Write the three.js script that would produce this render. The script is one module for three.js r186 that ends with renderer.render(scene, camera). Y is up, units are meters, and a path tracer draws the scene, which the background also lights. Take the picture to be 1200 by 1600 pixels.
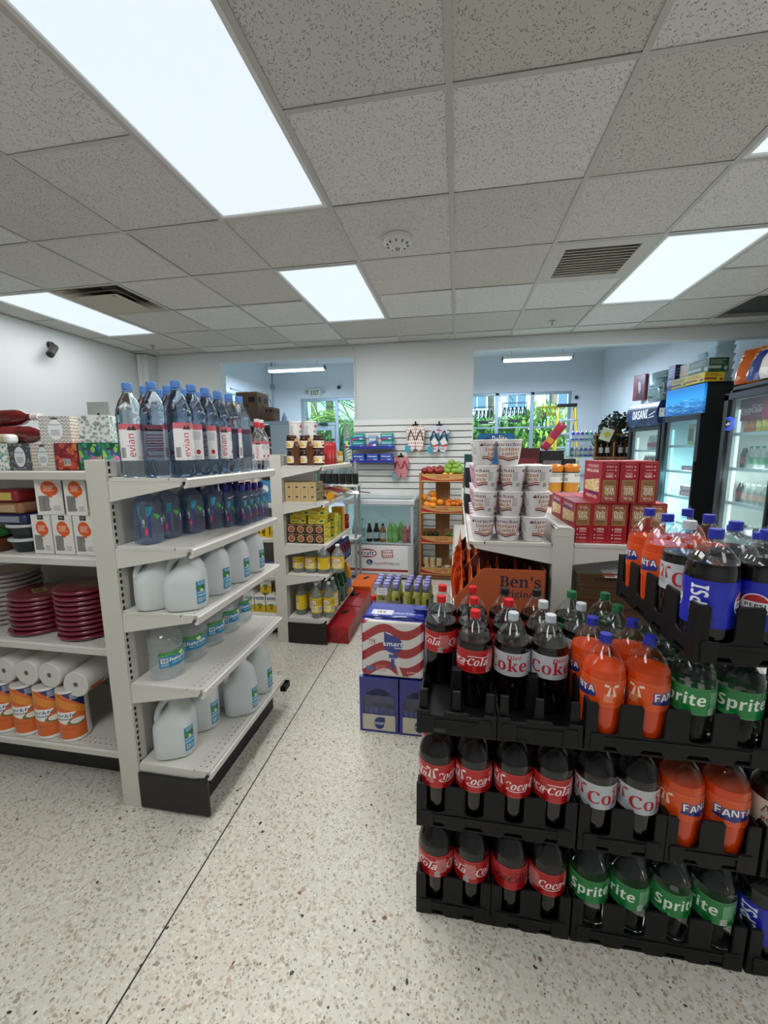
import * as THREE from 'three';
import { RoundedBoxGeometry } from 'three/addons/geometries/RoundedBoxGeometry.js';
import { mergeGeometries } from 'three/addons/utils/BufferGeometryUtils.js';
import { RectAreaLightUniformsLib } from 'three/addons/lights/RectAreaLightUniformsLib.js';

// ---------------------------------------------------------------- camera, sky, sun, exposure
const scene = new THREE.Scene();
const camera = new THREE.PerspectiveCamera(2 * Math.atan(800 / 638.9) * 180 / Math.PI, 0.75, 0.02, 200);
camera.position.set(0, 1.4, 0);
camera.rotation.set(-0.14981, 0.17589, -0.00875, 'YXZ');
const renderer = new THREE.WebGLRenderer({ antialias: true });
renderer.toneMapping = THREE.LinearToneMapping;
renderer.toneMappingExposure = 1.34;
renderer.shadowMap.enabled = true;
RectAreaLightUniformsLib.init();
const PANEL_LIGHT = 10.5, TUBE_LIGHT = 210, SKY_LIGHT = 2.7, SUN_LIGHT = 7;
const sun = new THREE.DirectionalLight('#fff2dc', SUN_LIGHT);
sun.position.set(14, 26, 12); sun.target.position.set(0, 0, -16); sun.castShadow = true;
Object.assign(sun.shadow.camera, { left: -26, right: 26, top: 26, bottom: -26, near: 1, far: 80 });
scene.add(sun, sun.target);

// ---------------------------------------------------------------- helpers
let seed = 7;
const rnd = () => { seed = (seed * 1664525 + 1013904223) >>> 0; return seed / 4294967296; };
const rr = (a, b) => a + (b - a) * rnd();
const counts = {};
const numbered = (n) => { const k = counts[n] = (counts[n] ?? -1) + 1; return k ? n + '_' + String(k).padStart(3, '0') : n; };
function T(name, label, category, x = 0, y = 0, z = 0, ry = 0, group) {
  const g = new THREE.Group(); g.name = numbered(name); g.position.set(x, y, z); g.rotation.y = ry;
  g.userData = { label, category }; if (group) g.userData.group = group; scene.add(g); return g;
}
function S(name) { const g = new THREE.Group(); g.name = name; g.userData.kind = 'structure'; scene.add(g); return g; }
function P(parent, name, geo, mat, x = 0, y = 0, z = 0, rx = 0, ry = 0, rz = 0) {
  const m = new THREE.Mesh(geo, mat); m.name = name; m.position.set(x, y, z); m.rotation.set(rx, ry, rz);
  m.castShadow = m.receiveShadow = true; parent.add(m); return m;
}
function proto(name, category, build) { const g = new THREE.Group(); g.name = name; g.userData = { category }; build(g); return g; }
function put(pr, label, x, y, z, ry = 0, group, tilt) {
  const c = pr.clone(); c.name = numbered(pr.name); c.position.set(x, y, z); c.rotation.y = ry; if (tilt) { c.rotation.x = tilt[0]; c.rotation.z = tilt[1]; }
  c.userData = { label, category: pr.userData.category }; if (group) c.userData.group = group; scene.add(c); return c;
}
// geometries
const cache = {};
const memo = (k, f) => cache[k] ?? (cache[k] = f());
function box(w, h, d, x = 0, y = 0, z = 0) { return new THREE.BoxGeometry(w, h, d).translate(x, y, z); }
function rbox(w, h, d, r = .004, x = 0, y = 0, z = 0, s = 2) { return new RoundedBoxGeometry(w, h, d, s, r).translate(x, y, z); }
function cyl(r, h, x = 0, y = 0, z = 0, r2 = r, s = 20) { return new THREE.CylinderGeometry(r2, r, h, s).translate(x, y, z); }
function merge(list) { return mergeGeometries(list.map((g) => { const n = g.index ? g.toNonIndexed() : g; for (const a of Object.keys(n.attributes)) if (!['position', 'normal', 'uv'].includes(a)) n.deleteAttribute(a); return n; })); }
function uvMetres(g, s = 1, ou = 0, ov = 0) { // planar uv in metres by the way each face looks
  const p = g.attributes.position, n = g.attributes.normal, u = g.attributes.uv;
  for (let i = 0; i < p.count; i++) {
    const ax = Math.abs(n.getX(i)), ay = Math.abs(n.getY(i)), az = Math.abs(n.getZ(i));
    if (ay >= ax && ay >= az) u.setXY(i, p.getX(i) / s + ou, -p.getZ(i) / s + ov);
    else if (ax >= az) u.setXY(i, p.getZ(i) / s + ou, p.getY(i) / s + ov);
    else u.setXY(i, p.getX(i) / s + ou, p.getY(i) / s + ov);
  }
  return g;
}
const sgnpow = (v, e) => Math.sign(v) * Math.pow(Math.abs(v), e);
// rings [y, rx, rz, n, ox, oz]: superellipse cross-sections stacked into one closed skin
function loft(rings, seg = 24, bottom = true, top = true, a0 = 0, a1 = Math.PI * 2) {
  const pos = [], uv = [], idx = [], R = rings.length, y0 = rings[0][0], y1 = rings[R - 1][0];
  const pt = (r, a) => { const [y, rx, rz = rx, n = 2, ox = 0, oz = 0] = r, e = 2 / n; return [ox + rx * sgnpow(Math.sin(a), e), y, oz + rz * sgnpow(Math.cos(a), e)]; };
  for (let i = 0; i < R; i++) for (let j = 0; j <= seg; j++) { pos.push(...pt(rings[i], a0 + (a1 - a0) * j / seg)); uv.push(j / seg, y1 === y0 ? i / (R - 1) : (rings[i][0] - y0) / (y1 - y0)); }
  for (let i = 0; i < R - 1; i++) for (let j = 0; j < seg; j++) { const a = i * (seg + 1) + j, b = a + 1, c = a + seg + 1, d = c + 1; idx.push(a, b, c, b, d, c); }
  const g0 = new THREE.BufferGeometry(); g0.setAttribute('position', new THREE.Float32BufferAttribute(pos, 3)); g0.setIndex(idx); g0.computeVertexNormals();
  const nor = Array.from(g0.attributes.normal.array);
  if (a1 - a0 > 6.28) for (let i = 0; i < R; i++) { const a = i * (seg + 1) * 3, b = a + seg * 3, v = new THREE.Vector3(nor[a] + nor[b], nor[a + 1] + nor[b + 1], nor[a + 2] + nor[b + 2]).normalize(); for (const k of [a, b]) { nor[k] = v.x; nor[k + 1] = v.y; nor[k + 2] = v.z; } }
  const cap = (r, ny) => { const base = pos.length / 3; pos.push(r[4] ?? 0, r[0], r[5] ?? 0); uv.push(.5, .5); nor.push(0, ny, 0); for (let j = 0; j <= seg; j++) { const q = pt(r, a0 + (a1 - a0) * j / seg); pos.push(...q); uv.push(.5 + .5 * (q[0] - (r[4] ?? 0)) / (r[1] || 1), .5 - .5 * ny * (q[2] - (r[5] ?? 0)) / ((r[2] ?? r[1]) || 1)); nor.push(0, ny, 0); } for (let j = 0; j < seg; j++) ny > 0 ? idx.push(base, base + 1 + j, base + 2 + j) : idx.push(base, base + 2 + j, base + 1 + j); };
  if (bottom) cap(rings[0], -1); if (top) cap(rings[R - 1], 1);
  const g = new THREE.BufferGeometry();
  g.setAttribute('position', new THREE.Float32BufferAttribute(pos, 3)); g.setAttribute('normal', new THREE.Float32BufferAttribute(nor, 3)); g.setAttribute('uv', new THREE.Float32BufferAttribute(uv, 2)); g.setIndex(idx);
  return g;
}
function prism(pts, depth, bevel = 0) { // outline in xy, pulled along +z
  const s = new THREE.Shape(pts.map(([x, y]) => new THREE.Vector2(x, y)));
  return new THREE.ExtrudeGeometry(s, { depth, bevelEnabled: bevel > 0, bevelSize: bevel, bevelThickness: bevel, bevelSegments: 1 });
}
function tube(pts, r, s = 24, k = 8) { return new THREE.TubeGeometry(new THREE.CatmullRomCurve3(pts.map((p) => new THREE.Vector3(...p))), s, r, k); }
// materials
function M(color, roughness = .6, more = {}) { return new THREE.MeshPhysicalMaterial({ color, roughness, ...more }); }
function tex(w, h, draw, more = {}) {
  const c = document.createElement('canvas'); c.width = w; c.height = h; const x = c.getContext('2d'); x.textBaseline = 'middle'; draw(x, w, h);
  const t = new THREE.CanvasTexture(c); t.colorSpace = THREE.SRGBColorSpace; t.magFilter = THREE.LinearFilter; t.wrapS = t.wrapT = THREE.RepeatWrapping; Object.assign(t, more); return t;
}
const print = (t, roughness = .45, more = {}) => M('#ffffff', roughness, { map: t, ...more });
function fill(x, c, a, b, w, h) { x.fillStyle = c; x.fillRect(a, b, w, h); }
function poly(x, c, pts) { x.fillStyle = c; x.beginPath(); pts.forEach(([a, b], i) => i ? x.lineTo(a, b) : x.moveTo(a, b)); x.closePath(); x.fill(); }
function oval(x, c, cx, cy, rx, ry, rot = 0) { x.fillStyle = c; x.beginPath(); x.ellipse(cx, cy, rx, ry, rot, 0, 7); x.fill(); }
function txt(x, s, cx, cy, size, c, o = {}) { // o: font, w (weight), rot, skew, sx, align
  x.save(); x.translate(cx, cy); if (o.rot) x.rotate(o.rot); x.transform(o.sx ?? 1, 0, o.skew ? -o.skew : 0, 1, 0, 0);
  x.font = (o.w ?? 'bold') + ' ' + size + 'px ' + (o.font ?? 'sans-serif'); x.textAlign = o.align ?? 'center'; x.fillStyle = c; if (o.line) { x.lineWidth = o.lw ?? size * .16; x.strokeStyle = o.line; x.lineJoin = 'round'; x.strokeText(s, 0, 0); } x.fillText(s, 0, 0); x.restore();
}
function smallPrint(x, c, a, b, w, h, rows) { x.fillStyle = c; const d = h / rows; for (let i = 0; i < rows; i++) { let u = a; while (u < a + w * rr(.75, 1)) { const l = rr(.03, .12) * w; x.fillRect(u, b + i * d, Math.min(l, a + w - u), d * .5); u += l + w * .025; } } }
function bars(x, a, b, w, h) { fill(x, '#f4f4f2', a, b, w, h); let u = a + 3; while (u < a + w - 4) { const k = rr(1, 4); fill(x, '#222', u, b + 3, k, h - 8); u += k + rr(1, 4); } }
function script(x, s1, s2, cx, cy, size, c) { // flowing two-word script mark with a swash
  txt(x, s1, cx - size * .95, cy, size, c, { font: 'serif', skew: .28, sx: .78 }); txt(x, s2, cx + size * 1.02, cy, size, c, { font: 'serif', skew: .28, sx: .82 });
  x.strokeStyle = c; x.lineWidth = size * .075; x.lineCap = 'round';
  x.beginPath(); x.moveTo(cx - size * 1.75, cy + size * .3); x.bezierCurveTo(cx - size * 1.6, cy + size * .62, cx - size * .9, cy + size * .52, cx - size * .2, cy + size * .5); x.stroke();
  x.beginPath(); x.moveTo(cx + size * .15, cy - size * .5); x.bezierCurveTo(cx + size * .8, cy - size * .72, cx + size * 1.2, cy - size * .3, cx + size * 1.9, cy - size * .52); x.stroke();
  x.beginPath(); x.moveTo(cx - size * .1, cy + .02 * size); x.lineTo(cx + size * .12, cy - .02 * size); x.stroke();
}
const ORD = ['first', 'second', 'third', 'fourth', 'fifth', 'sixth', 'seventh', 'eighth', 'ninth', 'tenth', 'eleventh', 'twelfth'];

const skyTex = tex(1024, 512, (x, w, h) => {
  const g = x.createLinearGradient(0, 0, 0, h); g.addColorStop(0, '#2f74c4'); g.addColorStop(.42, '#77b2e4'); g.addColorStop(.5, '#a9d2ee'); g.addColorStop(.51, '#b9c2c4'); g.addColorStop(1, '#9aa2a2'); fill(x, g, 0, 0, w, h);
  for (let i = 0; i < 260; i++) { const cx = rr(0, w), cy = rr(60, 235); for (const dx of [-w, 0, w]) oval(x, 'rgba(255,255,255,.06)', cx + dx, cy, rr(15, 70), rr(6, 18)); }
});
skyTex.mapping = THREE.EquirectangularReflectionMapping; scene.background = skyTex; scene.backgroundIntensity = SKY_LIGHT;

// ---------------------------------------------------------------- shared materials
const white = M('#d9dad6', .55), shelfWhite = M('#d6d4cc', .42), postWhite = M('#cfccc3', .5), blackMetal = M('#141415', .45), blackPlastic = M('#0e0e10', .5, { specularIntensity: .6 }), dark = M('#0b0b0c', .7);
const steel = M('#a8adb0', .32, { metalness: .85 }), grey = M('#8c9092', .5), cardboard = M('#8a6546', .85), wrapClear = M('#ffffff', .08, { transmission: 1, thickness: 0, ior: 1.45 });
const petShell = M('#f4f7f7', .06, { transmission: 1, thickness: 0, ior: 1.5 }), paneGlass = M('#eef6f5', .02, { transmission: 1, thickness: 0, ior: 1.5 });
const water = M('#ffffff', .03, { transmission: 1, thickness: .08, ior: 1.33, attenuationColor: new THREE.Color('#9db0c8'), attenuationDistance: .17 });
const lemonade = M('#d3dad6', .06, { transmission: .78, thickness: 0, ior: 1.45 }), clearJug = M('#f2f7f9', .04, { transmission: .84, thickness: 0, ior: 1.55 }), clearBlue = M('#b4c4da', .04, { transmission: .86, thickness: 0, ior: 1.5 }), clearSoda = M('#ffffff', .04, { transmission: 1, thickness: .1, ior: 1.33, attenuationColor: new THREE.Color('#dfe8e4'), attenuationDistance: .3 });
const cola = M('#0b0504', .09, { clearcoat: .4 }), orangeSoda = M('#d2420c', .12, { clearcoat: .3 });
const redCap = M('#c4161c', .4), blackCap = M('#17181c', .4), silverCap = M('#b9c0c8', .4), blueCap = M('#1d2a9c', .4), greenCap = M('#1c6b42', .4), paleBlueCap = M('#4f7fc4', .4), whiteCap = M('#e6e7e4', .45), navyCap = M('#1a2c8c', .4);
// ---------------------------------------------------------------- the setting
const CEIL = 2.629, tz = 0.61, cx0 = -0.048, cz0 = -1.6146;
{
  const terrazzo = tex(2048, 2048, (x, w, h) => {
    fill(x, '#cfcbc0', 0, 0, w, h);
    const chip = (c, cx, cy, r) => { const n = 5 + Math.floor(rnd() * 3), st = rr(.45, 1), ro = rr(0, 6.3), pts = []; for (let k = 0; k < n; k++) { const a = k / n * 6.283, q = r * rr(.7, 1.15); const u = q * Math.cos(a), v = q * st * Math.sin(a); pts.push([u * Math.cos(ro) - v * Math.sin(ro), u * Math.sin(ro) + v * Math.cos(ro)]); }
      for (const dx of [-w, 0, w]) for (const dy of [-h, 0, h]) { const a = cx + dx, b = cy + dy; if (a > -40 && b > -40 && a < w + 40 && b < h + 40) poly(x, c, pts.map(([p, q]) => [a + p, b + q])); } };
    for (let i = 0; i < 26000; i++) chip(['#d6d2c6', '#c2bdaf', '#bab5a6', '#dad7cd', '#b3ad9e', '#cfc8ba'][i % 6], rr(0, w), rr(0, h), rr(3, 10));
    for (let i = 0; i < 9000; i++) chip(['#a39c8d', '#aaa497', '#958f82', '#b5a998', '#8d877c'][i % 5], rr(0, w), rr(0, h), rr(1.6, 5.5));
    for (let i = 0; i < 1100; i++) chip(['#a89c8a', '#b09c86', '#9a9182', '#bda792', '#aaa394'][i % 5], rr(0, w), rr(0, h), rr(4, 11));
    for (let i = 0; i < 2300; i++) chip(['#6a645c', '#7b7269', '#5a5651', '#87756a'][i % 4], rr(0, w), rr(0, h), rr(1.5, 4.5));
    for (let i = 0; i < 150; i++) chip(['#2f2d2b', '#3d3a36', '#7a5646', '#5c4638'][i % 4], rr(0, w), rr(0, h), rr(4, 10));
  });
  const g = S('floor'), m = print(terrazzo, .36, { specularIntensity: .6 });
  P(g, 'slab', uvMetres(box(4.0385, .2, 13, 0, 0, 0), 1.6), m, -2.85325, -.1, -4.2); P(g, 'slab', uvMetres(box(4.348, .2, 13), 1.6, .37, .21), m, 1.3455, -.1, -4.2);
  P(g, 'divider_strip', box(.006, .1994, 13), M('#1c1a18', .5), -.831, -.0999, -4.2);
}
{ // suspended ceiling: every tile and every grid bar its own piece, roof slab above
  const dot = (x, w, h, c) => { for (let i = 0; i < 2300; i++) { const a = rr(0, w), b = rr(0, h), l = rr(3, 13), t = rr(0, 3.14); x.strokeStyle = c(rr(.45, 1)); x.lineWidth = rr(1.4, 4); x.lineCap = 'round'; for (const dx of [-w, 0, w]) for (const dy of [-h, 0, h]) { if (a + dx < -14 || a + dx > w + 14 || b + dy < -14 || b + dy > h + 14) continue; x.beginPath(); x.moveTo(a + dx, b + dy); x.quadraticCurveTo(a + dx + l * Math.cos(t) * .6 + rr(-2, 2), b + dy + l * Math.sin(t) * .6, a + dx + l * Math.cos(t), b + dy + l * Math.sin(t)); x.stroke(); } } };
  const s0 = seed, colorT = tex(1024, 1024, (x, w, h) => { fill(x, '#d4d2ce', 0, 0, w, h); for (let i = 0; i < 9000; i++) fill(x, rnd() < .5 ? 'rgba(255,255,255,.05)' : 'rgba(60,55,50,.05)', rr(0, w), rr(0, h), rr(2, 7), rr(2, 7)); seed = s0; dot(x, w, h, (a) => `rgba(104,99,92,${a * .85})`); });
  seed = s0; const bumpT = tex(1024, 1024, (x, w, h) => { fill(x, '#fff', 0, 0, w, h); dot(x, w, h, (a) => `rgba(0,0,0,${a})`); }, { colorSpace: THREE.NoColorSpace });
  const tileM = [print(colorT, .95, { bumpMap: bumpT, bumpScale: .0016 }), print(colorT, .95, { bumpMap: bumpT, bumpScale: .0016, color: '#f3f1ee' }), print(colorT, .95, { bumpMap: bumpT, bumpScale: .0016, color: '#ebe8e3' })];
  const g = S('ceiling'), barM = M('#b4b1aa', .5);
  const holes = new Set(), key = (k, r) => k + ',' + r;
  const PANELS = [[-6, 2, .46], [-2, -1, 1], [-2, 2, 1], [2, 2, 1], [2, -1, 1], [-2, -4, .8], [2, -4, .45]]; // column, middle row line, strength
  for (const [k, r] of PANELS) holes.add(key(k, r)).add(key(k, r + 1));
  holes.add(key(1, 2)).add(key(-5, 2)).add(key(4, 4));
  const geos = [0, 1, 2, 3].map((i) => uvMetres(rbox(tz - .018, .014, tz - .018, .003, 0, 0, 0, 1), .61, i * .27, i * .41)); 
  for (let k = -7; k <= 5; k++) for (let r = -5; r <= 5; r++) { // tile between columns k..k+1 and rows r..r+1 (r = 0 starts at cz0)
    if (holes.has(key(k, r))) continue;
    let x0 = Math.max(cx0 + k * tz, -4.0), x1 = Math.min(cx0 + (k + 1) * tz, 3.27), z0 = cz0 - r * tz, z1 = Math.max(z0 - tz, -4.92); if (x1 - x0 < .03 || z0 - z1 < .03) continue;
    const whole = x1 - x0 > .6 && z0 - z1 > .6, geo = whole ? geos[Math.floor(rnd() * 4)] : uvMetres(box(x1 - x0 - .018, .014, z0 - z1 - .018), .61, rnd(), rnd());
    const sag = rnd() < .25 ? .004 : 0;
    P(g, 'ceiling_tile', geo, tileM[Math.floor(rnd() * 3)], (x0 + x1) / 2, CEIL + .009, (z0 + z1) / 2, rr(-.004, .004), 0, rr(-.004, .004) + sag);
  }
  const barZ = memo('barz', () => merge([box(.024, .003, 6.36), box(.003, .036, 6.36, 0, .018, 0)])), barX = merge([box(.586, .0028, .022), box(.586, .03, .003, 0, .016, 0)]);
  const edgeX = box(.26, .0028, .022), edgeX2 = box(.24, .0028, .022);
  for (let k = -6; k <= 5; k++) P(g, 'grid_bar', barZ, barM, cx0 + k * tz, CEIL - .0015, -1.74);
  for (let r = -5; r <= 5; r++) for (let k = -7; k <= 5; k++) { const mid = PANELS.some(([a, b]) => a === k && b + 1 === r); if (!mid) P(g, 'cross_bar', k < -6 ? edgeX : k > 4 ? edgeX2 : barX, barM, k < -6 ? -3.86 : k > 4 ? 3.13 : cx0 + (k + .5) * tz, CEIL - .0012, cz0 - r * tz); }
  for (const [w, d, x, z] of [[7.27, .024, -.365, -4.91], [.024, 6.36, -3.99, -1.74], [.024, 6.36, 3.26, -1.74]]) P(g, 'wall_angle', box(w, .003, d), barM, x, CEIL - .003, z);
  P(g, 'plenum_deck', box(7.6, .06, 7.3), M('#8d877e', .9), -.365, CEIL + .36, -1.4);
  P(g, 'roof_deck', box(8.6, .12, 13.2), M('#8d9296', .9), -.72, 3.72, -4.2);
}
{ // walls
  const paint = M('#c9cfd0', .62), coolPaint = paint, tealPaint = paint;
  const shell = (name, w, h, d, x, y, z, m) => { const g = S(name); P(g, 'panel', box(w, h, d), m, x, y, z); return g; };
  shell('wall_left', .12, 2.95, 7.2, -4.06, 1.475, -1.4, paint);
  shell('wall_right', .12, 3.72, 12.9, 3.33, 1.86, -4.2, tealPaint);
  shell('wall_rear', 7.5, 2.95, .12, -.36, 1.475, 2.2, paint);
  const s = new THREE.Shape([[-4.9, 0], [-2.957, 0], [-2.957, 2.505], [-1.227, 2.505], [-1.227, 0], [.17, 0], [.17, 2.5], [3.27, 2.5], [3.27, 3.66], [-4.9, 3.66]].map(([a, b]) => new THREE.Vector2(a, b)));
  const wb = S('wall_back'); P(wb, 'panel', new THREE.ExtrudeGeometry(s, { depth: .12, bevelEnabled: false }), paint, 0, 0, -5.04);
  P(wb, 'duct', tube([[-1.24, 2.60, -4.9], [-1.22, 2.585, -4.9], [-1.205, 2.54, -4.9], [-1.2, 2.4, -4.9], [-1.2, 1.78, -4.9]], .004, 20, 6), M('#b9bdbd', .5));
  const col = S('pillar'); P(col, 'shaft', rbox(.15, 2.62, .16, .004), paint, -3.925, 1.31, -4.84); P(col, 'corner_bead', rbox(.05, 2.62, .012, .003), white, -3.955, 1.31, -4.752);
  shell('wall_front_room_left', .12, 3.72, 5.6, -4.85, 1.86, -7.8, coolPaint);
  const fr = S('ceiling_front_room'); P(fr, 'panel', box(8.2, .06, 5.6), coolPaint, -.76, 3.63, -7.8);
  // shop front wall with a door bay and a three-bay window
  const f = new THREE.Shape([[-4.9, -.1], [3.39, -.1], [3.39, 3.66], [-4.9, 3.66]].map(([a, b]) => new THREE.Vector2(a, b)));
  for (const [a, b, c, d] of [[-4.06, .02, -1.9, 2.75], [.3, .5, 2.63, 2.74]]) { const h = new THREE.Path(); h.moveTo(a, b); h.lineTo(a, d); h.lineTo(c, d); h.lineTo(c, b); h.closePath(); f.holes.push(h); }
  const wf = S('wall_front'); P(wf, 'panel', new THREE.ExtrudeGeometry(f, { depth: .14, bevelEnabled: false }), coolPaint, 0, 0, -10.64);
  const alu = M('#9aa7b0', .4, { metalness: .5 });
  const w1 = S('window_1'); // by the exit door: the sidelight
  const bar = (g, n, x0, x1, y0, y1, d = .06) => P(g, n, rbox(x1 - x0, y1 - y0, d, .006), alu, (x0 + x1) / 2, (y0 + y1) / 2, -10.56);
  bar(w1, 'frame', -3.14, -3.06, .02, 2.75); bar(w1, 'frame', -1.98, -1.9, .02, 2.75); bar(w1, 'frame', -3.06, -1.98, 2.69, 2.75); bar(w1, 'frame', -3.06, -1.98, .02, .12);
  P(w1, 'pane', box(1.08, 2.57, .006), paneGlass, -2.52, 1.405, -10.56);
  const d1 = S('door_1'); bar(d1, 'frame', -4.06, -3.96, .02, 2.75); bar(d1, 'frame', -3.96, -3.14, 2.68, 2.75); bar(d1, 'frame', -3.96, -3.14, 2.06, 2.13, .08);
  P(d1, 'transom_pane', box(.82, .55, .006), paneGlass, -3.55, 2.405, -10.56);
  bar(d1, 'stile', -3.95, -3.85, .03, 2.05); bar(d1, 'stile', -3.25, -3.15, .03, 2.05); bar(d1, 'rail', -3.85, -3.25, 1.93, 2.05); bar(d1, 'rail', -3.85, -3.25, .03, .25);
  P(d1, 'pane', box(.6, 1.68, .006), paneGlass, -3.55, 1.09, -10.56);
  const cl = P(d1, 'door_closer', rbox(.22, .06, .06, .01), blackMetal, -3.45, 2.09, -10.49); P(cl, 'arm', box(.02, .02, .25), blackMetal, -.05, .0, .1, 0, .9, 0);
  const w2 = S('window_2');
  for (const [a, b] of [[.3, .36], [.9, .98], [1.72, 1.8], [2.57, 2.63]]) bar(w2, 'mullion', a, b, .5, 2.74);
  bar(w2, 'frame', .36, 2.57, 2.68, 2.74); bar(w2, 'frame', .36, 2.57, .5, .56); bar(w2, 'transom_bar', .36, 2.57, 1.9, 1.94, .04); bar(w2, 'transom_bar', .36, 2.57, 1.35, 1.385, .04);
  for (const [a, b] of [[.36, .9], [.98, 1.72], [1.8, 2.57]]) P(w2, 'pane', box(b - a, 2.12, .006), paneGlass, (a + b) / 2, 1.62, -10.57);
  const bb = S('baseboard_left'); P(bb, 'strip', rbox(.012, .1, 6.8, .003), M('#3a3a3c', .6), -3.992, .05, -1.45);
}
// slat wall between the two openings, every slat a piece
{
  const t = T('slatwall_panel', 'white grooved slat wall panel between the two wall openings', 'wall panel', -.5285, 0, -4.905);
  P(t, 'fibreboard_core', box(1.397, 1.72, .006), M('#dcdfdd', .4), 0, .9, -.01);
  const sg = merge([rbox(1.397, .0642, .012, .003, 0, .0321, .038, 1), box(1.397, .012, .04, 0, .032, .014)]);
  for (let i = 0; i < 23; i++) P(t, 'slat', sg, M('#dcdfdd', .4), 0, 1.694 - i * .0747, 0);
  P(t, 'edge_trim', rbox(.012, 1.72, .056, .003), white, .7, .9, .016);
}
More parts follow.
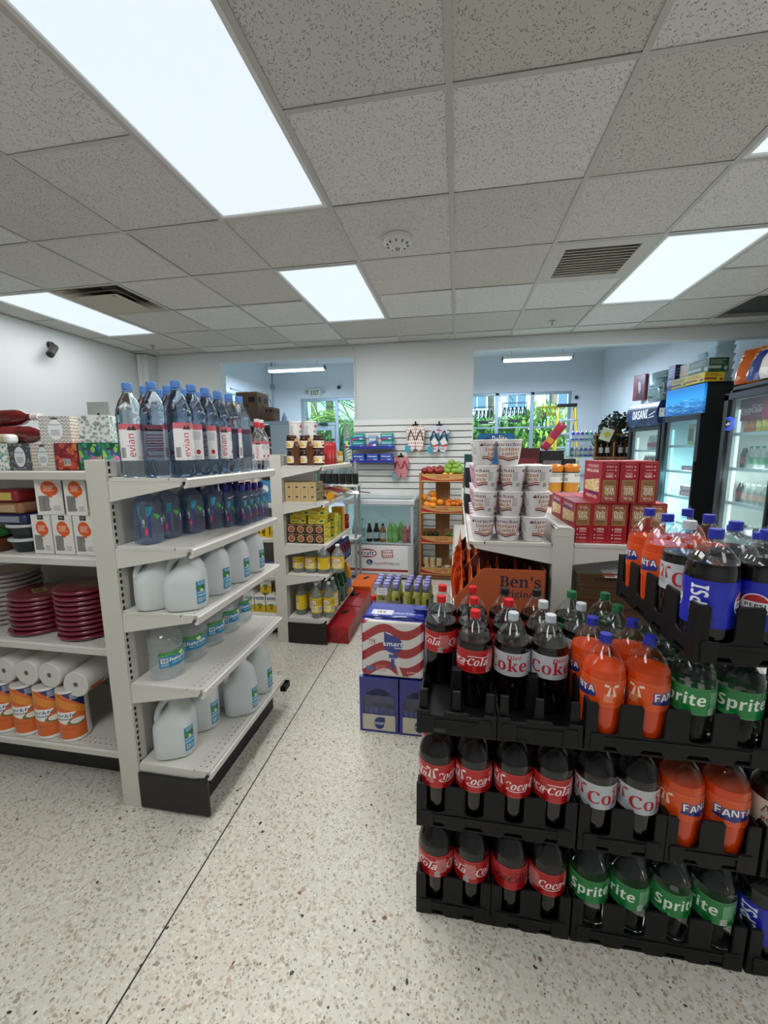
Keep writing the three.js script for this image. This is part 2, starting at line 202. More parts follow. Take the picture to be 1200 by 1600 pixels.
// ---------------------------------------------------------------- ceiling fittings
{
  const glow = new THREE.MeshStandardMaterial({ color: '#b9c2c8', roughness: .5, emissive: '#e6f1fb', emissiveIntensity: .62 }), frameM = M('#d4d3ce', .4);
  const light = proto('ceiling_light', 'ceiling light', (g) => {
    P(g, 'frame', merge([box(.586, .02, .018, 0, 0, -.585), box(.586, .02, .018, 0, 0, .585), box(.018, .02, 1.188, -.284, 0, 0), box(.018, .02, 1.188, .284, 0, 0)]), frameM);
    P(g, 'diffuser', box(.55, .006, 1.152), glow, 0, .002, 0);
  });
  const where = { '-6,2': 'flat white light panel at the left wall beside the open air diffuser', '-2,-1': 'largest flat white light panel overhead, nearest the camera', '-2,2': 'smaller flat white light panel straight ahead beyond the smoke detector', '2,2': 'flat white light panel at the right beside the return air grille', '2,-1': 'flat white light panel at the right edge of the frame, only a corner showing', '-2,-4': 'flat white light panel behind the camera, in line with the largest one', '2,-4': 'flat white light panel behind the camera, towards the cooler side' };
  for (const [k, r, s] of [[-6, 2, .46], [-2, -1, 1], [-2, 2, 1], [2, 2, 1], [2, -1, 1], [-2, -4, .8], [2, -4, .45]]) {
    const x = cx0 + (k + .5) * tz, z = cz0 - (r + 1) * tz;
    const lab = where[k + ',' + r];
    put(light, lab, x, CEIL + .006, z, 0, 'flat light panels in the ceiling grid');
    const L = new THREE.RectAreaLight('#fafaf8', PANEL_LIGHT * s, .55, 1.15); L.position.set(x, CEIL - .004, z); L.rotation.x = -Math.PI / 2; L.name = 'panel_glow'; scene.add(L);
  }
  // return grille
  const gr = T('return_air_grille', 'square louvred return air grille in the ceiling beside the right light panel', 'air grille', cx0 + 1.5 * tz, CEIL, cz0 - 2.5 * tz);
  P(gr, 'face_frame', merge([box(.59, .008, .075, 0, 0, -.257), box(.59, .008, .075, 0, 0, .257), box(.075, .008, .44, -.257, 0, 0), box(.075, .008, .44, .257, 0, 0)]), M('#b9b4aa', .5));
  P(gr, 'duct_box', merge([box(.46, .01, .46, 0, .16, 0), box(.01, .16, .46, -.226, .08, 0), box(.01, .16, .46, .226, .08, 0), box(.46, .16, .01, 0, .08, -.226), box(.46, .16, .01, 0, .08, .226)]), M('#b9b4aa', .6));
  for (let i = 0; i < 11; i++) P(gr, 'louvre', box(.44, .005, .034), M('#b9b4aa', .5), 0, .01, -.2 + i * .04, .7);
  // four-way diffuser, its cone hanging loose
  const df = T('air_diffuser', 'square stepped air diffuser hanging in an open ceiling bay at the left', 'air diffuser', cx0 - 4.5 * tz, CEIL, cz0 - 2.5 * tz);
  const can = P(df, 'duct_box', merge([box(.58, .01, .58, 0, .2, 0), box(.01, .2, .58, -.285, .1, 0), box(.01, .2, .58, .285, .1, 0), box(.58, .2, .01, 0, .1, -.285), box(.58, .2, .01, 0, .1, .285)]), M('#b3ab9a', .6));
  P(can, 'duct_collar', new THREE.TorusGeometry(.13, .03, 8, 20).rotateX(Math.PI / 2), M('#9d9a94', .6), 0, .15, -.05);
  const beige = M('#b3ab9a', .5);
  const ring = (a, b, y0, y1) => { const g = []; for (let k = 0; k < 4; k++) { const q = prism([[-a, 0], [a, 0], [b, 1], [-b, 1]], .003); const p = q.attributes.position; for (let i = 0; i < p.count; i++) { const t = p.getY(i), zz = p.getZ(i); p.setXYZ(i, p.getX(i), y0 + (y1 - y0) * t + zz, a + (b - a) * t); } q.computeVertexNormals(); g.push(q.rotateY(k * Math.PI / 2)); } return merge(g); };
  P(df, 'outer_vane', ring(.285, .2, -.004, .05), beige); P(df, 'middle_vane', ring(.24, .14, -.022, .03), beige, .01, 0, .01);
  P(df, 'centre_cone', merge([ring(.19, .012, -.02, .045)]), beige, .02, -.012, .02);
  const sd = T('smoke_detector', 'round white smoke detector on a ceiling tile', 'smoke detector', -.365, CEIL, -2.586);
  P(sd, 'base', cyl(.082, .022, 0, -.011, 0, .085, 32), white); P(sd, 'sensor_dome', loft([[-.058, .02], [-.052, .035], [-.036, .06], [-.022, .074]], 32), M('#c5c5c0', .5)); P(sd, 'sensor_core', cyl(.012, .012, 0, -.06, 0, .018), grey); P(sd, 'vent_slots', merge([...Array(10)].map((_, i) => box(.004, .01, .012, 0, -.037, .059).rotateY(i * .628))), dark);
  for (const [x, z, l] of [[.894, -4.44, 'small chrome sprinkler head in the ceiling right of centre, beyond the grille'], [-3.516, -4.457, 'small chrome sprinkler head in the ceiling at the left back corner']]) {
    const s = T('sprinkler_head', l, 'sprinkler', x, CEIL, z, 0, 'ceiling sprinkler heads'); P(s, 'escutcheon', cyl(.028, .005, 0, -.003, 0, .03), steel); P(s, 'body', cyl(.009, .035, 0, -.02, 0), steel); P(s, 'deflector', cyl(.022, .003, 0, -.052, 0), steel); P(s, 'frame_arms', merge([box(.003, .02, .004, -.01, -.043, 0), box(.003, .02, .004, .01, -.043, 0)]), steel);
  }
  const cam = T('security_camera', 'small black bullet security camera on the left wall', 'security camera', -3.995, 2.42, -3.6);
  P(cam, 'mount', cyl(.035, .03, 0, 0, 0, .03).rotateZ(-Math.PI / 2), blackMetal, .015, .04, -.02); P(cam, 'bracket', tube([[.02, .04, -.02], [.06, .03, 0], [.08, 0, .02]], .012), blackMetal);
  P(cam, 'housing', cyl(.034, .15, 0, 0, 0, .034).rotateX(Math.PI / 2), M('#3d3a3a', .4), .085, -.03, .04, .75, .35, 0); P(cam, 'lens', cyl(.025, .012), dark, .112, -.085, .09, .75 + 1.57, .35, 0);
}
// ---------------------------------------------------------------- shelving
const holeT = tex(64, 64, (x) => { fill(x, '#fff', 0, 0, 64, 64); oval(x, '#000', 32, 32, 8, 8); }, { colorSpace: THREE.NoColorSpace });
const slotT = tex(32, 64, (x) => { fill(x, '#fff', 0, 0, 32, 64); fill(x, '#000', 13, 12, 6, 40); }, { colorSpace: THREE.NoColorSpace }), slotM = M('#cfccc3', .5, { alphaMap: slotT, alphaTest: .5 });
const perfM = M('#d6d4cc', .42, { alphaMap: holeT, alphaTest: .5 });
const pegM = M('#bdb9ae', .6, { alphaMap: holeT, alphaTest: .5 });
const shelfGeo = (len, dep) => memo('shelf' + len + dep, () => ({
  deck: merge([box(len, .012, dep - .078, 0, 0, -.033), box(len, .012, .01, 0, 0, dep / 2 - .011), ...[-1, 1].map((e) => box(.006, .012, .058, e * (len / 2 - .003), 0, dep / 2 - .0375))]), strip: uvMetres(box(len - .012, .001, .056, 0, 0, 0), .0254), lip: prism([[0, .0], [.012, .004], [.016, .03], [.010, .036], [.004, .014], [-.004, .006]], len).rotateY(-Math.PI / 2).translate(len / 2, -.026, 0),
  bracket: prism([[0, -.012], [dep - .02, -.012], [dep - .03, -.028], [0, -.085]], .003, .001).rotateY(-Math.PI / 2),
}));
// a shelf whose back edge lies on z = 0 and that reaches towards +z, deck top at y
function shelf(g, len, dep, y, z0 = 0, x = 0, turn) {
  const q = shelfGeo(len, dep), s = new THREE.Group(); s.name = 'shelf'; s.position.set(x, y, z0); if (turn) s.rotation.y = turn; g.add(s);
  P(s, 'deck', q.deck, shelfWhite, 0, -.006, dep / 2); P(s, 'lip', q.lip, shelfWhite, 0, -.01, dep - .012);
  P(s, 'perforated_strip', q.strip, perfM, 0, -.0005, dep - .0435);
  for (const e of [-1, 1]) P(s, 'bracket', q.bracket, shelfWhite, e * (len / 2 - .004) + .0015, 0, 0);
}
function upright(g, x, z, h, w = .084, d = .05) { // slotted steel post
  const p = P(g, 'upright', merge([rbox(w, h, .004, .0015, 0, h / 2, d / 2 - .002, 1), box(w, h, .004, 0, h / 2, -d / 2 + .002), box(.004, h, d - .008, -w / 2 + .002, h / 2, 0), box(w - .004, .004, d - .006, -.002, h - .002, 0)]), postWhite, x, 0, z);
  P(p, 'slotted_face', memo('slots' + h, () => { const q = box(.003, h - .004, d - .008); const u = q.attributes.uv, pp = q.attributes.position; for (let i = 0; i < u.count; i++) u.setXY(i, (pp.getZ(i) - .008) / .06 + .5, pp.getY(i) / .0254); return q; }), slotM, w / 2 - .0015, h / 2, 0);
  P(p, 'cap_seam', box(.05, .004, .0012), postWhite, 0, h - .03, d / 2);
}
// an end unit: panel plane at x, shelves reach to +x, near post at z0, far post at z1
function endUnit(name, label, x, z0, z1, ys, dep) {
  const t = T(name, label, 'store shelving', x, 0, (z0 + z1) / 2), L = z0 - z1;
  upright(t, -.042, L / 2 - .025, 1.375); upright(t, -.042, -L / 2 + .025, 1.375);
  P(t, 'back_panel', uvMetres(box(.006, 1.2, L - .1), .0254), pegM, -.012, .77, 0); P(t, 'core_panel', box(.02, 1.16, L - .1), postWhite, -.05, .77, 0);
  P(t, 'top_channel', box(.05, .02, L - .1), shelfWhite, -.04, 1.36, 0);
  ys.forEach((y) => shelf(t, L - .01, dep, y, 0, 0, Math.PI / 2));
  const k = P(t, 'kick_base', rbox(dep - .07, .15, L - .02, .006), blackMetal, (dep - .07) / 2, .075, 0); P(k, 'end_plate', rbox(dep - .01, .15, .012, .004), blackMetal, .03, .01, L / 2);
  P(t, 'bumper_foot', merge([box(dep + .02, .03, .03, 0, .135, 0), box(.03, .03, .06, dep / 2, .135, .02)]), blackPlastic, dep / 2, 0, -L / 2 - .015);
}
const IS1 = [1.312, 1.066, .82, .532, .195], IS2 = [1.30, 1.045, .745, .52, .195];
endUnit('end_shelf_unit', 'white end shelving unit of the near left island, stocked with bottled water', -1.21, -1.245, -1.94, IS1, .31);
endUnit('end_shelf_unit', 'white end shelving unit further back, stocked with jars and tonic bottles', -1.20, -2.68, -3.41, IS2, .305);
// long runs that face the camera
function runUnit(name, label, x0, x1, zf, ys, dep) {
  const L = x1 - x0, t = T(name, label, 'store shelving', (x0 + x1) / 2, 0, zf - dep);
  P(t, 'back_panel', uvMetres(box(L, 1.2, .006), .0254), pegM, 0, .77, -.004); P(t, 'core_panel', box(L, 1.2, .02), postWhite, 0, .77, -.04);
  ys.forEach((y) => shelf(t, L - .004, dep, y, 0));
  P(t, 'kick_base', rbox(L, .15, dep - .1, .006), blackMetal, 0, .075, (dep - .1) / 2);
  P(t, 'side_panel', box(.012, 1.18, .05), postWhite, -L / 2 + .006, .77, -.02);
}
const R1 = [1.335, 1.004, .642, .195];
runUnit('shelving_run', 'long white shelving run at the left edge stocked with tissues and paper goods', -3.1, -1.302, -1.29, R1, .42);
const R2 = [1.30, 1.03, .775, .49, .195];
runUnit('shelving_run', 'white shelving run behind the water shelves, with yellow cans and milk cartons', -3.1, -1.292, -2.72, R2, .42);

// ---------------------------------------------------------------- goods on the near island, camera side
const carton = (w, h, d, front, side = front, top = side) => { const a = [side, side, top, top, front, front]; const m = new THREE.Mesh(new THREE.BoxGeometry(w, h, d).translate(0, h / 2, 0), a); m.castShadow = m.receiveShadow = true; return m; };
function cartonThing(name, label, cat, w, h, d, mats, x, y, z, ry, group) { const t = T(name, label, cat, x, y, z, ry, group); const m = carton(w, h, d, ...mats); m.name = 'carton'; t.add(m); return t; }
{
  const zig = (bg, cs, lab, seedv) => tex(256, 256, (x) => { seed = seedv; fill(x, bg, 0, 0, 256, 256); for (let r = -1; r < 9; r++) { for (let k = 0; k < 9; k++) { x.strokeStyle = cs[(r * 3 + k) % cs.length < 0 ? 0 : (r * 3 + k) % cs.length]; x.lineWidth = 7; x.beginPath(); x.moveTo(k * 32 - 16, r * 32 + 26); x.lineTo(k * 32, r * 32 + 6); x.lineTo(k * 32 + 14, r * 32 + 24); x.stroke(); } }
    if (lab) { oval(x, lab[1], 128, 128, 66, 100); oval(x, lab[0], 128, 128, 60, 94); txt(x, 'Kleenex', 128, 82, 24, '#5d7c94', { font: 'serif', skew: .2 }); smallPrint(x, '#667', 88, 130, 80, 60, 6); oval(x, '#4b4b4b', 128, 24, 34, 10); } });
  const leaf = (bg, c) => tex(256, 256, (x) => { seed = 31; fill(x, bg, 0, 0, 256, 256); for (let i = 0; i < 70; i++) { const a = rr(0, 256), b = rr(0, 256); for (let k = 0; k < 5; k++) oval(x, c[i % c.length], a + 9 * Math.cos(k * 1.25), b + 9 * Math.sin(k * 1.25), 8, 3, k * 1.25); oval(x, '#c55', a, b, 2.5, 2.5); } });
  const lace = tex(256, 256, (x) => { seed = 41; fill(x, '#4a4a50', 0, 0, 256, 256); for (let i = 0; i < 90; i++) { x.strokeStyle = '#d9d9da'; x.lineWidth = 3; x.beginPath(); x.arc(rr(0, 256), rr(0, 256), rr(4, 13), rr(0, 6), rr(2, 9)); x.stroke(); } oval(x, '#3a3a40', 128, 128, 72, 106); oval(x, '#dfe6ea', 128, 128, 64, 98); txt(x, 'Kleenex', 128, 86, 24, '#5d7c94', { font: 'serif', skew: .2 }); smallPrint(x, '#667', 88, 130, 80, 60, 6); });
  const swirl = (bg, cs, s, code) => tex(256, 256, (x) => { seed = s; fill(x, bg, 0, 0, 256, 256); for (let i = 0; i < 46; i++) oval(x, cs[i % cs.length], rr(0, 256), rr(0, 256), rr(12, 46), rr(8, 30), rr(0, 3)); x.lineWidth = 14; x.strokeStyle = bg; x.strokeRect(0, 0, 256, 256); if (code) bars(x, 92, 150, 74, 62); });
  const zA = print(zig('#c9c9c4', ['#7f7f7f', '#8d8a86', '#9a938c'], ['#dfe5e6', '#b5b7b4'], 3)), zB = print(zig('#efeeea', ['#c4503f', '#3f7f62', '#d9972f', '#44444c'], null, 5)), zC = print(zig('#dcdad2', ['#8c8c84', '#b4784a', '#6f7f6c'], ['#dfe5e6', '#9da39c'], 9));
  const lf = print(leaf('#d5dad6', ['#6c8378', '#7d8f88'])), lf2 = print(leaf('#eef0ec', ['#3e9a84', '#2f7f8f', '#57a878'])), lc = print(lace), rd = print(swirl('#7c1f24', ['#c4532e', '#c9503a', '#a33c3e', '#8a2a3a', '#c87a5a'], 17, true), .3), rd2 = print(swirl('#8c1f1f', ['#d9471c', '#e8742a', '#f2b44a', '#6a2c8c', '#efe2d0'], 23), .3), gp = print(swirl('#1f5f48', ['#2f8f5a', '#7a3a86', '#cf6ea8', '#3aa06c', '#8fbf5a', '#245f9a'], 29), .3);
  const y = 1.337, s = .1, z = -1.355, G = 'cube tissue boxes on the near left top shelf';
  const row = [[-1.742, lf2, lf2, 'pale tissue box with green leaf print, leftmost of the lower tissue row'], [-1.637, lc, lf, 'charcoal tissue box with a lace print around a pale oval'], [-1.533, zC, zC, 'pale chevron tissue box in the lower row, between the charcoal and red boxes'], [-1.428, rd, rd2, 'red glossy tissue box with a barcode on its front'], [-1.325, gp, gp, 'green and purple tissue box beside the first large water bottles']];
  for (const [x, a, b, l] of row) cartonThing('tissue_box', l, 'tissue box', s, s, s, [a, b, b], x, y, z, 0, G);
  for (const [x, a, b, l] of [[-1.5, zA, zB, 'grey chevron tissue box with a bright zigzag side, topmost in the upper row'], [-1.33, lf, lf2, 'tissue box with small leaf print, right of the zigzag box in the upper row'], [-1.40, lf2, lf2, 'leaf-print tissue box half hidden behind the first water bottles']]) cartonThing('tissue_box', l, 'tissue box', s, s, s, [a, b, b], x, y + s, l.includes('hidden') ? -1.47 : z - .01, .42, G);
  // wrapped tissue pack and red bottles lying on the lower boxes
  const pk = T('tissue_pack', 'white soft tissue pack on top of the lower tissue boxes at the left edge', 'tissue pack', -1.745, y + s + .001, -1.328); P(pk, 'wrapped_pack', rbox(.13, .036, .044, .014, 0, .018, 0, 3), M('#d9d9d6', .35)); P(pk, 'printed_band', rbox(.05, .0366, .0446, .014, 0, .018, 0, 3), M('#c2b69a', .4), .03);
  const rb = proto('red_bottle', 'bottle', (g) => { P(g, 'bottle_body', loft([[0, .03], [.006, .034], [.17, .034], [.2, .028], [.23, .013], [.26, .0125]], 20), M('#5e1116', .12, { clearcoat: .5 })); P(g, 'label', loft([[.05, .0345], [.13, .0345]], 20, false, false), M('#7a2024', .4)); P(g, 'cap', loft([[.25, .0145], [.285, .014]], 16), M('#d8cfcf', .35)); });
  put(rb, 'dark red bottle lying on its side, the front one on the tissue boxes', -1.845, y + s + .036, -1.388, 0, 'red bottles lying on the tissue boxes').rotation.set(0, 0, -Math.PI / 2);
  put(rb, 'dark red bottle lying on its side, the rear and higher one', -1.93, y + s + .1, -1.41, 0, 'red bottles lying on the tissue boxes').rotation.set(0, 0, -Math.PI / 2 + .03);
  const sh = T('sign_holder', 'small grey metal price holder sticking up behind the tissue boxes', 'sign holder', -1.42, 1.337, -1.46); P(sh, 'stem', box(.012, .22, .006, 0, .11, 0), grey); P(sh, 'plate', rbox(.1, .06, .006, .002, 0, .235, 0), M('#8f9894', .45));
}
{ // light bulb cartons
  const bulb = (side) => tex(192, 256, (x) => { fill(x, '#e4e2dd', 0, 0, 192, 256); if (!side) fill(x, '#2b2a2c', 66, 0, 60, 30), smallPrint(x, '#ddd', 74, 10, 44, 12, 2); oval(x, '#dc5a1e', 96, 84, 56, 46); oval(x, '#dc5a1e', 122, 98, 42, 34); fill(x, '#dc5a1e', 82, 120, 36, 24); smallPrint(x, '#f7ede6', 60, 68, 76, 40, 5); if (!side) { poly(x, '#4a4644', [[44, 140], [92, 140], [100, 226], [44, 226]]); oval(x, '#e9e7e4', 78, 196, 22, 32); } smallPrint(x, '#888', 116, 200, 60, 34, 5); });
  const f = print(bulb(false), .5), s = print(bulb(true), .5), G = 'orange and white light bulb cartons', rr0 = 0, pr = proto('bulb_carton', 'light bulb box', (g) => { const m = carton(.088, .155, .075, f, s, s); m.name = 'carton'; g.add(m); P(g, 'window_film', box(.034, .06, .001), M('#b9b6b2', .08, { transmission: .6 }), -.019, .045, .0378); });
  const low = [[-1.605, 'first'], [-1.508, 'second'], [-1.411, 'third']];
  low.forEach(([x, o]) => put(pr, `white light bulb carton with orange blob, ${o} from left in the lower row`, x, 1.006, -1.36, rr(-.05, .05), G));
  put(pr, 'white light bulb carton in the upper row turned to show its side', -1.575, 1.162, -1.365, .45, G); put(pr, 'white light bulb carton in the upper row beside the shelf post', -1.44, 1.162, -1.365, .1, G);
  // lidded food tubs and packets further left
  const tub = proto('lidded_tub', 'food tub', (g) => { P(g, 'tub_body', loft([[0, .05, .05], [.045, .068, .068]], 24), M('#1d2326', .3)); P(g, 'rim_lid', loft([[.045, .071], [.052, .072], [.056, .066]], 24), M('#b9bcbc', .25)); });
  for (const [x, y, z, l] of [[-1.735, 1.006, -1.38, 'black tub with pale lid, bottom of the stack beside the bulb cartons'], [-1.735, 1.063, -1.38, 'black tub with pale lid, second in the stack beside the bulb cartons']]) put(tub, l, x, y, z, 0, 'stack of black lidded tubs');
  const pkt = (n, l, c1, c2, x, y, z, w, h) => { const t = T(n, l, 'packet', x, y, z); P(t, 'packet_body', rbox(w, h, .12, Math.min(h / 2.2, .016), 0, h / 2, 0, 3), M(c1, .35)); P(t, 'printed_panel', box(w * .7, h * .6, .004, 0, h / 2, .06), M(c2, .4)); };
  pkt('snack_packet', 'green packet at the left edge of the second shelf', '#2f6f3a', '#a8b84c', -1.87, 1.067, -1.36, .13, .035); pkt('snack_packet', 'brown packet at the bottom left of the second shelf', '#6a3a28', '#30417a', -1.885, 1.006, -1.36, .14, .06);
  pkt('snack_packet', 'dark blue flat carton above the black tubs', '#25305c', '#8a8f9c', -1.76, 1.121, -1.38, .17, .04); pkt('snack_packet', 'tan flat carton stacked on the dark blue carton', '#9c7054', '#b79a7c', -1.77, 1.162, -1.38, .17, .045); pkt('snack_packet', 'red wrapped packet at the top of the left stack', '#8c2430', '#c9b25a', -1.775, 1.208, -1.38, .15, .05);
}
{ // paper plates: shrink-wrapped packs
  const top = tex(256, 256, (x) => { fill(x, '#6c1622', 0, 0, 256, 256); seed = 3; for (let i = 0; i < 40; i++) { x.strokeStyle = ['#8f2a36', '#4a0d16', '#a8404a'][i % 3]; x.lineWidth = rr(2, 6); x.beginPath(); x.arc(128, 128, rr(20, 120), rr(0, 6), rr(0, 6)); x.stroke(); } fill(x, '#8d7a4c', 78, 86, 92, 66); smallPrint(x, '#3a2a1c', 90, 98, 68, 36, 4); });
  const topM = print(top, .2, { clearcoat: .6 }), side = M('#701b2c', .18, { clearcoat: .7, clearcoatRoughness: .15 }), wsideM = M('#a79a98', .3, { clearcoat: .4 });
  const mk = (m, n) => proto('paper_plate_pack', 'paper plates', (g) => { P(g, 'plate_pack', loft([[0, .104], [.004, .112], [.01, .116], [.016, .116], [.019, .11], [.0198, .09]], 36, true, true), m); P(g, 'printed_top', new THREE.CircleGeometry(.1, 36).rotateX(-Math.PI / 2), topM, 0, .0203, 0); });
  const red = mk(side), wh = mk(wsideM);
  for (let i = 0; i < 10; i++) put(red, `red wrapped paper plate pack, ${ORD[i]} from the bottom of the taller stack by the post`, -1.535 + rr(-.004, .004), .6445 + i * .021, -1.42 + rr(-.004, .004), rr(0, 6), 'red paper plate packs');
  for (let i = 0; i < 8; i++) put(red, `red wrapped paper plate pack, ${ORD[i]} from the bottom of the second stack from the post`, -1.785 + rr(-.006, .006), .6445 + i * .021, -1.43 + rr(-.005, .005), rr(0, 6), 'red paper plate packs', i > 5 ? [rr(-.03, .03), rr(-.03, .05)] : undefined);
  for (let i = 0; i < 11; i++) put(wh, `pale paper plate pack, ${ORD[i]} from the bottom of the stack behind the red ones`, -2.03 + rr(-.004, .004), .6445 + i * .021, -1.5 + rr(-.004, .004), rr(0, 6), 'pale paper plate packs');
}
{ // paper towels
  const lab = tex(512, 512, (x) => { fill(x, '#eceae5', 0, 0, 512, 512); const A = 150, B = 330; fill(x, '#d9641e', A, 20, B - A, 460); poly(x, '#e08a2a', [[A, 20], [B, 190], [B, 250], [A, 120]]); poly(x, '#1d2c60', [[A + 60, 20], [B, 20], [B, 190]]); smallPrint(x, '#e8ebf5', B - 76, 34, 70, 60, 4); poly(x, '#efeee8', [[A, 200], [A + 130, 210], [A + 70, 330], [A, 300]]); txt(x, 'Sparkle', A + 50, 240, 40, '#1d3f8c', { skew: .2, font: 'serif' }); txt(x, 'towels', A + 54, 275, 30, '#1d3f8c', { skew: .2 }); oval(x, '#7a6a3c', A + 126, 316, 48, 36); oval(x, '#efece4', A + 132, 306, 38, 28); fill(x, '#e3e0d8', A + 108, 292, 20, 26); smallPrint(x, '#a8480f', A + 20, 372, 110, 16, 2); });
  const endT = tex(128, 128, (x) => { fill(x, '#dedbd4', 0, 0, 128, 128); for (let i = 60; i > 16; i -= 3) { x.strokeStyle = 'rgba(150,145,138,.35)'; x.lineWidth = 1; x.beginPath(); x.arc(64, 64, i, 0, 7); x.stroke(); } oval(x, '#8d8a86', 64, 64, 14, 14); oval(x, '#56524c', 64, 64, 9, 9); });
  const rollG = loft([[0, .052], [.003, .0555], [.225, .0555], [.228, .052]], 32, false, false), labM = print(lab, .35, { clearcoat: .3 }), endM = print(endT, .8), endC = new THREE.CircleGeometry(.053, 28);
  const roll = proto('paper_towel_roll', 'paper towel', (g) => { P(g, 'wrapped_roll', rollG, labM); P(g, 'roll_end', endC, endM, 0, .2282, 0, -Math.PI / 2); P(g, 'roll_end', endC, endM, 0, -.0002, 0, Math.PI / 2); P(g, 'core_tube', new THREE.CylinderGeometry(.017, .017, .229, 16, 1, true), M('#a08a70', .9, { side: THREE.DoubleSide }), 0, .1145, 0); });
  const face = -2 * Math.PI * .47, G = 'standing paper towel rolls', G2 = 'paper towel rolls lying on the standing ones';
  [[-1.60, 0], [-1.715, 1], [-1.83, 2], [-1.945, 3]].forEach(([x, i]) => put(roll, `standing orange-wrapped paper towel roll, ${ORD[i]} from the shelf post`, x, .197, -1.352, face + .5 + rr(-.1, .1), G));
  [[-1.535, .1], [-1.66, 0], [-1.775, .02], [-1.89, -.02], [-2.005, .02]].forEach(([x, a], i) => { const c = put(roll, `paper towel roll lying end-on over the standing rolls, ${ORD[i]} from the shelf post`, x, .197 + .286 - (i ? 0 : .03), -1.31, 0, G2); c.rotation.set(-Math.PI / 2, a, 0, 'YXZ'); c.position.z = -1.318; });
  const wb = T('cleaner_bottle', 'white and green cleaner bottle at the back behind the paper towels', 'bottle', -1.475, .197, -1.6); P(wb, 'bottle_body', loft([[0, .045, .03, 3], [.005, .05, .034, 3], [.15, .05, .034, 3], [.19, .03, .022, 2.5], [.21, .014]], 24), M('#d3d4ca', .35)); P(wb, 'cap', loft([[.21, .017], [.245, .016]], 16), M('#4f7a34', .4)); P(wb, 'label', loft([[.04, .0505, .0345, 3], [.13, .0505, .0345, 3]], 24, false, false), M('#8d9a8f', .5));
  const ob = T('cleaner_bottle', 'orange bottle standing against the shelf post on the bottom shelf', 'bottle', -1.35, .197, -1.42); P(ob, 'bottle_body', loft([[0, .03], [.004, .034], [.14, .034], [.18, .02], [.2, .012]], 20), M('#b05a20', .3)); P(ob, 'cap', loft([[.2, .015], [.225, .014]], 16), M('#cfcfc8', .4)); P(ob, 'label', loft([[.03, .0345], [.11, .0345]], 20, false, false), M('#2d4f8f', .5));
}
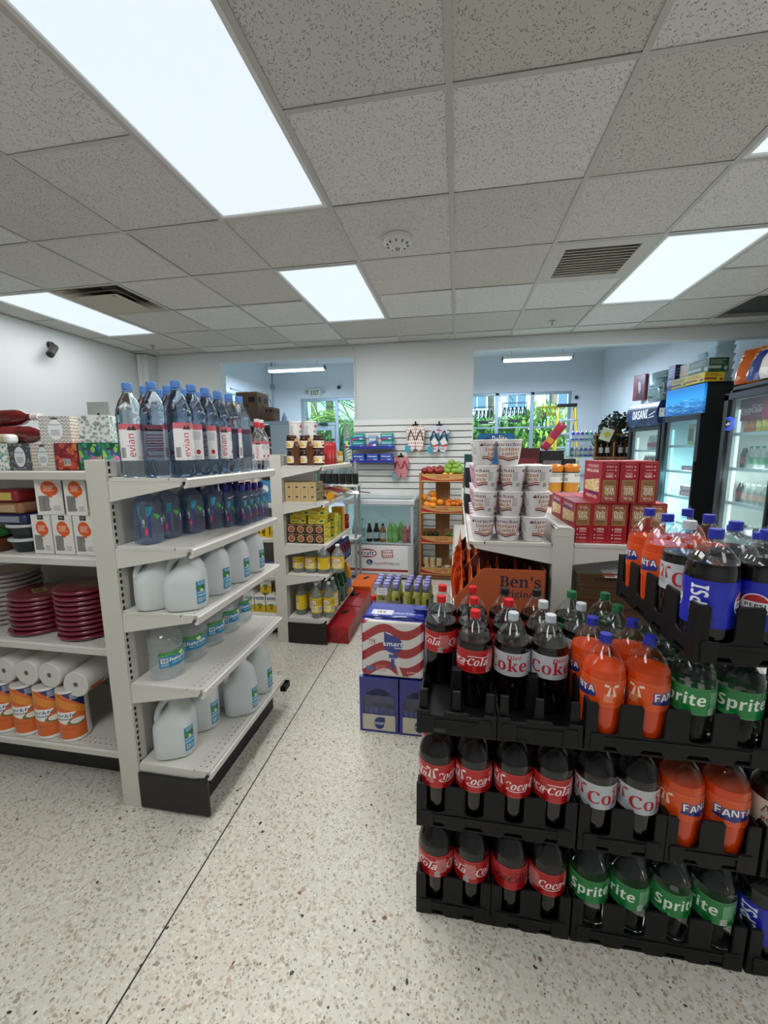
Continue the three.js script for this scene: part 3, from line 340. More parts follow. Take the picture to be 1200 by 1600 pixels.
// ---------------------------------------------------------------- water on the near end unit
{
  const evT = tex(512, 512, (x) => { fill(x, '#f1f0f0', 0, 0, 512, 512); fill(x, '#d9707c', 0, 0, 512, 80); poly(x, '#4a3240', [[150, 92], [190, 30], [215, 70], [250, 20], [300, 92]]); txt(x, 'evian', 200, 300, 150, '#c5163a', { rot: -Math.PI / 2, w: 'normal', sx: .95 }); smallPrint(x, '#8d96a2', 350, 110, 130, 120, 8); oval(x, '#c5163a', 420, 400, 36, 36); bars(x, 20, 330, 90, 150); smallPrint(x, '#99a', 300, 460, 190, 40, 4); });
  const evL = print(evT, .4), body = loft([[0, .03], [.006, .041], [.02, .0435], [.045, .0415], [.06, .0435], [.185, .0435], [.2, .042], [.215, .0435], [.235, .041], [.265, .03], [.288, .0165], [.296, .0135], [.306, .0135]], 28);
  const lab = loft([[.06, .0442], [.185, .0442]], 20, false, false, -1.15, 1.15), capG = loft([[.302, .0165], [.322, .0165], [.325, .015]], 20), ringG = loft([[.294, .0175], [.298, .0175]], 20);
  const ev = proto('water_bottle', 'water bottle', (g) => { P(g, 'bottle_body', body, water); P(g, 'label', lab, evL); P(g, 'cap', capG, paleBlueCap); P(g, 'neck_ring', ringG, paleBlueCap); });
  const G = 'large blue-capped water bottles on the top shelf';
  for (let r = 0; r < 7; r++) for (let c = 0; c < 3; c++) { if (r > 5 && c < 1) continue; put(ev, `large blue-capped water bottle, top shelf, ${ORD[r]} row from the near post, ${['aisle side', 'middle', 'panel side'][c]}`, -.945 - c * .094, 1.3128, -1.292 - r * .083, [1.35, .2, 2.4, -.5, .9, .1, 1.1, 3.1, .4][(r * 5 + c * 2) % 9], G); }
  const sm = proto('water_bottle', 'water bottle', (g) => { const b = loft([[0, .028], [.005, .034], [.04, .032], [.05, .034], [.13, .034], [.16, .03], [.19, .014], [.205, .0125]], 24); P(g, 'bottle_body', b, water); P(g, 'label', loft([[.045, .0347], [.135, .0347]], 20, false, false, -1.2, 1.2), evL); P(g, 'cap', loft([[.2, .0165], [.22, .0165], [.235, .008]], 20), M('#b8242c', .4)); P(g, 'clear_overcap', loft([[.218, .014], [.24, .012]], 16), M('#d8d5d5', .3)); });
  [[-.945, -1.86], [-.95, -1.915], [-1.03, -1.885], [-1.03, -1.95 + .02]].slice(0, 3).forEach(([x, z], i) => put(sm, `small red-capped water bottle at the top shelf's far end, ${['nearest the aisle edge', 'farthest along it', 'behind the other two'][i]}`, x, 1.3128, z, .6, 'small red-capped water bottles'));
  // square bottles with flower label
  const fiT = tex(512, 256, (x) => { seed = 12; x.clearRect(0, 0, 512, 256); for (const o of [0, 256]) { fill(x, '#2b3b98', o, 70, 14, 186); poly(x, '#2aa6c0', [[o, 0], [o + 30, 0], [o + 22, 60], [o, 80]]); poly(x, '#2aa6c0', [[o + 222, 0], [o + 250, 0], [o + 250, 90], [o + 228, 70]]); txt(x, 'FIJI', o + 128, 118, 46, '#ffffff', { skew: -.1, sx: .9 }); txt(x, 'WATER', o + 128, 152, 18, '#cfe3f5'); for (let k = 0; k < 6; k++) oval(x, ['#d01a5a', '#b3124a', '#e23a6e'][k % 3], o + 190 + 16 * Math.cos(k), 200 + 16 * Math.sin(k), 26, 14, k); oval(x, '#f3d34a', o + 190, 200, 7, 7); poly(x, '#49b24a', [[o + 30, 60], [o + 76, 84], [o + 40, 110]]); } });
  const fL = print(fiT, .4, { alphaTest: .5 }), sq = (k, h) => loft([[0, .8 * k, .8 * k, 4], [.006, k, k, 5], [h * .72, k, k, 5], [h * .8, k * .85, k * .85, 4], [h * .9, k * .38, k * .38, 2], [h, k * .36, k * .36, 2]], 32);
  const mkF = (k, h) => proto('square_water_bottle', 'water bottle', (g) => { P(g, 'bottle_body', sq(k, h), clearBlue); const a = .62; P(g, 'label', loft([[h * .12, k * 1.012, k * 1.012, 5], [h * .68, k * 1.012, k * 1.012, 5]], 24, false, false, -1.5, 1.2), fL); P(g, 'label', loft([[h * .12, k * 1.012, k * 1.012, 5], [h * .68, k * 1.012, k * 1.012, 5]], 16, false, false, 2.0, 3.6), fL); P(g, 'cap', loft([[h - .012, k * .46], [h + .014, k * .46], [h + .017, k * .42]], 20), navyCap); });
  const big = mkF(.04, .285 * .72), sml = mkF(.0285, .185 * .9);
  [[-1.12, -1.315], [-1.12, -1.42], [-1.085, -1.52], [-1.06, -1.62], [-1.15, -1.60]].forEach(([x, z], i) => put(big, `tall square water bottle with a flower label, second shelf, ${ORD[i]} from the near post`, x, 1.0668, z, 1.2, 'tall square water bottles'));
  const bxs = []; for (let r = 0; r < 5; r++) for (let c = 0; c < 3; c++) bxs.push([-.965 - c * .066 - (r < 1 ? .05 : 0), -1.655 - r * .062 + (r < 1 ? -.01 : 0), r, c]);
  bxs.forEach(([x, z, r, c]) => put(sml, `small square navy-capped water bottle, second shelf, ${ORD[r]} small row, ${['aisle side', 'middle', 'panel side'][c]}`, x, 1.0668, z, 1.35, 'small square water bottles'));
  // milky gallon jugs
  const zT = tex(256, 512, (x) => { fill(x, '#2a84ac', 0, 0, 256, 512); txt(x, '100% NATURAL', 128, 40, 26, '#fff'); txt(x, 'SPRING WATER', 128, 76, 24, '#e6f3f8'); poly(x, '#2f6b3c', [[0, 120], [60, 96], [130, 118], [200, 92], [256, 116], [256, 200], [0, 200]]); oval(x, '#4f8f46', 70, 150, 60, 30); oval(x, '#dbe6a0', 128, 205, 44, 30); txt(x, 'Zephyrhills', 128, 250, 44, '#fff', { sx: .95, line: '#17577a' }); fill(x, '#5fb2cf', 0, 290, 256, 60); txt(x, 'ONE GALLON', 128, 320, 26, '#fff'); fill(x, '#e8f0f2', 30, 380, 90, 90); bars(x, 34, 384, 82, 82); smallPrint(x, '#d8ebf2', 140, 380, 96, 90, 8); });
  const milky = M('#e9f0f1', .4, { transmission: .28, thickness: .0, ior: 1.4, specularIntensity: .5 }), jugL = print(zT, .4);
  const jugBody = merge([loft([[0, .06, .06, 3.4], [.01, .073, .073, 3.4], [.06, .076, .076, 3.2], [.13, .075, .075, 3.2], [.155, .066, .07, 2.9, .007], [.18, .05, .06, 2.6, .018], [.205, .038, .047, 2.3, .02], [.225, .028, .033, 2.1, .014, 0], [.238, .021, .021, 2, .01, 0], [.25, .02, .02, 2, .01, 0]], 32), tube([[.0, .232, 0], [-.024, .222, 0], [-.046, .2, 0], [-.058, .172, 0], [-.063, .145, 0], [-.06, .12, 0]], .0125, 20, 10)]);
  const jug = proto('water_jug', 'water jug', (g) => { P(g, 'jug_body', jugBody, milky); P(g, 'label', loft([[.03, .0758, .0758, 3.3], [.06, .0766, .0766, 3.2], [.128, .0757, .0757, 3.2]], 14, false, false, .5, 1.25), jugL); P(g, 'cap', loft([[.25, .022, .022, 2, .01], [.266, .022, .022, 2, .01]], 20), M('#4a7fb5', .4)); });
  const JG = 'milky gallon water jugs';
  [[-1.12, -1.325, 'at the back by the post on the third shelf', .2], [-1.0, -1.335, 'at the front by the post on the third shelf', -.45], [-1.0, -1.50, 'second along the edge of the third shelf', -.25], [-.995, -1.655, 'third along the edge of the third shelf', -.2], [-1.0, -1.81, 'farthest along the edge of the third shelf', -.2]].forEach(([x, z, l, a]) => put(jug, `milky gallon water jug ${l}`, x, .821, z, .62 + a * .4, JG).scale.set(.97, .86, .97));
  [[-1.11, -1.345, 'nearest the post on the bottom shelf', -.5], [-1.105, -1.505, 'second from the post on the bottom shelf', -.3], [-.985, -1.635, 'at the front edge in the middle of the bottom shelf', -.2], [-.99, -1.80, 'farthest along the bottom shelf', -.15], [-1.12, -1.67, 'at the back of the bottom shelf', 0]].forEach(([x, z, l, a]) => put(jug, `milky gallon water jug ${l}`, x, .196, z, .62 + a * .4, JG));
  // clear round jugs
  const rT = tex(512, 256, (x) => { fill(x, '#2580aa', 0, 0, 512, 256); fill(x, '#3e8a4a', 0, 0, 512, 70); for (let i = 0; i < 40; i++) oval(x, ['#2f6b3c', '#5da052', '#88b95c'][i % 3], i * 13, 30 + (i * 37 % 40), 22, 14); poly(x, '#2580aa', [[0, 80], [120, 62], [260, 84], [400, 60], [512, 80], [512, 110], [0, 110]]); oval(x, '#e0e58c', 330, 66, 46, 30); txt(x, 'Zephyrhills', 290, 130, 76, '#fff', { sx: .85, line: '#155472', lw: 8 }); txt(x, 'NATURAL SPRING WATER', 300, 196, 24, '#d5ebf4'); fill(x, '#e8eff0', 24, 100, 80, 80); bars(x, 28, 104, 72, 72); smallPrint(x, '#cfe6f0', 24, 200, 90, 40, 4); });
  const wob = []; for (let i = 0; i <= 26; i++) { const y = .006 + i * .0062; wob.push([y, .0655 + .0026 * Math.sin(i * 1.55) + (i > 8 && i < 19 ? -.001 : 0), undefined, 2.4]); }
  const rj = loft([[0, .054, .054, 2.4], ...wob.map(([y, r]) => [y, r, r, 2.4]), [.18, .062], [.2, .046], [.216, .028], [.222, .024], [.236, .024]], 36);
  const round = proto('round_water_jug', 'water jug', (g) => { P(g, 'jug_body', rj, clearJug); P(g, 'label', loft([[.058, .0688, .0688, 2.3], [.122, .0688, .0688, 2.3]], 26, false, false, -.25, 1.75), print(rT, .4)); P(g, 'cap', loft([[.228, .027], [.244, .027], [.246, .024]], 22), M('#cfe0ea', .3, { transmission: .5 })); });
  [[-1.115, -1.335], [-1.11, -1.475], [-1.108, -1.612], [-1.108, -1.745], [-1.108, -1.872]].forEach(([x, z], i) => put(round, `clear round water jug with blue label on the fourth shelf, ${ORD[i]} from the near post`, x, .533, z - .004, [.55, .15, .75, .6, .5][i], 'clear round water jugs').scale.setScalar(.93));
}
// ---------------------------------------------------------------- goods on the farther end unit
{
  const X = -1.2, Z = -2.70;
  const nuT = tex(256, 128, (x) => { fill(x, '#e7dcc2', 0, 0, 256, 128); for (const o of [0, 128]) { txt(x, 'nutella', o + 64, 34, 30, '#b3201f'); oval(x, '#7a4a26', o + 44, 86, 26, 20); oval(x, '#c98e4e', o + 84, 92, 26, 16); fill(x, '#d8b23a', o + 100, 50, 24, 60); } });
  const nu = proto('spread_jar', 'jar', (g) => { P(g, 'jar_body', loft([[0, .034, .026, 2.6], [.005, .038, .029, 2.6], [.085, .038, .029, 2.6], [.1, .032, .026, 2.4]], 24), M('#341a0e', .12, { clearcoat: .5 })); P(g, 'label', loft([[.018, .0387, .0297, 2.6], [.075, .0387, .0297, 2.6]], 24, false, false), print(nuT, .4)); P(g, 'lid', loft([[.1, .034, .029, 2.3], [.117, .034, .029, 2.3], [.12, .03, .025, 2.3]], 24), M('#e4e2de', .4)); });
  const dl = proto('spread_jar', 'jar', (g) => { g.add(...nu.clone().children); g.children[2].material = M('#3a1f14', .4); g.children.forEach((c) => { c.scale.y = .86; }); });
  for (let r = 0; r < 2; r++) for (let c = 0; c < 3; c++) put(dl, `hazelnut spread jar with cream label, ${r ? 'upper' : 'lower'} layer, ${ORD[c]} from the post`, X + .055 + c * .098, 1.3012 + r * .1045, Z - .06, .1 + .15 * c, 'hazelnut spread jars stacked in two layers');
  const sy = proto('syrup_bottle', 'bottle', (g) => { P(g, 'bottle_body', loft([[0, .02, .016], [.005, .024, .018], [.04, .019, .015], [.07, .026, .02], [.12, .026, .02], [.15, .016, .014], [.165, .01]], 20), M('#5a3210', .15, { clearcoat: .5 })); P(g, 'cap', loft([[.163, .013], [.185, .009]], 14), M('#c9922a', .4)); });
  put(sy, 'brown bear-shaped syrup bottle between the first two spread jars', X + .103, 1.3012, Z - .02, 0, 'brown syrup bottles'); put(sy, 'brown syrup bottle between the second and third spread jars', X + .2, 1.3012, Z - .02, 0, 'brown syrup bottles');
  const cofT = tex(256, 128, (x) => { fill(x, '#e2e1dc', 0, 0, 256, 128); for (const o of [0, 128]) { oval(x, '#c9432a', o + 50, 22, 20, 10); txt(x, 'oats', o + 50, 54, 26, '#4a5a7c'); oval(x, '#d2793a', o + 52, 96, 20, 14); smallPrint(x, '#889', o + 90, 20, 30, 90, 12); } });
  const can = proto('white_canister', 'canister', (g) => { P(g, 'can_body', loft([[0, .045], [.115, .045]], 24, true, false), print(cofT, .45)); P(g, 'lid', loft([[.113, .0465], [.124, .0465], [.126, .043]], 24), M('#d5d4d0', .4)); });
  [[-1.19, -2.83, 1.3012], [-1.19, -2.83, 1.456], [-1.085, -2.84, 1.3012], [-1.085, -2.84, 1.456]].forEach(([x, z, y], i) => put(can, `white oat canister on the top shelf, ${['lower left', 'upper left', 'lower right', 'upper right'][i]} of the block of four`, x + .05, y, z, .3, 'white oat canisters').scale.y = 1.22);
  const bagT = tex(128, 128, (x) => { fill(x, '#b3191f', 0, 0, 128, 128); poly(x, '#d9333a', [[0, 40], [128, 10], [128, 60], [0, 90]]); txt(x, 'SNACK', 64, 100, 22, '#f3e2d0', { sx: .9 }); fill(x, '#c9c2b4', 12, 60, 40, 34); });
  const rp = proto('red_packet', 'packet', (g) => P(g, 'packet_body', loft([[0, .036, .014, 3], [.02, .038, .022, 3], [.13, .038, .02, 3], [.16, .038, .004, 4]], 20), print(bagT, .28)));
  for (let i = 0; i < 3; i++) put(rp, `red standing packet on the top shelf, ${ORD[i]} of three beside the spread jars`, -.935, 1.3012, Z - .16 - i * .085, .9 + i * .1, 'red standing packets');
  const mu = T('mustard_jar', 'small yellow mustard jar at the far end of the top shelf', 'jar', -.935, 1.3012, -3.2); P(mu, 'jar_body', loft([[0, .03], [.004, .034], [.07, .034], [.08, .03]], 20), M('#c9962a', .25)); P(mu, 'lid', loft([[.08, .033], [.095, .033]], 18), M('#d8ae3a', .4)); P(mu, 'label', loft([[.02, .0345], [.06, .0345]], 20, false, false), M('#e6d9a8', .5));
  const gb = proto('clear_bottle', 'bottle', (g) => { P(g, 'bottle_body', loft([[0, .026], [.005, .03], [.1, .03], [.13, .018], [.15, .012], [.175, .012]], 20), water); P(g, 'cap', loft([[.172, .0145], [.19, .014]], 14), M('#3d4a44', .4)); P(g, 'label', loft([[.03, .0305], [.08, .0305]], 18, false, false), M('#bcc6c0', .5)); });
  [[-1.0, -3.02], [-.935, -3.06], [-1.0, -3.12], [-1.07, -3.06]].forEach(([x, z], i) => put(gb, `clear glass bottle on the top shelf behind the red packets, ${ORD[i]} from the front`, x, 1.3012, z, i, 'clear glass bottles behind the red packets'));
  // second shelf: tan cartons, tan and red bags, price tag
  const tanF = tex(128, 128, (x) => { fill(x, '#c3ab7c', 0, 0, 128, 128); x.lineWidth = 4; x.strokeStyle = '#a88e5e'; x.strokeRect(8, 8, 112, 112); poly(x, '#2b2218', [[44, 56], [88, 52], [92, 72], [40, 72]]); smallPrint(x, '#8a744c', 30, 22, 70, 20, 2); smallPrint(x, '#8a744c', 26, 88, 76, 20, 2); });
  const tanS = tex(128, 64, (x) => { seed = 61; fill(x, '#a3946a', 0, 0, 128, 64); fill(x, '#3b4a3a', 10, 8, 50, 48); smallPrint(x, '#e5dcc0', 16, 16, 40, 30, 4); smallPrint(x, '#4a4230', 70, 10, 48, 44, 6); });
  const tF = print(tanF, .6), tS = print(tanS, .6), tanP = proto('tea_carton', 'carton', (g) => { const m = carton(.056, .068, .15, tF, tS, tF); m.name = 'carton'; g.add(m); });
  for (let r = 0; r < 2; r++) for (let c = 0; c < 4; c++) put(tanP, `tan carton with a small dark mark, ${r ? 'upper' : 'lower'} row, ${ORD[c]} from the post`, X + .036 + c * .0575, 1.0462 + r * .0685, Z - .09, 0, 'tan cartons stacked two high');
  const pillow = (w, h, d) => loft([[0, w * .48, .003, 4], [h * .1, w * .5, d * .3, 3], [h * .35, w * .5, d * .5, 2.6], [h * .7, w * .49, d * .48, 2.6], [h * .9, w * .49, d * .25, 3], [h, w * .48, .003, 4]], 24);
  const bagM = (c, s) => { const t = tex(128, 128, (x) => { seed = s; fill(x, c, 0, 0, 128, 128); for (let i = 0; i < 16; i++) oval(x, ['rgba(255,255,255,.25)', 'rgba(40,20,10,.4)', 'rgba(220,180,90,.5)'][i % 3], rr(0, 128), rr(0, 128), rr(5, 22), rr(4, 14)); smallPrint(x, '#f0e6d6', 24, 52, 80, 24, 2); }); return print(t, .25); };
  const redBag = bagM('#8f1c22', 71), tanBag = bagM('#a98a5c', 72);
  [[-1.06, -2.98, redBag, 'red candy bag lying at the back of the second shelf'], [-.99, -3.08, redBag, 'red candy bag lying in the middle of the second shelf'], [-1.08, -3.18, redBag, 'red candy bag lying farthest back on the second shelf'], [-.97, -2.93, tanBag, 'tan nut bag lying in front of the red bags'], [-.96, -3.18, tanBag, 'tan nut bag at the far end of the second shelf']].forEach(([x, z, m, l], i) => { const t = T('candy_bag', l, 'bag', x, 1.075 + (i % 3) * .012, z, 0, 'candy and nut bags on the second shelf'); P(t, 'bag_body', pillow(.15, .2, .055), m, 0, 0, .1, -Math.PI / 2 + .1, 0, 0); t.rotation.y = .7 + i * .4; });
  const tag = T('price_disc', 'round orange price disc hanging on the second shelf edge', 'price tag', -.888, 1.075, -2.80); P(tag, 'disc', cyl(.032, .003, 0, 0, 0, .032, 24).rotateX(Math.PI / 2), M('#d99a1c', .4), 0, 0, 0, 0, .9, 0); P(tag, 'clip', box(.006, .03, .004, 0, -.03, 0), grey);
  const fl = T('flyer', 'white flyer card with a black mark lying on the far end of the second shelf', 'card', -.86, 1.062, -3.26); P(fl, 'card', rbox(.14, .003, .12, .001), M('#dfe0de', .6), 0, 0, 0, .1, .3, -.12); P(fl, 'black_mark', cyl(.02, .0008, 0, .0025, 0, .02, 16), dark, 0, 0, 0, .1, .3, -.12);
  const fl2 = T('flyer', 'dark card lying beside the white flyer at the shelf end', 'card', -.79, 1.055, -3.36); P(fl2, 'card', rbox(.15, .003, .07, .001), M('#2c2826', .5), 0, 0, 0, 0, .2, -.15); P(fl2, 'clip', box(.02, .006, .02), grey, -.06, .004, 0);
  // third shelf: cocoa cup boxes, yellow bouillon cartons
  const cupT = tex(128, 128, (x) => { fill(x, '#4a2a1a', 0, 0, 128, 128); fill(x, '#6b4a30', 0, 0, 128, 14); oval(x, '#d6c7b4', 64, 66, 46, 46); oval(x, '#8a4f26', 64, 66, 38, 38); oval(x, '#a4652f', 64, 58, 30, 22); smallPrint(x, '#e2d3a8', 14, 4, 100, 8, 1); fill(x, '#33190f', 0, 112, 128, 16); });
  const yelT = tex(128, 64, (x) => { seed = 81; fill(x, '#d8c41f', 0, 0, 128, 64); poly(x, '#e6dc5a', [[0, 40], [60, 10], [128, 30], [128, 64], [0, 64]]); txt(x, 'Maggi', 60, 24, 24, '#8f2f1c', { skew: .15 }); oval(x, '#5a8c2e', 104, 44, 16, 10); smallPrint(x, '#6a5a14', 10, 42, 70, 16, 3); });
  const cF = print(cupT, .5), yS = print(yelT, .45), cupB = proto('cocoa_carton', 'carton', (g) => { const m = carton(.068, .068, .16, cF, yS, cF); m.name = 'carton'; g.add(m); });
  for (let r = 0; r < 2; r++) for (let c = 0; c < 4; c++) put(cupB, `brown carton with a round cup picture, ${r ? 'upper' : 'lower'} row, ${ORD[c]} from the post`, X + .04 + c * .0695, .7462 + r * .0685, Z - .1, 0, 'brown cup-picture cartons stacked two high');
  const yB = proto('bouillon_carton', 'carton', (g) => { const m = carton(.12, .06, .09, yS, yS, yS); m.name = 'carton'; g.add(m); });
  [[-1.12, 0, 0], [-.985, 0, 0], [-1.1, 1, 0], [-.975, 1, 0], [-.96, 0, 1], [-.96, 1, 1], [-.955, 2, 1]].forEach(([x, r, k], i) => put(yB, `yellow and green bouillon carton, third shelf, ${ORD[i]} in the pile by the brown cartons`, x, .7462 + (k ? 0 : .1375) * 1 + r * .0605, Z - (k ? .27 : .1), .05 * (i % 3), 'yellow bouillon cartons'));
  const gr = T('bouillon_carton', 'lime green carton on the third shelf beside the yellow cartons', 'carton', -.955, .7462, -3.09); const gm = carton(.09, .15, .07, M('#8fae3a', .45)); gm.name = 'carton'; gr.add(gm); P(gr, 'printed_panel', box(.06, .08, .002, 0, .08, .036), M('#dfe3a0', .5));
  const yt = T('bouillon_carton', 'tall orange-yellow carton at the far end of the third shelf', 'carton', -.95, .7462, -3.2); const ym = carton(.09, .2, .07, M('#d59a2a', .45)); ym.name = 'carton'; yt.add(ym); P(yt, 'printed_panel', box(.06, .1, .002, 0, .1, .036), M('#efe0a0', .5));
  const rt = T('candy_bag', 'red bag at the far end of the third shelf', 'bag', -.94, .7462, -3.33); P(rt, 'bag_body', pillow(.09, .12, .06), redBag);
  // fourth and bottom shelf: yellow-labelled tonic bottles
  const toT = tex(512, 256, (x) => { fill(x, '#e2c31c', 0, 0, 512, 256); for (const o of [0, 256]) { fill(x, '#ead9a0', o + 60, 130, 140, 110); poly(x, '#a3202a', [[o + 68, 40], [o + 128, 26], [o + 188, 40], [o + 190, 110], [o + 128, 140], [o + 66, 110]]); poly(x, '#f2ecd8', [[o + 76, 48], [o + 128, 36], [o + 180, 48], [o + 182, 104], [o + 128, 128], [o + 74, 104]]); txt(x, 'MINERAL', o + 128, 70, 24, '#7a1820', { sx: .9 }); txt(x, 'TONIC', o + 128, 98, 28, '#7a1820'); txt(x, 'water', o + 128, 176, 22, '#7a6a2a'); } bars(x, 216, 150, 60, 80); smallPrint(x, '#5a4f10', 206, 30, 80, 90, 8); });
  const toL = print(toT, .4), mkT = (h, r) => proto('tonic_bottle', 'soda bottle', (g) => { P(g, 'bottle_body', loft([[0, r * .8], [h * .03, r], [h * .55, r], [h * .66, r * .92], [h * .82, r * .45], [h * .9, r * .28], [h * .95, r * .28]], 24), lemonade); P(g, 'label', loft([[h * .16, r * 1.012], [h * .58, r * 1.012]], 24, false, false), toL); P(g, 'cap', loft([[h * .93, r * .34], [h * .995, r * .34], [h, r * .3]], 18), whiteCap); });
  const t2 = mkT(.205, .047), t1 = mkT(.262, .041);
  for (let c = 0; c < 4; c++) put(t2, `clear bottle with a yellow tonic label on the fourth shelf, ${ORD[c]} from the post`, X + .065 + c * .0965, .5212, Z - .075 - (c === 3 ? .03 : 0), [-1.75, -1.2, .9, 2.2][c] - .6, 'yellow-label tonic bottles, fourth shelf');
  [[-1.125, -2.77, .9], [-1.03, -2.80, 1.6], [-.99, -2.725, -1.65], [-.905, -2.75, -1.55], [-1.1, -2.88, 0], [-1.0, -2.9, 0], [-.91, -2.86, 0]].forEach(([x, z, a], i) => put(t1, `tall clear bottle with yellow tonic label, bottom shelf, ${ORD[i]} from the front`, x, .1962, z, a - .3, 'yellow-label tonic bottles, bottom shelf'));
  const gl = proto('green_bottle', 'soda bottle', (g) => { P(g, 'bottle_body', loft([[0, .034], [.006, .04], [.14, .04], [.19, .03], [.23, .014], [.26, .0125]], 22), M('#0f3a20', .1, { clearcoat: .5 })); P(g, 'label', loft([[.06, .0405], [.13, .0405]], 20, false, false), M('#49604f', .5)); P(g, 'cap', loft([[.256, .015], [.275, .0145]], 16), greenCap); });
  [[-.92, -2.97], [-1.01, -3.0], [-.915, -3.07], [-1.0, -3.1], [-.915, -3.16]].forEach(([x, z], i) => put(gl, `dark green bottle on the bottom shelf, ${ORD[i]} behind the tonic bottles`, x, .1962, z, i, 'dark green bottles on the bottom shelf'));
  const og = proto('orange_bottle', 'soda bottle', (g) => { P(g, 'bottle_body', loft([[0, .036], [.006, .043], [.17, .043], [.22, .03], [.26, .014], [.29, .0125]], 22), M('#cf8a16', .12, { clearcoat: .4 })); P(g, 'label', loft([[.06, .0436], [.14, .0436]], 22, false, false), M('#5a6cb0', .4)); P(g, 'cap', loft([[.285, .0155], [.305, .015]], 16), blueCap); });
  [[-.91, -3.26], [-1.0, -3.27]].forEach(([x, z], i) => put(og, `orange soda bottle with blue label, far end of the bottom shelf, ${i ? 'panel side' : 'aisle side'}`, x, .1962, z, i, 'orange soda bottles on the bottom shelf'));
  const ju = proto('juice_pack', 'juice pack', (g) => { const b = loft([[0, .026], [.004, .029], [.1, .029], [.13, .018], [.145, .013]], 16); for (let i = 0; i < 2; i++) for (let j = 0; j < 3; j++) { const q = P(g, 'bottle', b, M('#4c0d1c', .15, { clearcoat: .4 }), -.03 + i * .06, 0, .06 - j * .06); P(q, 'cap', loft([[.143, .016], [.162, .015]], 14), M('#27408c', .4)); P(q, 'label', loft([[.02, .0295], [.06, .0295]], 16, false, false), M('#34508f', .4)); } });
  put(ju, 'pack of dark red juice bottles with blue caps, nearer one on the fourth shelf', -.93, .5212, -3.02, 0, 'dark red juice packs'); put(ju, 'pack of dark red juice bottles with blue caps, farther one on the fourth shelf', -.93, .5212, -3.22, 0, 'dark red juice packs');
}
{ // goods on the run left of the farther post
  const enT = tex(128, 256, (x) => { fill(x, '#141414', 0, 0, 128, 256); for (const k of [0, 1, 2]) poly(x, '#58b52e', [[44 + k * 15, 50], [52 + k * 15, 46], [54 + k * 15, 90 + (k % 2) * 18], [47 + k * 15, 118]]); txt(x, 'MONSTER', 64, 150, 22, '#e2e2e2', { font: 'serif' }); smallPrint(x, '#8a8a8a', 20, 190, 90, 40, 4); });
  const en = proto('drink_can', 'drink can', (g) => { P(g, 'can_body', loft([[0, .024], [.008, .033], [.145, .033], [.157, .026]], 22), print(enT, .25, { metalness: .3 })); P(g, 'rim_top', loft([[.155, .0265], [.16, .0265], [.16, .022]], 20), steel); });
  const en2 = proto('drink_can', 'drink can', (g) => { P(g, 'can_body', loft([[0, .024], [.008, .033], [.112, .033], [.122, .026]], 22), M('#2a1618', .25, { metalness: .3 })); P(g, 'label', loft([[.03, .0335], [.085, .0335]], 22, false, false), M('#9c2a2c', .35)); P(g, 'rim_top', loft([[.121, .0265], [.126, .0265]], 20), steel); });
  for (let c = 0; c < 4; c++) { put(en2, `dark red short drink can on the top shelf, ${ORD[c]} from the post`, -1.345 - c * .07, 1.3015, -2.78, 0, 'dark red drink cans'); put(en, `black tall drink can with a green claw mark, ${ORD[c]} from the post`, -1.345 - c * .07, 1.429, -2.78, -.5 + .1 * c, 'black drink cans on top of the red ones'); }
  const yc = tex(256, 128, (x) => { fill(x, '#e0b912', 0, 0, 256, 128); for (const o of [0, 128]) { oval(x, '#c2301c', o + 60, 40, 30, 16); txt(x, 'S', o + 92, 70, 44, '#241a10'); oval(x, '#8a4a1e', o + 50, 92, 24, 16); fill(x, '#2a2a1c', o + 6, 20, 8, 90); } });
  const can = proto('yellow_can', 'food can', (g) => { P(g, 'can_body', loft([[0, .046], [.11, .046]], 24, true, true), print(yc, .4)); P(g, 'rim', loft([[.108, .048], [.114, .048], [.114, .044]], 24), steel); });
  for (let c = 0; c < 6; c++) put(can, `yellow food can on the middle shelf behind the water, ${ORD[c]} from the post`, -1.35 - c * .098, .7765, -2.79, .3 * c, 'yellow food cans');
  const jb = proto('lidded_jar', 'jar', (g) => { P(g, 'jar_body', loft([[0, .03], [.004, .034], [.08, .034], [.09, .03]], 20), M('#c98f7a', .2, { clearcoat: .4 })); P(g, 'lid', loft([[.09, .034], [.112, .034], [.114, .03]], 20), M('#a3222a', .4)); P(g, 'label', loft([[.02, .0345], [.07, .0345]], 20, false, false), M('#d9c9c0', .5)); });
  for (let c = 0; c < 5; c++) for (let r = 0; r < 2; r++) put(jb, `red-lidded jar on the second shelf behind the water, ${r ? 'upper' : 'lower'} layer, ${ORD[c]} from the post`, -1.43 - c * .074, 1.0315 + r * .1145, -2.785, 0, 'red-lidded jars in two layers');
  const bw = proto('blue_carton', 'carton', (g) => { const m = carton(.09, .16, .06, M('#3f86b4', .45)); m.name = 'carton'; g.add(m); P(g, 'printed_disc', cyl(.028, .002, 0, 0, 0, .028, 20).rotateX(Math.PI / 2), M('#dfe2dc', .5), 0, .1, .031); });
  put(bw, 'blue carton with a pale disc on the second shelf beside the post', -1.355, 1.0315, -2.77);
  const sj = proto('small_can', 'food can', (g) => { P(g, 'can_body', loft([[0, .036], [.07, .036]], 20), M('#5a4a40', .4)); P(g, 'label', loft([[.012, .0364], [.058, .0364]], 20, false, false), M('#8d8578', .5)); P(g, 'rim', loft([[.068, .0375], [.073, .0375]], 20), steel); });
  for (let c = 0; c < 4; c++) for (let r = 0; r < 2; r++) put(sj, `small dim food can above the milk, ${r ? 'upper' : 'lower'} layer, ${ORD[c]} from the post`, -1.56 - c * .08, .4915 + r * .0735, -2.85, 0, 'small dim food cans');
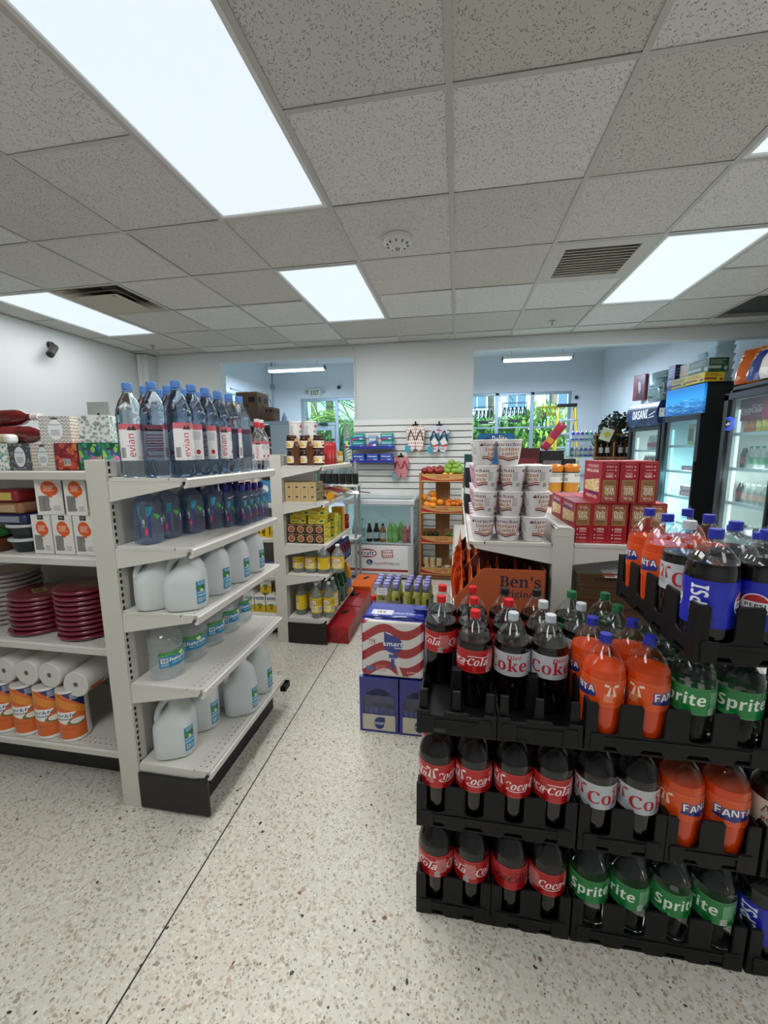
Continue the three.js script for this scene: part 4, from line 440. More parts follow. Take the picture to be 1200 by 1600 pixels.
  const lt = proto('white_tub', 'tub', (g) => { P(g, 'tub_body', loft([[0, .04], [.07, .046]], 22), M('#c5c4cc', .4)); P(g, 'lid', loft([[.07, .049], [.08, .049], [.082, .045]], 22), M('#7b78a0', .4)); });
  put(lt, 'small white tub with a purple lid beside the post above the milk', -1.35, .4915, -2.80); put(lt, 'small white tub with a purple lid, second from the post above the milk', -1.455, .4915, -2.80);
  const miF = tex(128, 192, (x) => { fill(x, '#e9e6dc', 0, 0, 128, 192); poly(x, '#39507c', [[10, 24], [118, 18], [118, 50], [10, 52]]); txt(x, 'Carnation', 64, 36, 20, '#f0f0ea', { skew: .2 }); fill(x, '#d2b41e', 0, 110, 128, 82); oval(x, '#5f8a3a', 64, 112, 36, 18); oval(x, '#9a5a24', 64, 146, 20, 14); smallPrint(x, '#6a5f20', 20, 168, 88, 16, 2); });
  const mi = proto('milk_carton', 'carton', (g) => { const m = carton(.083, .13, .083, print(miF, .5)); m.name = 'carton'; g.add(m); P(g, 'gable_top', prism([[-.0415, 0], [.0415, 0], [.008, .02], [-.008, .02]], .083), M('#dfddd4', .5), 0, .13, -.0415); });
  for (let c = 0; c < 3; c++) put(mi, `yellow and white milk carton on the bottom shelf, ${ORD[c]} from the post`, -1.355 - c * .092, .1965, -2.79, -.06, 'yellow and white milk cartons'); put(mi, 'yellow and white milk carton standing on top of the other milk cartons', -1.40, .347, -2.79, .1, 'yellow and white milk cartons');
}
{ // soda cases on the floor in front of the farther end unit
  const mk = (bg, c2, s1, s2, fc) => tex(512, 128, (x) => { fill(x, bg, 0, 0, 512, 128); poly(x, c2, [[0, 128], [150, 60], [340, 96], [512, 20], [512, 128]]); if (s2) script(x, s1, s2, 180, 62, 64, fc); else txt(x, s1, 180, 62, 70, fc, { line: '#23327c', rot: -.08 }); });
  const rT = print(mk('#a81a1e', '#8f1418', 'Coca', 'Cola', '#3a1416'), .35), oT = print(mk('#d9641a', '#c2500f', 'FANTA', null, '#f4f0ea'), .35);
  const case12 = (n, l, m, c, x, z, ln, y = 0, h = .125) => { const t = T(n, l, 'soda case', x, y, z); const b = carton(.2, h, ln, m, m, c); b.name = 'carton'; t.add(b); P(t, 'top_flap', box(.19, .002, ln * .46, 0, h + .001, ln * .25), c); P(t, 'dark_hole_disc', loft([[0, .05, .018], [.0012, .05, .018]], 20), dark, .0, h + .0022, -ln * .2, 0, 1.2, 0); return t; };  // hand hole isn't cut: a black disc paints the shade of the opening
  const rc = M('#a3191d', .4), oc = M('#d5601a', .4);
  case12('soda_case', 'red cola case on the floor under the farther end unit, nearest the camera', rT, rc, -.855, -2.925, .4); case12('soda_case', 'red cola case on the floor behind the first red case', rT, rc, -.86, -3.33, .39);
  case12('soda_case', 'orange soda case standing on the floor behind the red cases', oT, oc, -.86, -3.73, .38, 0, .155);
}
{ // stand with a row of dark-based bottles by the window
  const t = T('metal_stand', 'grey metal stand behind the farther end unit, holding a row of bottles', 'stand', -1.2, 0, -4.1); for (const sx of [-1, 1]) for (const sz of [-1, 1]) P(t, 'leg', rbox(.022, 1.04, .022, .003, sx * .19, .52, sz * .09), grey); P(t, 'top_board', rbox(.42, .02, .22, .004, 0, 1.045, 0), shelfWhite); P(t, 'lower_board', rbox(.42, .015, .22, .004, 0, .5, 0), shelfWhite);
  const b = proto('dark_base_bottle', 'drink bottle', (g) => { P(g, 'bottle_base', loft([[0, .028], [.005, .033], [.11, .033]], 20), M('#1a181a', .2)); P(g, 'clear_top', loft([[.11, .033], [.15, .032], [.19, .022], [.225, .013]], 20, false), M('#c9cfd0', .08, { transmission: .8, thickness: 0 })); P(g, 'cap', loft([[.22, .0155], [.238, .015]], 14), M('#8d9396', .4)); });
  for (let i = 0; i < 6; i++) put(b, `clear bottle with a dark lower half on the metal stand, ${ORD[i]} from the post side`, -1.375 + i * .07, 1.0555, -4.1, 0, 'dark-based bottles on the metal stand');
}
// ---------------------------------------------------------------- hangings on the slat wall
{
  const pad = (c, s) => tex(128, 128, (x) => { seed = s; fill(x, c, 0, 0, 128, 128); poly(x, '#2d62b0', [[0, 80], [128, 50], [128, 90], [0, 110]]); poly(x, '#c93a6a', [[0, 100], [60, 84], [50, 120], [0, 128]]); txt(x, 'Always', 64, 40, 30, '#f2f4f6', { skew: .15 }); oval(x, '#f0f0f0', 96, 98, 20, 10); });
  const g1 = print(pad('#1f8f86', 5), .3), b1 = print(pad('#1f3f9c', 6), .3), w1 = print(pad('#8aa3c2', 7), .3);
  const shelfT = (l, y) => { const t = T('clear_shelf', l, 'shelf', -.97, y, -4.858); P(t, 'tray', rbox(.53, .01, .17, .003, 0, 0, .085), M('#c9cfd2', .25)); P(t, 'price_strip', rbox(.53, .035, .006, .002, 0, .012, .173), M('#28368c', .3)); P(t, 'hook_bar', box(.5, .03, .01, 0, .01, .004), grey); };
  shelfT('narrow clear shelf on the slat wall holding green pad packs', 1.42); shelfT('narrow clear shelf on the slat wall holding blue pad packs', 1.262);
  const pk = (n, m, w, h, d) => proto(n, 'pad pack', (g) => { P(g, 'wrapped_pack', rbox(w, h, d, .014, 0, h / 2, 0, 3), m); P(g, 'top_seam', rbox(w * .9, .004, .012, .002, 0, h, 0), m); });
  const pg = pk('pad_pack', g1, .15, .085, .1), pb = pk('pad_pack', b1, .15, .095, .1), pw = pk('pad_pack', w1, .1, .15, .08);
  [[-1.14, 1.426, 'green pad pack, lower left on the upper clear shelf'], [-1.14, 1.513, 'green pad pack, upper left on the upper clear shelf'], [-.8, 1.426, 'green pad pack, lower right on the upper clear shelf'], [-.8, 1.513, 'green pad pack, upper right on the upper clear shelf']].forEach(([x, y, l]) => put(pg, l, x, y, -4.77, 0, 'green pad packs on the slat wall'));
  put(pw, 'pale blue pad pack in the middle of the upper clear shelf', -.97, 1.426, -4.77); 
  [-1.14, -.975, -.81].forEach((x, i) => put(pb, `blue pad pack on the lower clear shelf, ${ORD[i]} from the window side`, x, 1.268, -4.77, 0, 'blue pad packs on the slat wall'));
  const gk = T('pad_pack', 'small green pack leaning at the window end of the upper clear shelf', 'pad pack', -1.285, 1.43, -4.78, .3); P(gk, 'wrapped_pack', rbox(.08, .11, .03, .01, 0, .055, 0, 3), g1, 0, 0, 0, 0, 0, .15); P(gk, 'printed_panel', box(.03, .06, .002, 0, .055, .016), M('#d8d06a', .4), 0, 0, 0, 0, 0, .15);
  // flip flops on hooks
  const sole = (w, h) => { const s = new THREE.Shape(); s.moveTo(0, -h / 2); s.bezierCurveTo(-w * .55, -h / 2, -w * .42, -h * .1, -w * .48, h * .18); s.bezierCurveTo(-w * .55, h * .5, -w * .1, h * .52, .0, h * .5); s.bezierCurveTo(w * .45, h * .5, w * .55, h * .3, w * .48, h * .12); s.bezierCurveTo(w * .4, -h * .1, w * .5, -h / 2, 0, -h / 2); const g = new THREE.ExtrudeGeometry(s, { depth: .016, bevelEnabled: true, bevelSize: .003, bevelThickness: .003, bevelSegments: 2 }); const p = g.attributes.position, u = g.attributes.uv; for (let i = 0; i < p.count; i++) u.setXY(i, p.getX(i) / (w * 1.2) + .5, p.getY(i) / (h * 1.05) + .5); return g; };
  const dots = tex(128, 256, (x) => { fill(x, '#e9e3dc', 0, 0, 128, 256); seed = 13; for (let i = 0; i < 46; i++) { const a = (i % 6) * 22 + 8 + (Math.floor(i / 6) % 2) * 10, b = Math.floor(i / 6) * 32 + 16; oval(x, '#b32a34', a, b, 6, 6); oval(x, '#3c6a3a', a + 3, b - 8, 3, 2); } });
  const beach = tex(128, 256, (x) => { fill(x, '#cdd2de', 0, 0, 128, 256); poly(x, '#4c7fa0', [[0, 110], [128, 70], [128, 190], [0, 200]]); poly(x, '#e2e4e2', [[20, 150], [70, 110], [110, 170], [50, 190]]); poly(x, '#c8522c', [[40, 190], [100, 176], [110, 196], [44, 206]]); fill(x, '#c24a50', 10, 50, 26, 10); fill(x, '#c24a50', 92, 44, 28, 12); smallPrint(x, '#b0403c', 34, 214, 60, 20, 2); });
  const ging = tex(128, 256, (x) => { fill(x, '#e4d4d2', 0, 0, 128, 256); for (let i = 0; i < 8; i++) fill(x, 'rgba(178,28,48,.62)', i * 18, 0, 9, 256); for (let i = 0; i < 15; i++) fill(x, 'rgba(178,28,48,.62)', 0, i * 18, 128, 9); });
  const flip = (label, T1, strap, x, y, w, h, tagc) => { const t = T('flip_flops', label, 'flip flops', x, y, -4.85, 0, 'flip-flop pairs on the slat wall'), m = print(T1, .7);
    for (const s of [-1, 1]) { const q = P(t, 'sole', sole(w, h), m, s * w * .5, 0, .03 + (s > 0 ? .006 : 0), 0, 0, s * -.06); P(q, 'strap', tube([[-w * .4, -h * .08, .018], [-w * .18, h * .16, .034], [0, h * .3, .02], [w * .18, h * .16, .034], [w * .4, -h * .08, .018]], .006, 16, 6), strap); P(q, 'toe_post', cyl(.004, .02, 0, 0, 0, .004, 8).rotateX(Math.PI / 2), strap, 0, h * .3, .022); }
    P(t, 'hanger', merge([rbox(.07, .02, .008, .003, 0, h * .52, .06), rbox(.02, .05, .008, .003, 0, h * .57, .055)]), blackPlastic); P(t, 'hook', tube([[0, h * .59, -.01], [0, h * .585, .05], [0, h * .6, .09], [0, h * .64, .1]], .004, 12, 6), blackMetal);
    if (tagc) P(t, 'tag', box(.06, .075, .001), M(tagc, .4), -w * .9, -h * .42, .06, 0, 0, .06); };
  flip('white flip-flops with a red cherry print hanging on the slat wall', dots, M('#2a2428', .4), -.475, 1.535, .1, .29, '#3f9ab4'); flip('pale flip-flops with a blue beach picture and black straps', beach, blackPlastic, -.205, 1.525, .11, .3, '#3f9ab4'); flip('red gingham flip-flops hanging lowest on the slat wall', ging, M('#8f1c2c', .4), -.645, 1.2, .085, .25, '#7a98a4');
}
// ---------------------------------------------------------------- open-top chilled display
{
  const x0 = -1.19, x1 = -.44, zf = -4.25, zb = -4.86, w = x1 - x0, cx = (x0 + x1) / 2, dz = zf - zb, cz = (zf + zb) / 2;
  const face = tex(1024, 512, (x) => { fill(x, '#dfe1e3', 0, 0, 1024, 512); fill(x, '#a02630', 0, 432, 1024, 44); smallPrint(x, '#d8b8ba', 240, 446, 560, 14, 1);
    x.lineWidth = 18; x.strokeStyle = '#a3202c'; x.beginPath(); x.ellipse(360, 150, 150, 70, 0, 0, 7); x.stroke(); fill(x, '#dfe1e3', 250, 90, 220, 120); x.beginPath(); x.moveTo(250, 90); x.lineTo(470, 90); x.moveTo(250, 210); x.lineTo(470, 210); x.stroke(); txt(x, 'Kraft', 360, 152, 92, '#1c2f6a');
    x.save(); x.translate(690, 160); x.rotate(-.1); x.lineWidth = 13; x.strokeStyle = '#a3402c'; x.strokeRect(-86, -70, 172, 130); txt(x, 'Oscar', 0, -32, 62, '#a3282c'); txt(x, 'Mayer', 0, 26, 58, '#a3282c'); x.restore();
    x.lineWidth = 5; x.strokeStyle = '#4a5464'; x.beginPath(); x.moveTo(140, 288); x.quadraticCurveTo(205, 270, 270, 288); x.moveTo(140, 340); x.quadraticCurveTo(205, 356, 270, 340); x.stroke(); txt(x, 'PHILADELPHIA', 205, 314, 24, '#3f4a5c', { sx: .8 }); oval(x, '#1f3358', 398, 314, 54, 54); txt(x, 'jet', 392, 302, 36, '#cfd8e6', { skew: .3 }); txt(x, 'puffed', 398, 334, 24, '#cfd8e6', { skew: .2 }); x.lineWidth = 4; x.strokeStyle = '#cfd8e6'; x.beginPath(); x.arc(398, 314, 44, .3, 2.2); x.stroke(); txt(x, 'lunchables', 600, 330, 52, '#a32a38', { rot: -.07, sx: .85, font: 'serif' }); txt(x, 'P3', 760, 340, 64, '#3a3f48', { sx: .85 }); smallPrint(x, '#4a505a', 806, 318, 90, 40, 3); });
  const t = T('open_chiller', 'white open-top chilled display with food logos against the slat wall', 'refrigerator', cx, 0, cz), body = M('#cfd3d6', .4), gm = M('#b9c0c4', .35, { metalness: .3 });
  P(t, 'base_cabinet', rbox(w, .33, dz, .008, 0, .225, 0), body); P(t, 'logo_panel', box(w - .06, .315, .004), print(face, .35), -.028, .228, dz / 2 + .003); P(t, 'bottom_rail', rbox(w, .05, dz - .02, .005, 0, .05, 0), gm); P(t, 'corner_strip', rbox(.045, .32, .012, .003, w / 2 - .025, .228, dz / 2), gm); P(t, 'side_vent', rbox(.004, .2, .4, .001, w / 2, .22, 0), M('#8f979c', .5));
  for (const sx of [-1, 1]) for (const sz of [-1, 1]) { P(t, 'foot', cyl(.02, .03, sx * (w / 2 - .07), .015, sz * (dz / 2 - .08)), blackPlastic); }
  P(t, 'ledge', rbox(w + .006, .02, dz + .006, .004, 0, .395, 0), M('#8d9498', .35, { metalness: .6 })); P(t, 'tray_floor', box(w - .05, .006, dz - .05, 0, .408, 0), M('#c9d4d8', .35));
  P(t, 'back_wall', box(w - .02, .43, .03, 0, .61, -dz / 2 + .02), M('#cfdde2', .4)); P(t, 'front_glass', box(w - .04, .4, .006, 0, .61, dz / 2 - .012), paneGlass); P(t, 'side_glass', box(.006, .4, dz - .05, w / 2 - .012, .61, 0), paneGlass); P(t, 'side_glass', box(.006, .4, dz - .05, -w / 2 + .012, .61, 0), paneGlass);
  for (const sx of [-1, 1]) for (const sz of [-1, 1]) P(t, 'corner_post', rbox(.03, .43, .03, .006, sx * (w / 2 - .016), .615, sz * (dz / 2 - .018)), gm);
  P(t, 'top_rail', merge([rbox(w + .02, .055, .045, .01, 0, .853, dz / 2 - .01), rbox(w + .02, .05, .04, .01, 0, .853, -dz / 2 + .02), rbox(.04, .05, dz, .01, w / 2 - .01, .853, 0), rbox(.04, .05, dz, .01, -w / 2 + .01, .853, 0)]), M('#c3c8ca', .3)); P(t, 'sliding_lid', rbox(w - .06, .012, dz * .52, .004, 0, .862, -dz * .2), M('#dfe8ea', .06, { transmission: .85, ior: 1.45 })); P(t, 'lid_handle', rbox(.18, .022, .03, .006, -.12, .875, .1), gm);
  const cb = (n, c, hh, lab, cap, clear) => proto(n, 'drink bottle', (g) => { P(g, 'bottle_body', loft([[0, .03], [.005, .034], [hh * .6, .034], [hh * .78, .022], [hh * .9, .014], [hh * .95, .014]], 22), clear ? water : M(c, .12, { clearcoat: .4 })); P(g, 'label', loft([[hh * .18, .0345], [hh * .52, .0345]], 20, false, false), M(lab, .5)); P(g, 'cap', loft([[hh * .93, .0165], [hh, .016]], 16), M(cap, .4)); });
  const tall = cb('chilled_bottle', '#fff', .25, '#a9bcc2', '#8aa6ae', true), dk = cb('chilled_bottle', '#1c0e0c', .2, '#c9cdd2', '#1a1a1c'), am = cb('chilled_bottle', '#a8672a', .2, '#c9cdd2', '#1a1a1c'), gn = cb('chilled_bottle', '#7fae5a', .215, '#97bd74', '#c5d6b4'), pk = cb('chilled_bottle', '#b5545c', .2, '#b9666c', '#d9c9c9');
  [[tall, -1.09, 'clear bottle, first from the left inside the chiller'], [tall, -1.015, 'clear bottle, second from the left inside the chiller'], [dk, -.93, 'dark bottle with white label inside the chiller, left of its twin'], [dk, -.855, 'dark bottle with white label inside the chiller, beside the amber bottle'], [am, -.78, 'amber bottle with white label inside the chiller'], [gn, -.70, 'pale green bottle inside the chiller, left one'], [gn, -.645, 'pale green bottle inside the chiller, middle one'], [gn, -.6, 'pale green bottle inside the chiller, set back at the right'], [pk, -.535, 'pink bottle inside the chiller, left one'], [pk, -.478, 'pink bottle inside the chiller, right one by the corner post']].forEach(([p, x, l], i) => put(p, l, x, .4115, zf - .06 - (i % 2) * .02 - (i === 7 ? .1 : 0), i, 'bottles standing in the chiller'));
}
// ---------------------------------------------------------------- wooden crate rack with fruit
const woodT = tex(512, 512, (x) => { seed = 91; fill(x, '#a9774a', 0, 0, 512, 512); for (let i = 0; i < 260; i++) { x.strokeStyle = ['rgba(90,52,24,.20)', 'rgba(200,150,100,.18)', 'rgba(120,74,38,.22)'][i % 3]; x.lineWidth = rr(1, 5); const a = rr(0, 512); x.beginPath(); x.moveTo(a, 0); x.bezierCurveTo(a + rr(-14, 14), 170, a + rr(-14, 14), 340, a, 512); x.stroke(); } for (let i = 0; i < 5; i++) { const a = rr(40, 470), b = rr(40, 470); oval(x, 'rgba(80,42,18,.7)', a, b, 6, 9); } });
const wood = print(woodT, .65), woodDark = wood;
{
  const x0 = -.385, x1 = .092, zf = -4.3, cx = (x0 + x1) / 2, w = x1 - x0, D = .3;
  const t = T('crate_rack', 'tall wooden rack of four slanted drink crates holding fruit and jars', 'fruit rack', cx, 0, zf - D / 2);
  const fT = tex(512, 96, (x) => { fill(x, '#cda05e', 0, 0, 512, 96); seed = 5; for (let i = 0; i < 60; i++) fill(x, 'rgba(120,74,30,.16)', 0, rr(0, 96), 512, rr(1, 2)); x.fillStyle = '#a8202a'; x.beginPath(); x.moveTo(0, 20); x.bezierCurveTo(120, 74, 240, 78, 330, 74); x.bezierCurveTo(420, 70, 470, 66, 512, 60); x.lineTo(512, 82); x.bezierCurveTo(360, 82, 200, 96, 0, 72); x.fill(); script(x, 'Coca', 'Cola', 256, 34, 44, '#9c1c26'); }), fM = print(fT, .55);
  for (const s of [-1, 1]) { P(t, 'rack_post', rbox(.022, 1.16, .03, .003, s * (w / 2 - .011), .58, D / 2 - .015), wood); P(t, 'rack_post', rbox(.022, 1.16, .03, .003, s * (w / 2 - .011), .58, -D / 2 + .015), wood); }
  P(t, 'back_plank', rbox(.16, 1.1, .016, .003, .0, .56, -D / 2 - .008), woodDark); P(t, 'foot_board', rbox(w - .03, .05, .014, .003, 0, .03, D / 2 - .05), woodDark);
  [1.07, .735, .407, .062].forEach((y) => { const c = new THREE.Group(); c.name = 'crate'; c.position.set(0, y, 0); t.add(c); const W = w - .05; P(c, 'front_board', rbox(W, .08, .012, .002, 0, .04, D / 2 - .006), fM); P(c, 'back_board', rbox(W, .11, .012, .002, 0, .055, -D / 2 + .006), wood); for (const s of [-1, 1]) P(c, 'side_board', rbox(.01, .08, D - .03, .002, s * (W / 2 - .006), .04, 0), wood); P(c, 'bottom_board', box(W - .02, .008, D - .03, 0, .004, 0), woodDark); });
  const ball = (r, squash = 1, dip = .12) => loft([...Array(13)].map((_, i) => { const a = i / 12 * Math.PI, y = -Math.cos(a); return [r + r * squash * (y - (y > .6 ? dip * (y - .6) * 2.2 : 0)) - (i === 12 ? 0 : 0), Math.max(r * Math.sin(a) * (1 + .05 * y), .0005)]; }), 20, false, false);
  const fruit = (n, cat, r, m, stem, sq = .95) => proto(n, cat, (g) => { P(g, 'fruit_body', ball(r, sq), m); P(g, 'stem', cyl(.0022, r * .35, 0, 0, 0, .0018, 6), stem, 0, r * (1 + sq) * .93, 0, .2, 0, .2); });
  const speck = (bg, cs, s) => print(tex(128, 128, (x) => { seed = s; fill(x, bg, 0, 0, 128, 128); for (let i = 0; i < 130; i++) oval(x, cs[i % cs.length], rr(0, 128), rr(0, 128), rr(1, 5), rr(2, 12)); }), .3, { clearcoat: .3 });
  const brown = M('#4a3018', .8), red = fruit('red_apple', 'apple', .036, speck('#8c1c22', ['rgba(190,70,50,.35)', 'rgba(80,8,14,.4)'], 3), brown), gre = fruit('green_apple', 'apple', .036, speck('#7da63c', ['rgba(170,200,90,.4)', 'rgba(90,130,40,.3)'], 4), brown), ora = fruit('orange', 'orange', .04, M('#e08a1c', .5), M('#5f7a2c', .8), 1), man = fruit('mandarin', 'mandarin', .03, M('#dd7716', .5), M('#5f7a2c', .8), .85), lime = fruit('lime', 'lime', .027, M('#4f7f2a', .4), brown, 1.1), avo = fruit('avocado', 'avocado', .033, M('#2c3a1c', .6), brown, 1.2), lem = fruit('lemon', 'lemon', .03, M('#d8b02a', .45), brown, 1.1);
  const Y = [1.07, .735, .407, .062].map((v) => v + .0085), zF = zf - .05, up = .07;
  const lay = (p, list, base, grp, lab) => list.forEach(([dx, dy, dz, l], i) => put(p, lab.replace('#', l ?? ORD[i]), cx + dx, base + dy, zF + dz, rr(0, 6), grp, [rr(-.3, .3), rr(-.3, .3)]));
  lay(red, [[-.185, up + .0, 0], [-.125, up - .006, .005], [-.06, up - .004, .005], [-.01, up, -.005], [-.155, up + .01, -.085], [-.09, up + .012, -.08], [-.03, up + .02, -.085]], Y[0], 'red apples in the top crate', 'red apple in the top crate, # in the pile from the window end');
  lay(gre, [[.05, up, .005], [.115, up - .004, .005], [.175, up, 0], [.07, up + .035, -.06], [.13, up + .04, -.055], [.19, up + .02, -.075], [.1, up + .085, -.075], [.04, up + .02, -.12], [.16, up + .06, -.13], [.06, up + .05, -.15], [.02, up - .01, -.05]], Y[0], 'green apples in the top crate', 'green apple in the top crate, # in the pile counted from the red apples');
  lay(lem, [[.03, .03, .012], [.09, .03, .014]], Y[0], 'yellow fruit under the green apples', 'yellow lemon at the front of the top crate, # from the red apples');
  lay(ora, [[-.19, up + .045, -.03], [-.11, up + .08, -.06], [-.16, up - .03, .0], [-.09, up + .022, -.0], [-.1, up - .032, .005], [-.02, up - .008, 0]], Y[1], 'oranges in the second crate', 'large orange in the second crate, # from the chiller side');
  lay(man, [[.045, up + .002, -.03], [.075, up + .012, -.07], [.07, up - .015, .01], [.115, up - .01, .0], [.16, up - .015, .005], [.14, up + .01, -.07], [.195, up + .004, -.01], [.18, up + .01, -.08]], Y[1], 'mandarins in the second crate', 'small mandarin in the second crate, # from the oranges');
  lay(lime, [[.06, .035, -.1], [.1, .04, -.08], [.14, .03, -.06], [.12, .05, -.14], [.17, .035, -.12]], Y[2], 'limes in the third crate', 'green lime in the third crate, # from its middle'); lay(avo, [[-.12, .03, -.1], [-.065, .033, -.1]], Y[2], 'avocados in the third crate', 'dark avocado in the third crate, # from the chiller side');
  const jar = (h, r, c, lidc) => proto('glass_jar', 'jar', (g) => { P(g, 'jar_body', loft([[0, r * .9], [.004, r], [h * .85, r], [h, r * .85]], 20), M(c, .15, { clearcoat: .5 })); P(g, 'lid', loft([[h, r * .95], [h + .012, r * .95], [h + .014, r * .85]], 18), M(lidc, .35)); });
  const cream = jar(.068, .031, '#cdb887', '#c9c2ac'), tan = jar(.06, .022, '#a08c5c', '#8f8a7c'), thin = jar(.07, .016, '#5f5638', '#2a2826');
  [-.155, -.09].forEach((x, i) => put(cream, `cream-coloured jar in the bottom crate, lower row, ${ORD[i]} from the chiller side`, cx + x, Y[3], zF - .02, 0, 'cream-coloured jars in the bottom crate')); put(cream, 'cream-coloured jar in the bottom crate, lower row, standing right of centre', cx + .065, Y[3], zF - .02, 0, 'cream-coloured jars in the bottom crate');
  [-.165, -.095, -.025].forEach((x, i) => put(cream, `cream-coloured jar in the bottom crate, upper row, ${ORD[i]} from the chiller side`, cx + x, Y[3] + (i < 2 ? .083 : .075), zF - .03, 0, 'cream-coloured jars in the bottom crate'));
  [[-.045, 0], [.02, .01], [.11, .0]].forEach(([x, z], i) => put(tan, `small tan jar between the cream jars, ${ORD[i]} from the chiller side`, cx + x, Y[3], zF - .02 + z, 0, 'small tan jars in the bottom crate')); [[-.2, 0], [.15, .0], [.19, .0], [.17, -.07], [-.19, -.08]].forEach(([x, z], i) => put(thin, `slim dark jar in the bottom crate, ${ORD[i]} in order`, cx + x, Y[3], zF - .02 + z, 0, 'slim dark jars in the bottom crate'));
}
// ---------------------------------------------------------------- two-litre soda bottles in black trays
const icon = (x, cx, cy, k, c) => { for (const s of [-1, 1]) { poly(x, c, [[cx + s * 6 * k, cy - 34 * k], [cx + s * 14 * k, cy - 30 * k], [cx + s * 34 * k, cy + 50 * k], [cx + s * 12 * k, cy + 54 * k]]); poly(x, c, [[cx + s * 12 * k, cy - 44 * k], [cx + s * 44 * k, cy - 56 * k], [cx + s * 52 * k, cy - 36 * k], [cx + s * 22 * k, cy - 28 * k]]); } };
const softL = (bg, main, fine, iconC) => print(tex(1024, 256, (x) => { fill(x, bg, 0, 0, 1024, 256); main(x, 190); main(x, 700); smallPrint(x, fine, 392, 40, 110, 170, 11); smallPrint(x, fine, 905, 130, 80, 80, 6); bars(x, 380, 190, 50, 58); if (iconC) { icon(x, 960, 90, 1.1, iconC); icon(x, 450, 120, .01, iconC); } fill(x, 'rgba(255,255,255,.5)', 0, 4, 1024, 2); fill(x, 'rgba(255,255,255,.4)', 0, 250, 1024, 2); }), .32, { clearcoat: .3 });
const cokeL = softL('#b81319', (x, cx) => script(x, 'Coca', 'Cola', cx, 128, 112, '#f3eeee'), '#e8c9c9', '#f0e6e6');
const zeroL = softL('#b5161b', (x, cx) => script(x, 'Coca', 'Cola', cx, 128, 112, '#241012'), '#5c1a1c', '#2a1214');
const dietL = softL('#b9bec4', (x, cx) => { txt(x, 'Coke', cx, 140, 178, '#b3182a', { font: 'serif', sx: .88 }); txt(x, 'Diet', cx + 70, 46, 62, '#b3182a', { font: 'serif', skew: .2 }); }, '#6a6f78', '#a02a38');
const fantaL = softL('#dd4f12', (x, cx) => { x.save(); x.translate(cx, 120); x.rotate(-.05); poly(x, '#1c2a7c', [[-150, 60], [-140, 30], [150, 18], [140, 66], [0, 88]]); for (const [i, ch] of [...'FANTA'].entries()) txt(x, ch, -112 + i * 56, (i % 2) * 8 - 4, 104 - i * 5, '#f6f2ee', { line: '#1c2a7c', lw: 20, sx: .9 }); x.restore(); }, '#f3c3a4', '#f4dccb');
const spriteL = softL('#16803c', (x, cx) => { poly(x, '#35a85a', [[cx - 220, 226], [cx - 60, 210], [cx - 40, 250], [cx - 220, 256]]); txt(x, 'Sprite', cx, 120, 150, '#f2f5f0', { skew: .1, sx: .8, rot: -.06 }); }, '#b8dcc2', null);
const pepsiL = print(tex(1024, 512, (x) => { fill(x, '#1a25b0', 0, 0, 1024, 512); for (const o of [0, 512]) { txt(x, 'PEPSI', o + 70, 250, 150, '#eef0f6', { rot: -Math.PI / 2, sx: 1.0 }); for (let r = 0; r < 26; r++) for (let c = 0; c < 12; c++) oval(x, '#3a52dc', o + 160 + c * 9 + (r % 2) * 4, 60 + r * 13, 2.4, 2.4); oval(x, '#eef0f4', o + 370, 250, 84, 130); x.save(); x.beginPath(); x.ellipse(o + 370, 250, 74, 118, 0, 0, 7); x.clip(); fill(x, '#b8182c', o + 290, 130, 170, 80); fill(x, '#1f2f9a', o + 290, 290, 170, 90); x.restore(); txt(x, 'PEPSI', o + 370, 250, 50, '#141414', { sx: .9 }); } smallPrint(x, '#8f9ae6', 590 - 130, 60, 60, 340, 20); bars(x, 464, 400, 60, 90); }), .32, { clearcoat: .3 });
const rootL = softL('#c9c3b4', (x, cx) => { txt(x, 'A&W', cx, 90, 110, '#5a2a1a', { font: 'serif' }); txt(x, 'ROOT BEER', cx, 190, 50, '#8a1f22'); }, '#6a5a4a', null);
const mkSoda = (name, liquid, lab, capM, shape = 0, H = .298) => proto(name, 'soda bottle', (g) => {
  const k = H / .298, prof = shape ? [[0, .036], [.006, .046], [.016, .05], [.05, .0535], [.19, .054], [.212, .053], [.232, .046], [.25, .033], [.264, .0185], [.272, .014], [.286, .0135]] : [[0, .034], [.006, .045], [.016, .049], [.05, .0505], [.085, .0525], [.118, .054], [.19, .054], [.208, .0525], [.225, .047], [.242, .038], [.258, .026], [.268, .017], [.275, .0138], [.287, .0135]];
  const p = prof.map(([y, r]) => [y * k, r]), lv = (shape ? .222 : .213) * k, at = (y) => { for (let i = 1; i < p.length; i++) if (p[i][0] >= y) { const t = (y - p[i - 1][0]) / (p[i][0] - p[i - 1][0]); return p[i - 1][1] + t * (p[i][1] - p[i - 1][1]); } return .0135; };
  const foot = loft([...p.filter(([y]) => y < lv), [lv, at(lv)]], 28);
  P(g, 'bottle_body', foot, liquid); P(g, 'clear_shoulder', loft([[lv + .0004, at(lv)], ...p.filter(([y]) => y > lv + .003)], 28, false, false), petShell);
  const [l0, l1] = shape ? [.075, .185] : [.118, .19]; P(g, 'label', loft([[l0 * k, at(l0 * k) + .0007], [((l0 + l1) / 2) * k, .0547], [l1 * k, .0547]], 32, false, false), lab);
  const cp = loft([[.276 * k, .0155], [(.296) * k, .0155], [H, .0142]], 22); P(g, 'cap', cp, capM); P(g, 'neck_ring', loft([[.268 * k, .0168], [.2715 * k, .0168]], 20), petShell);
});
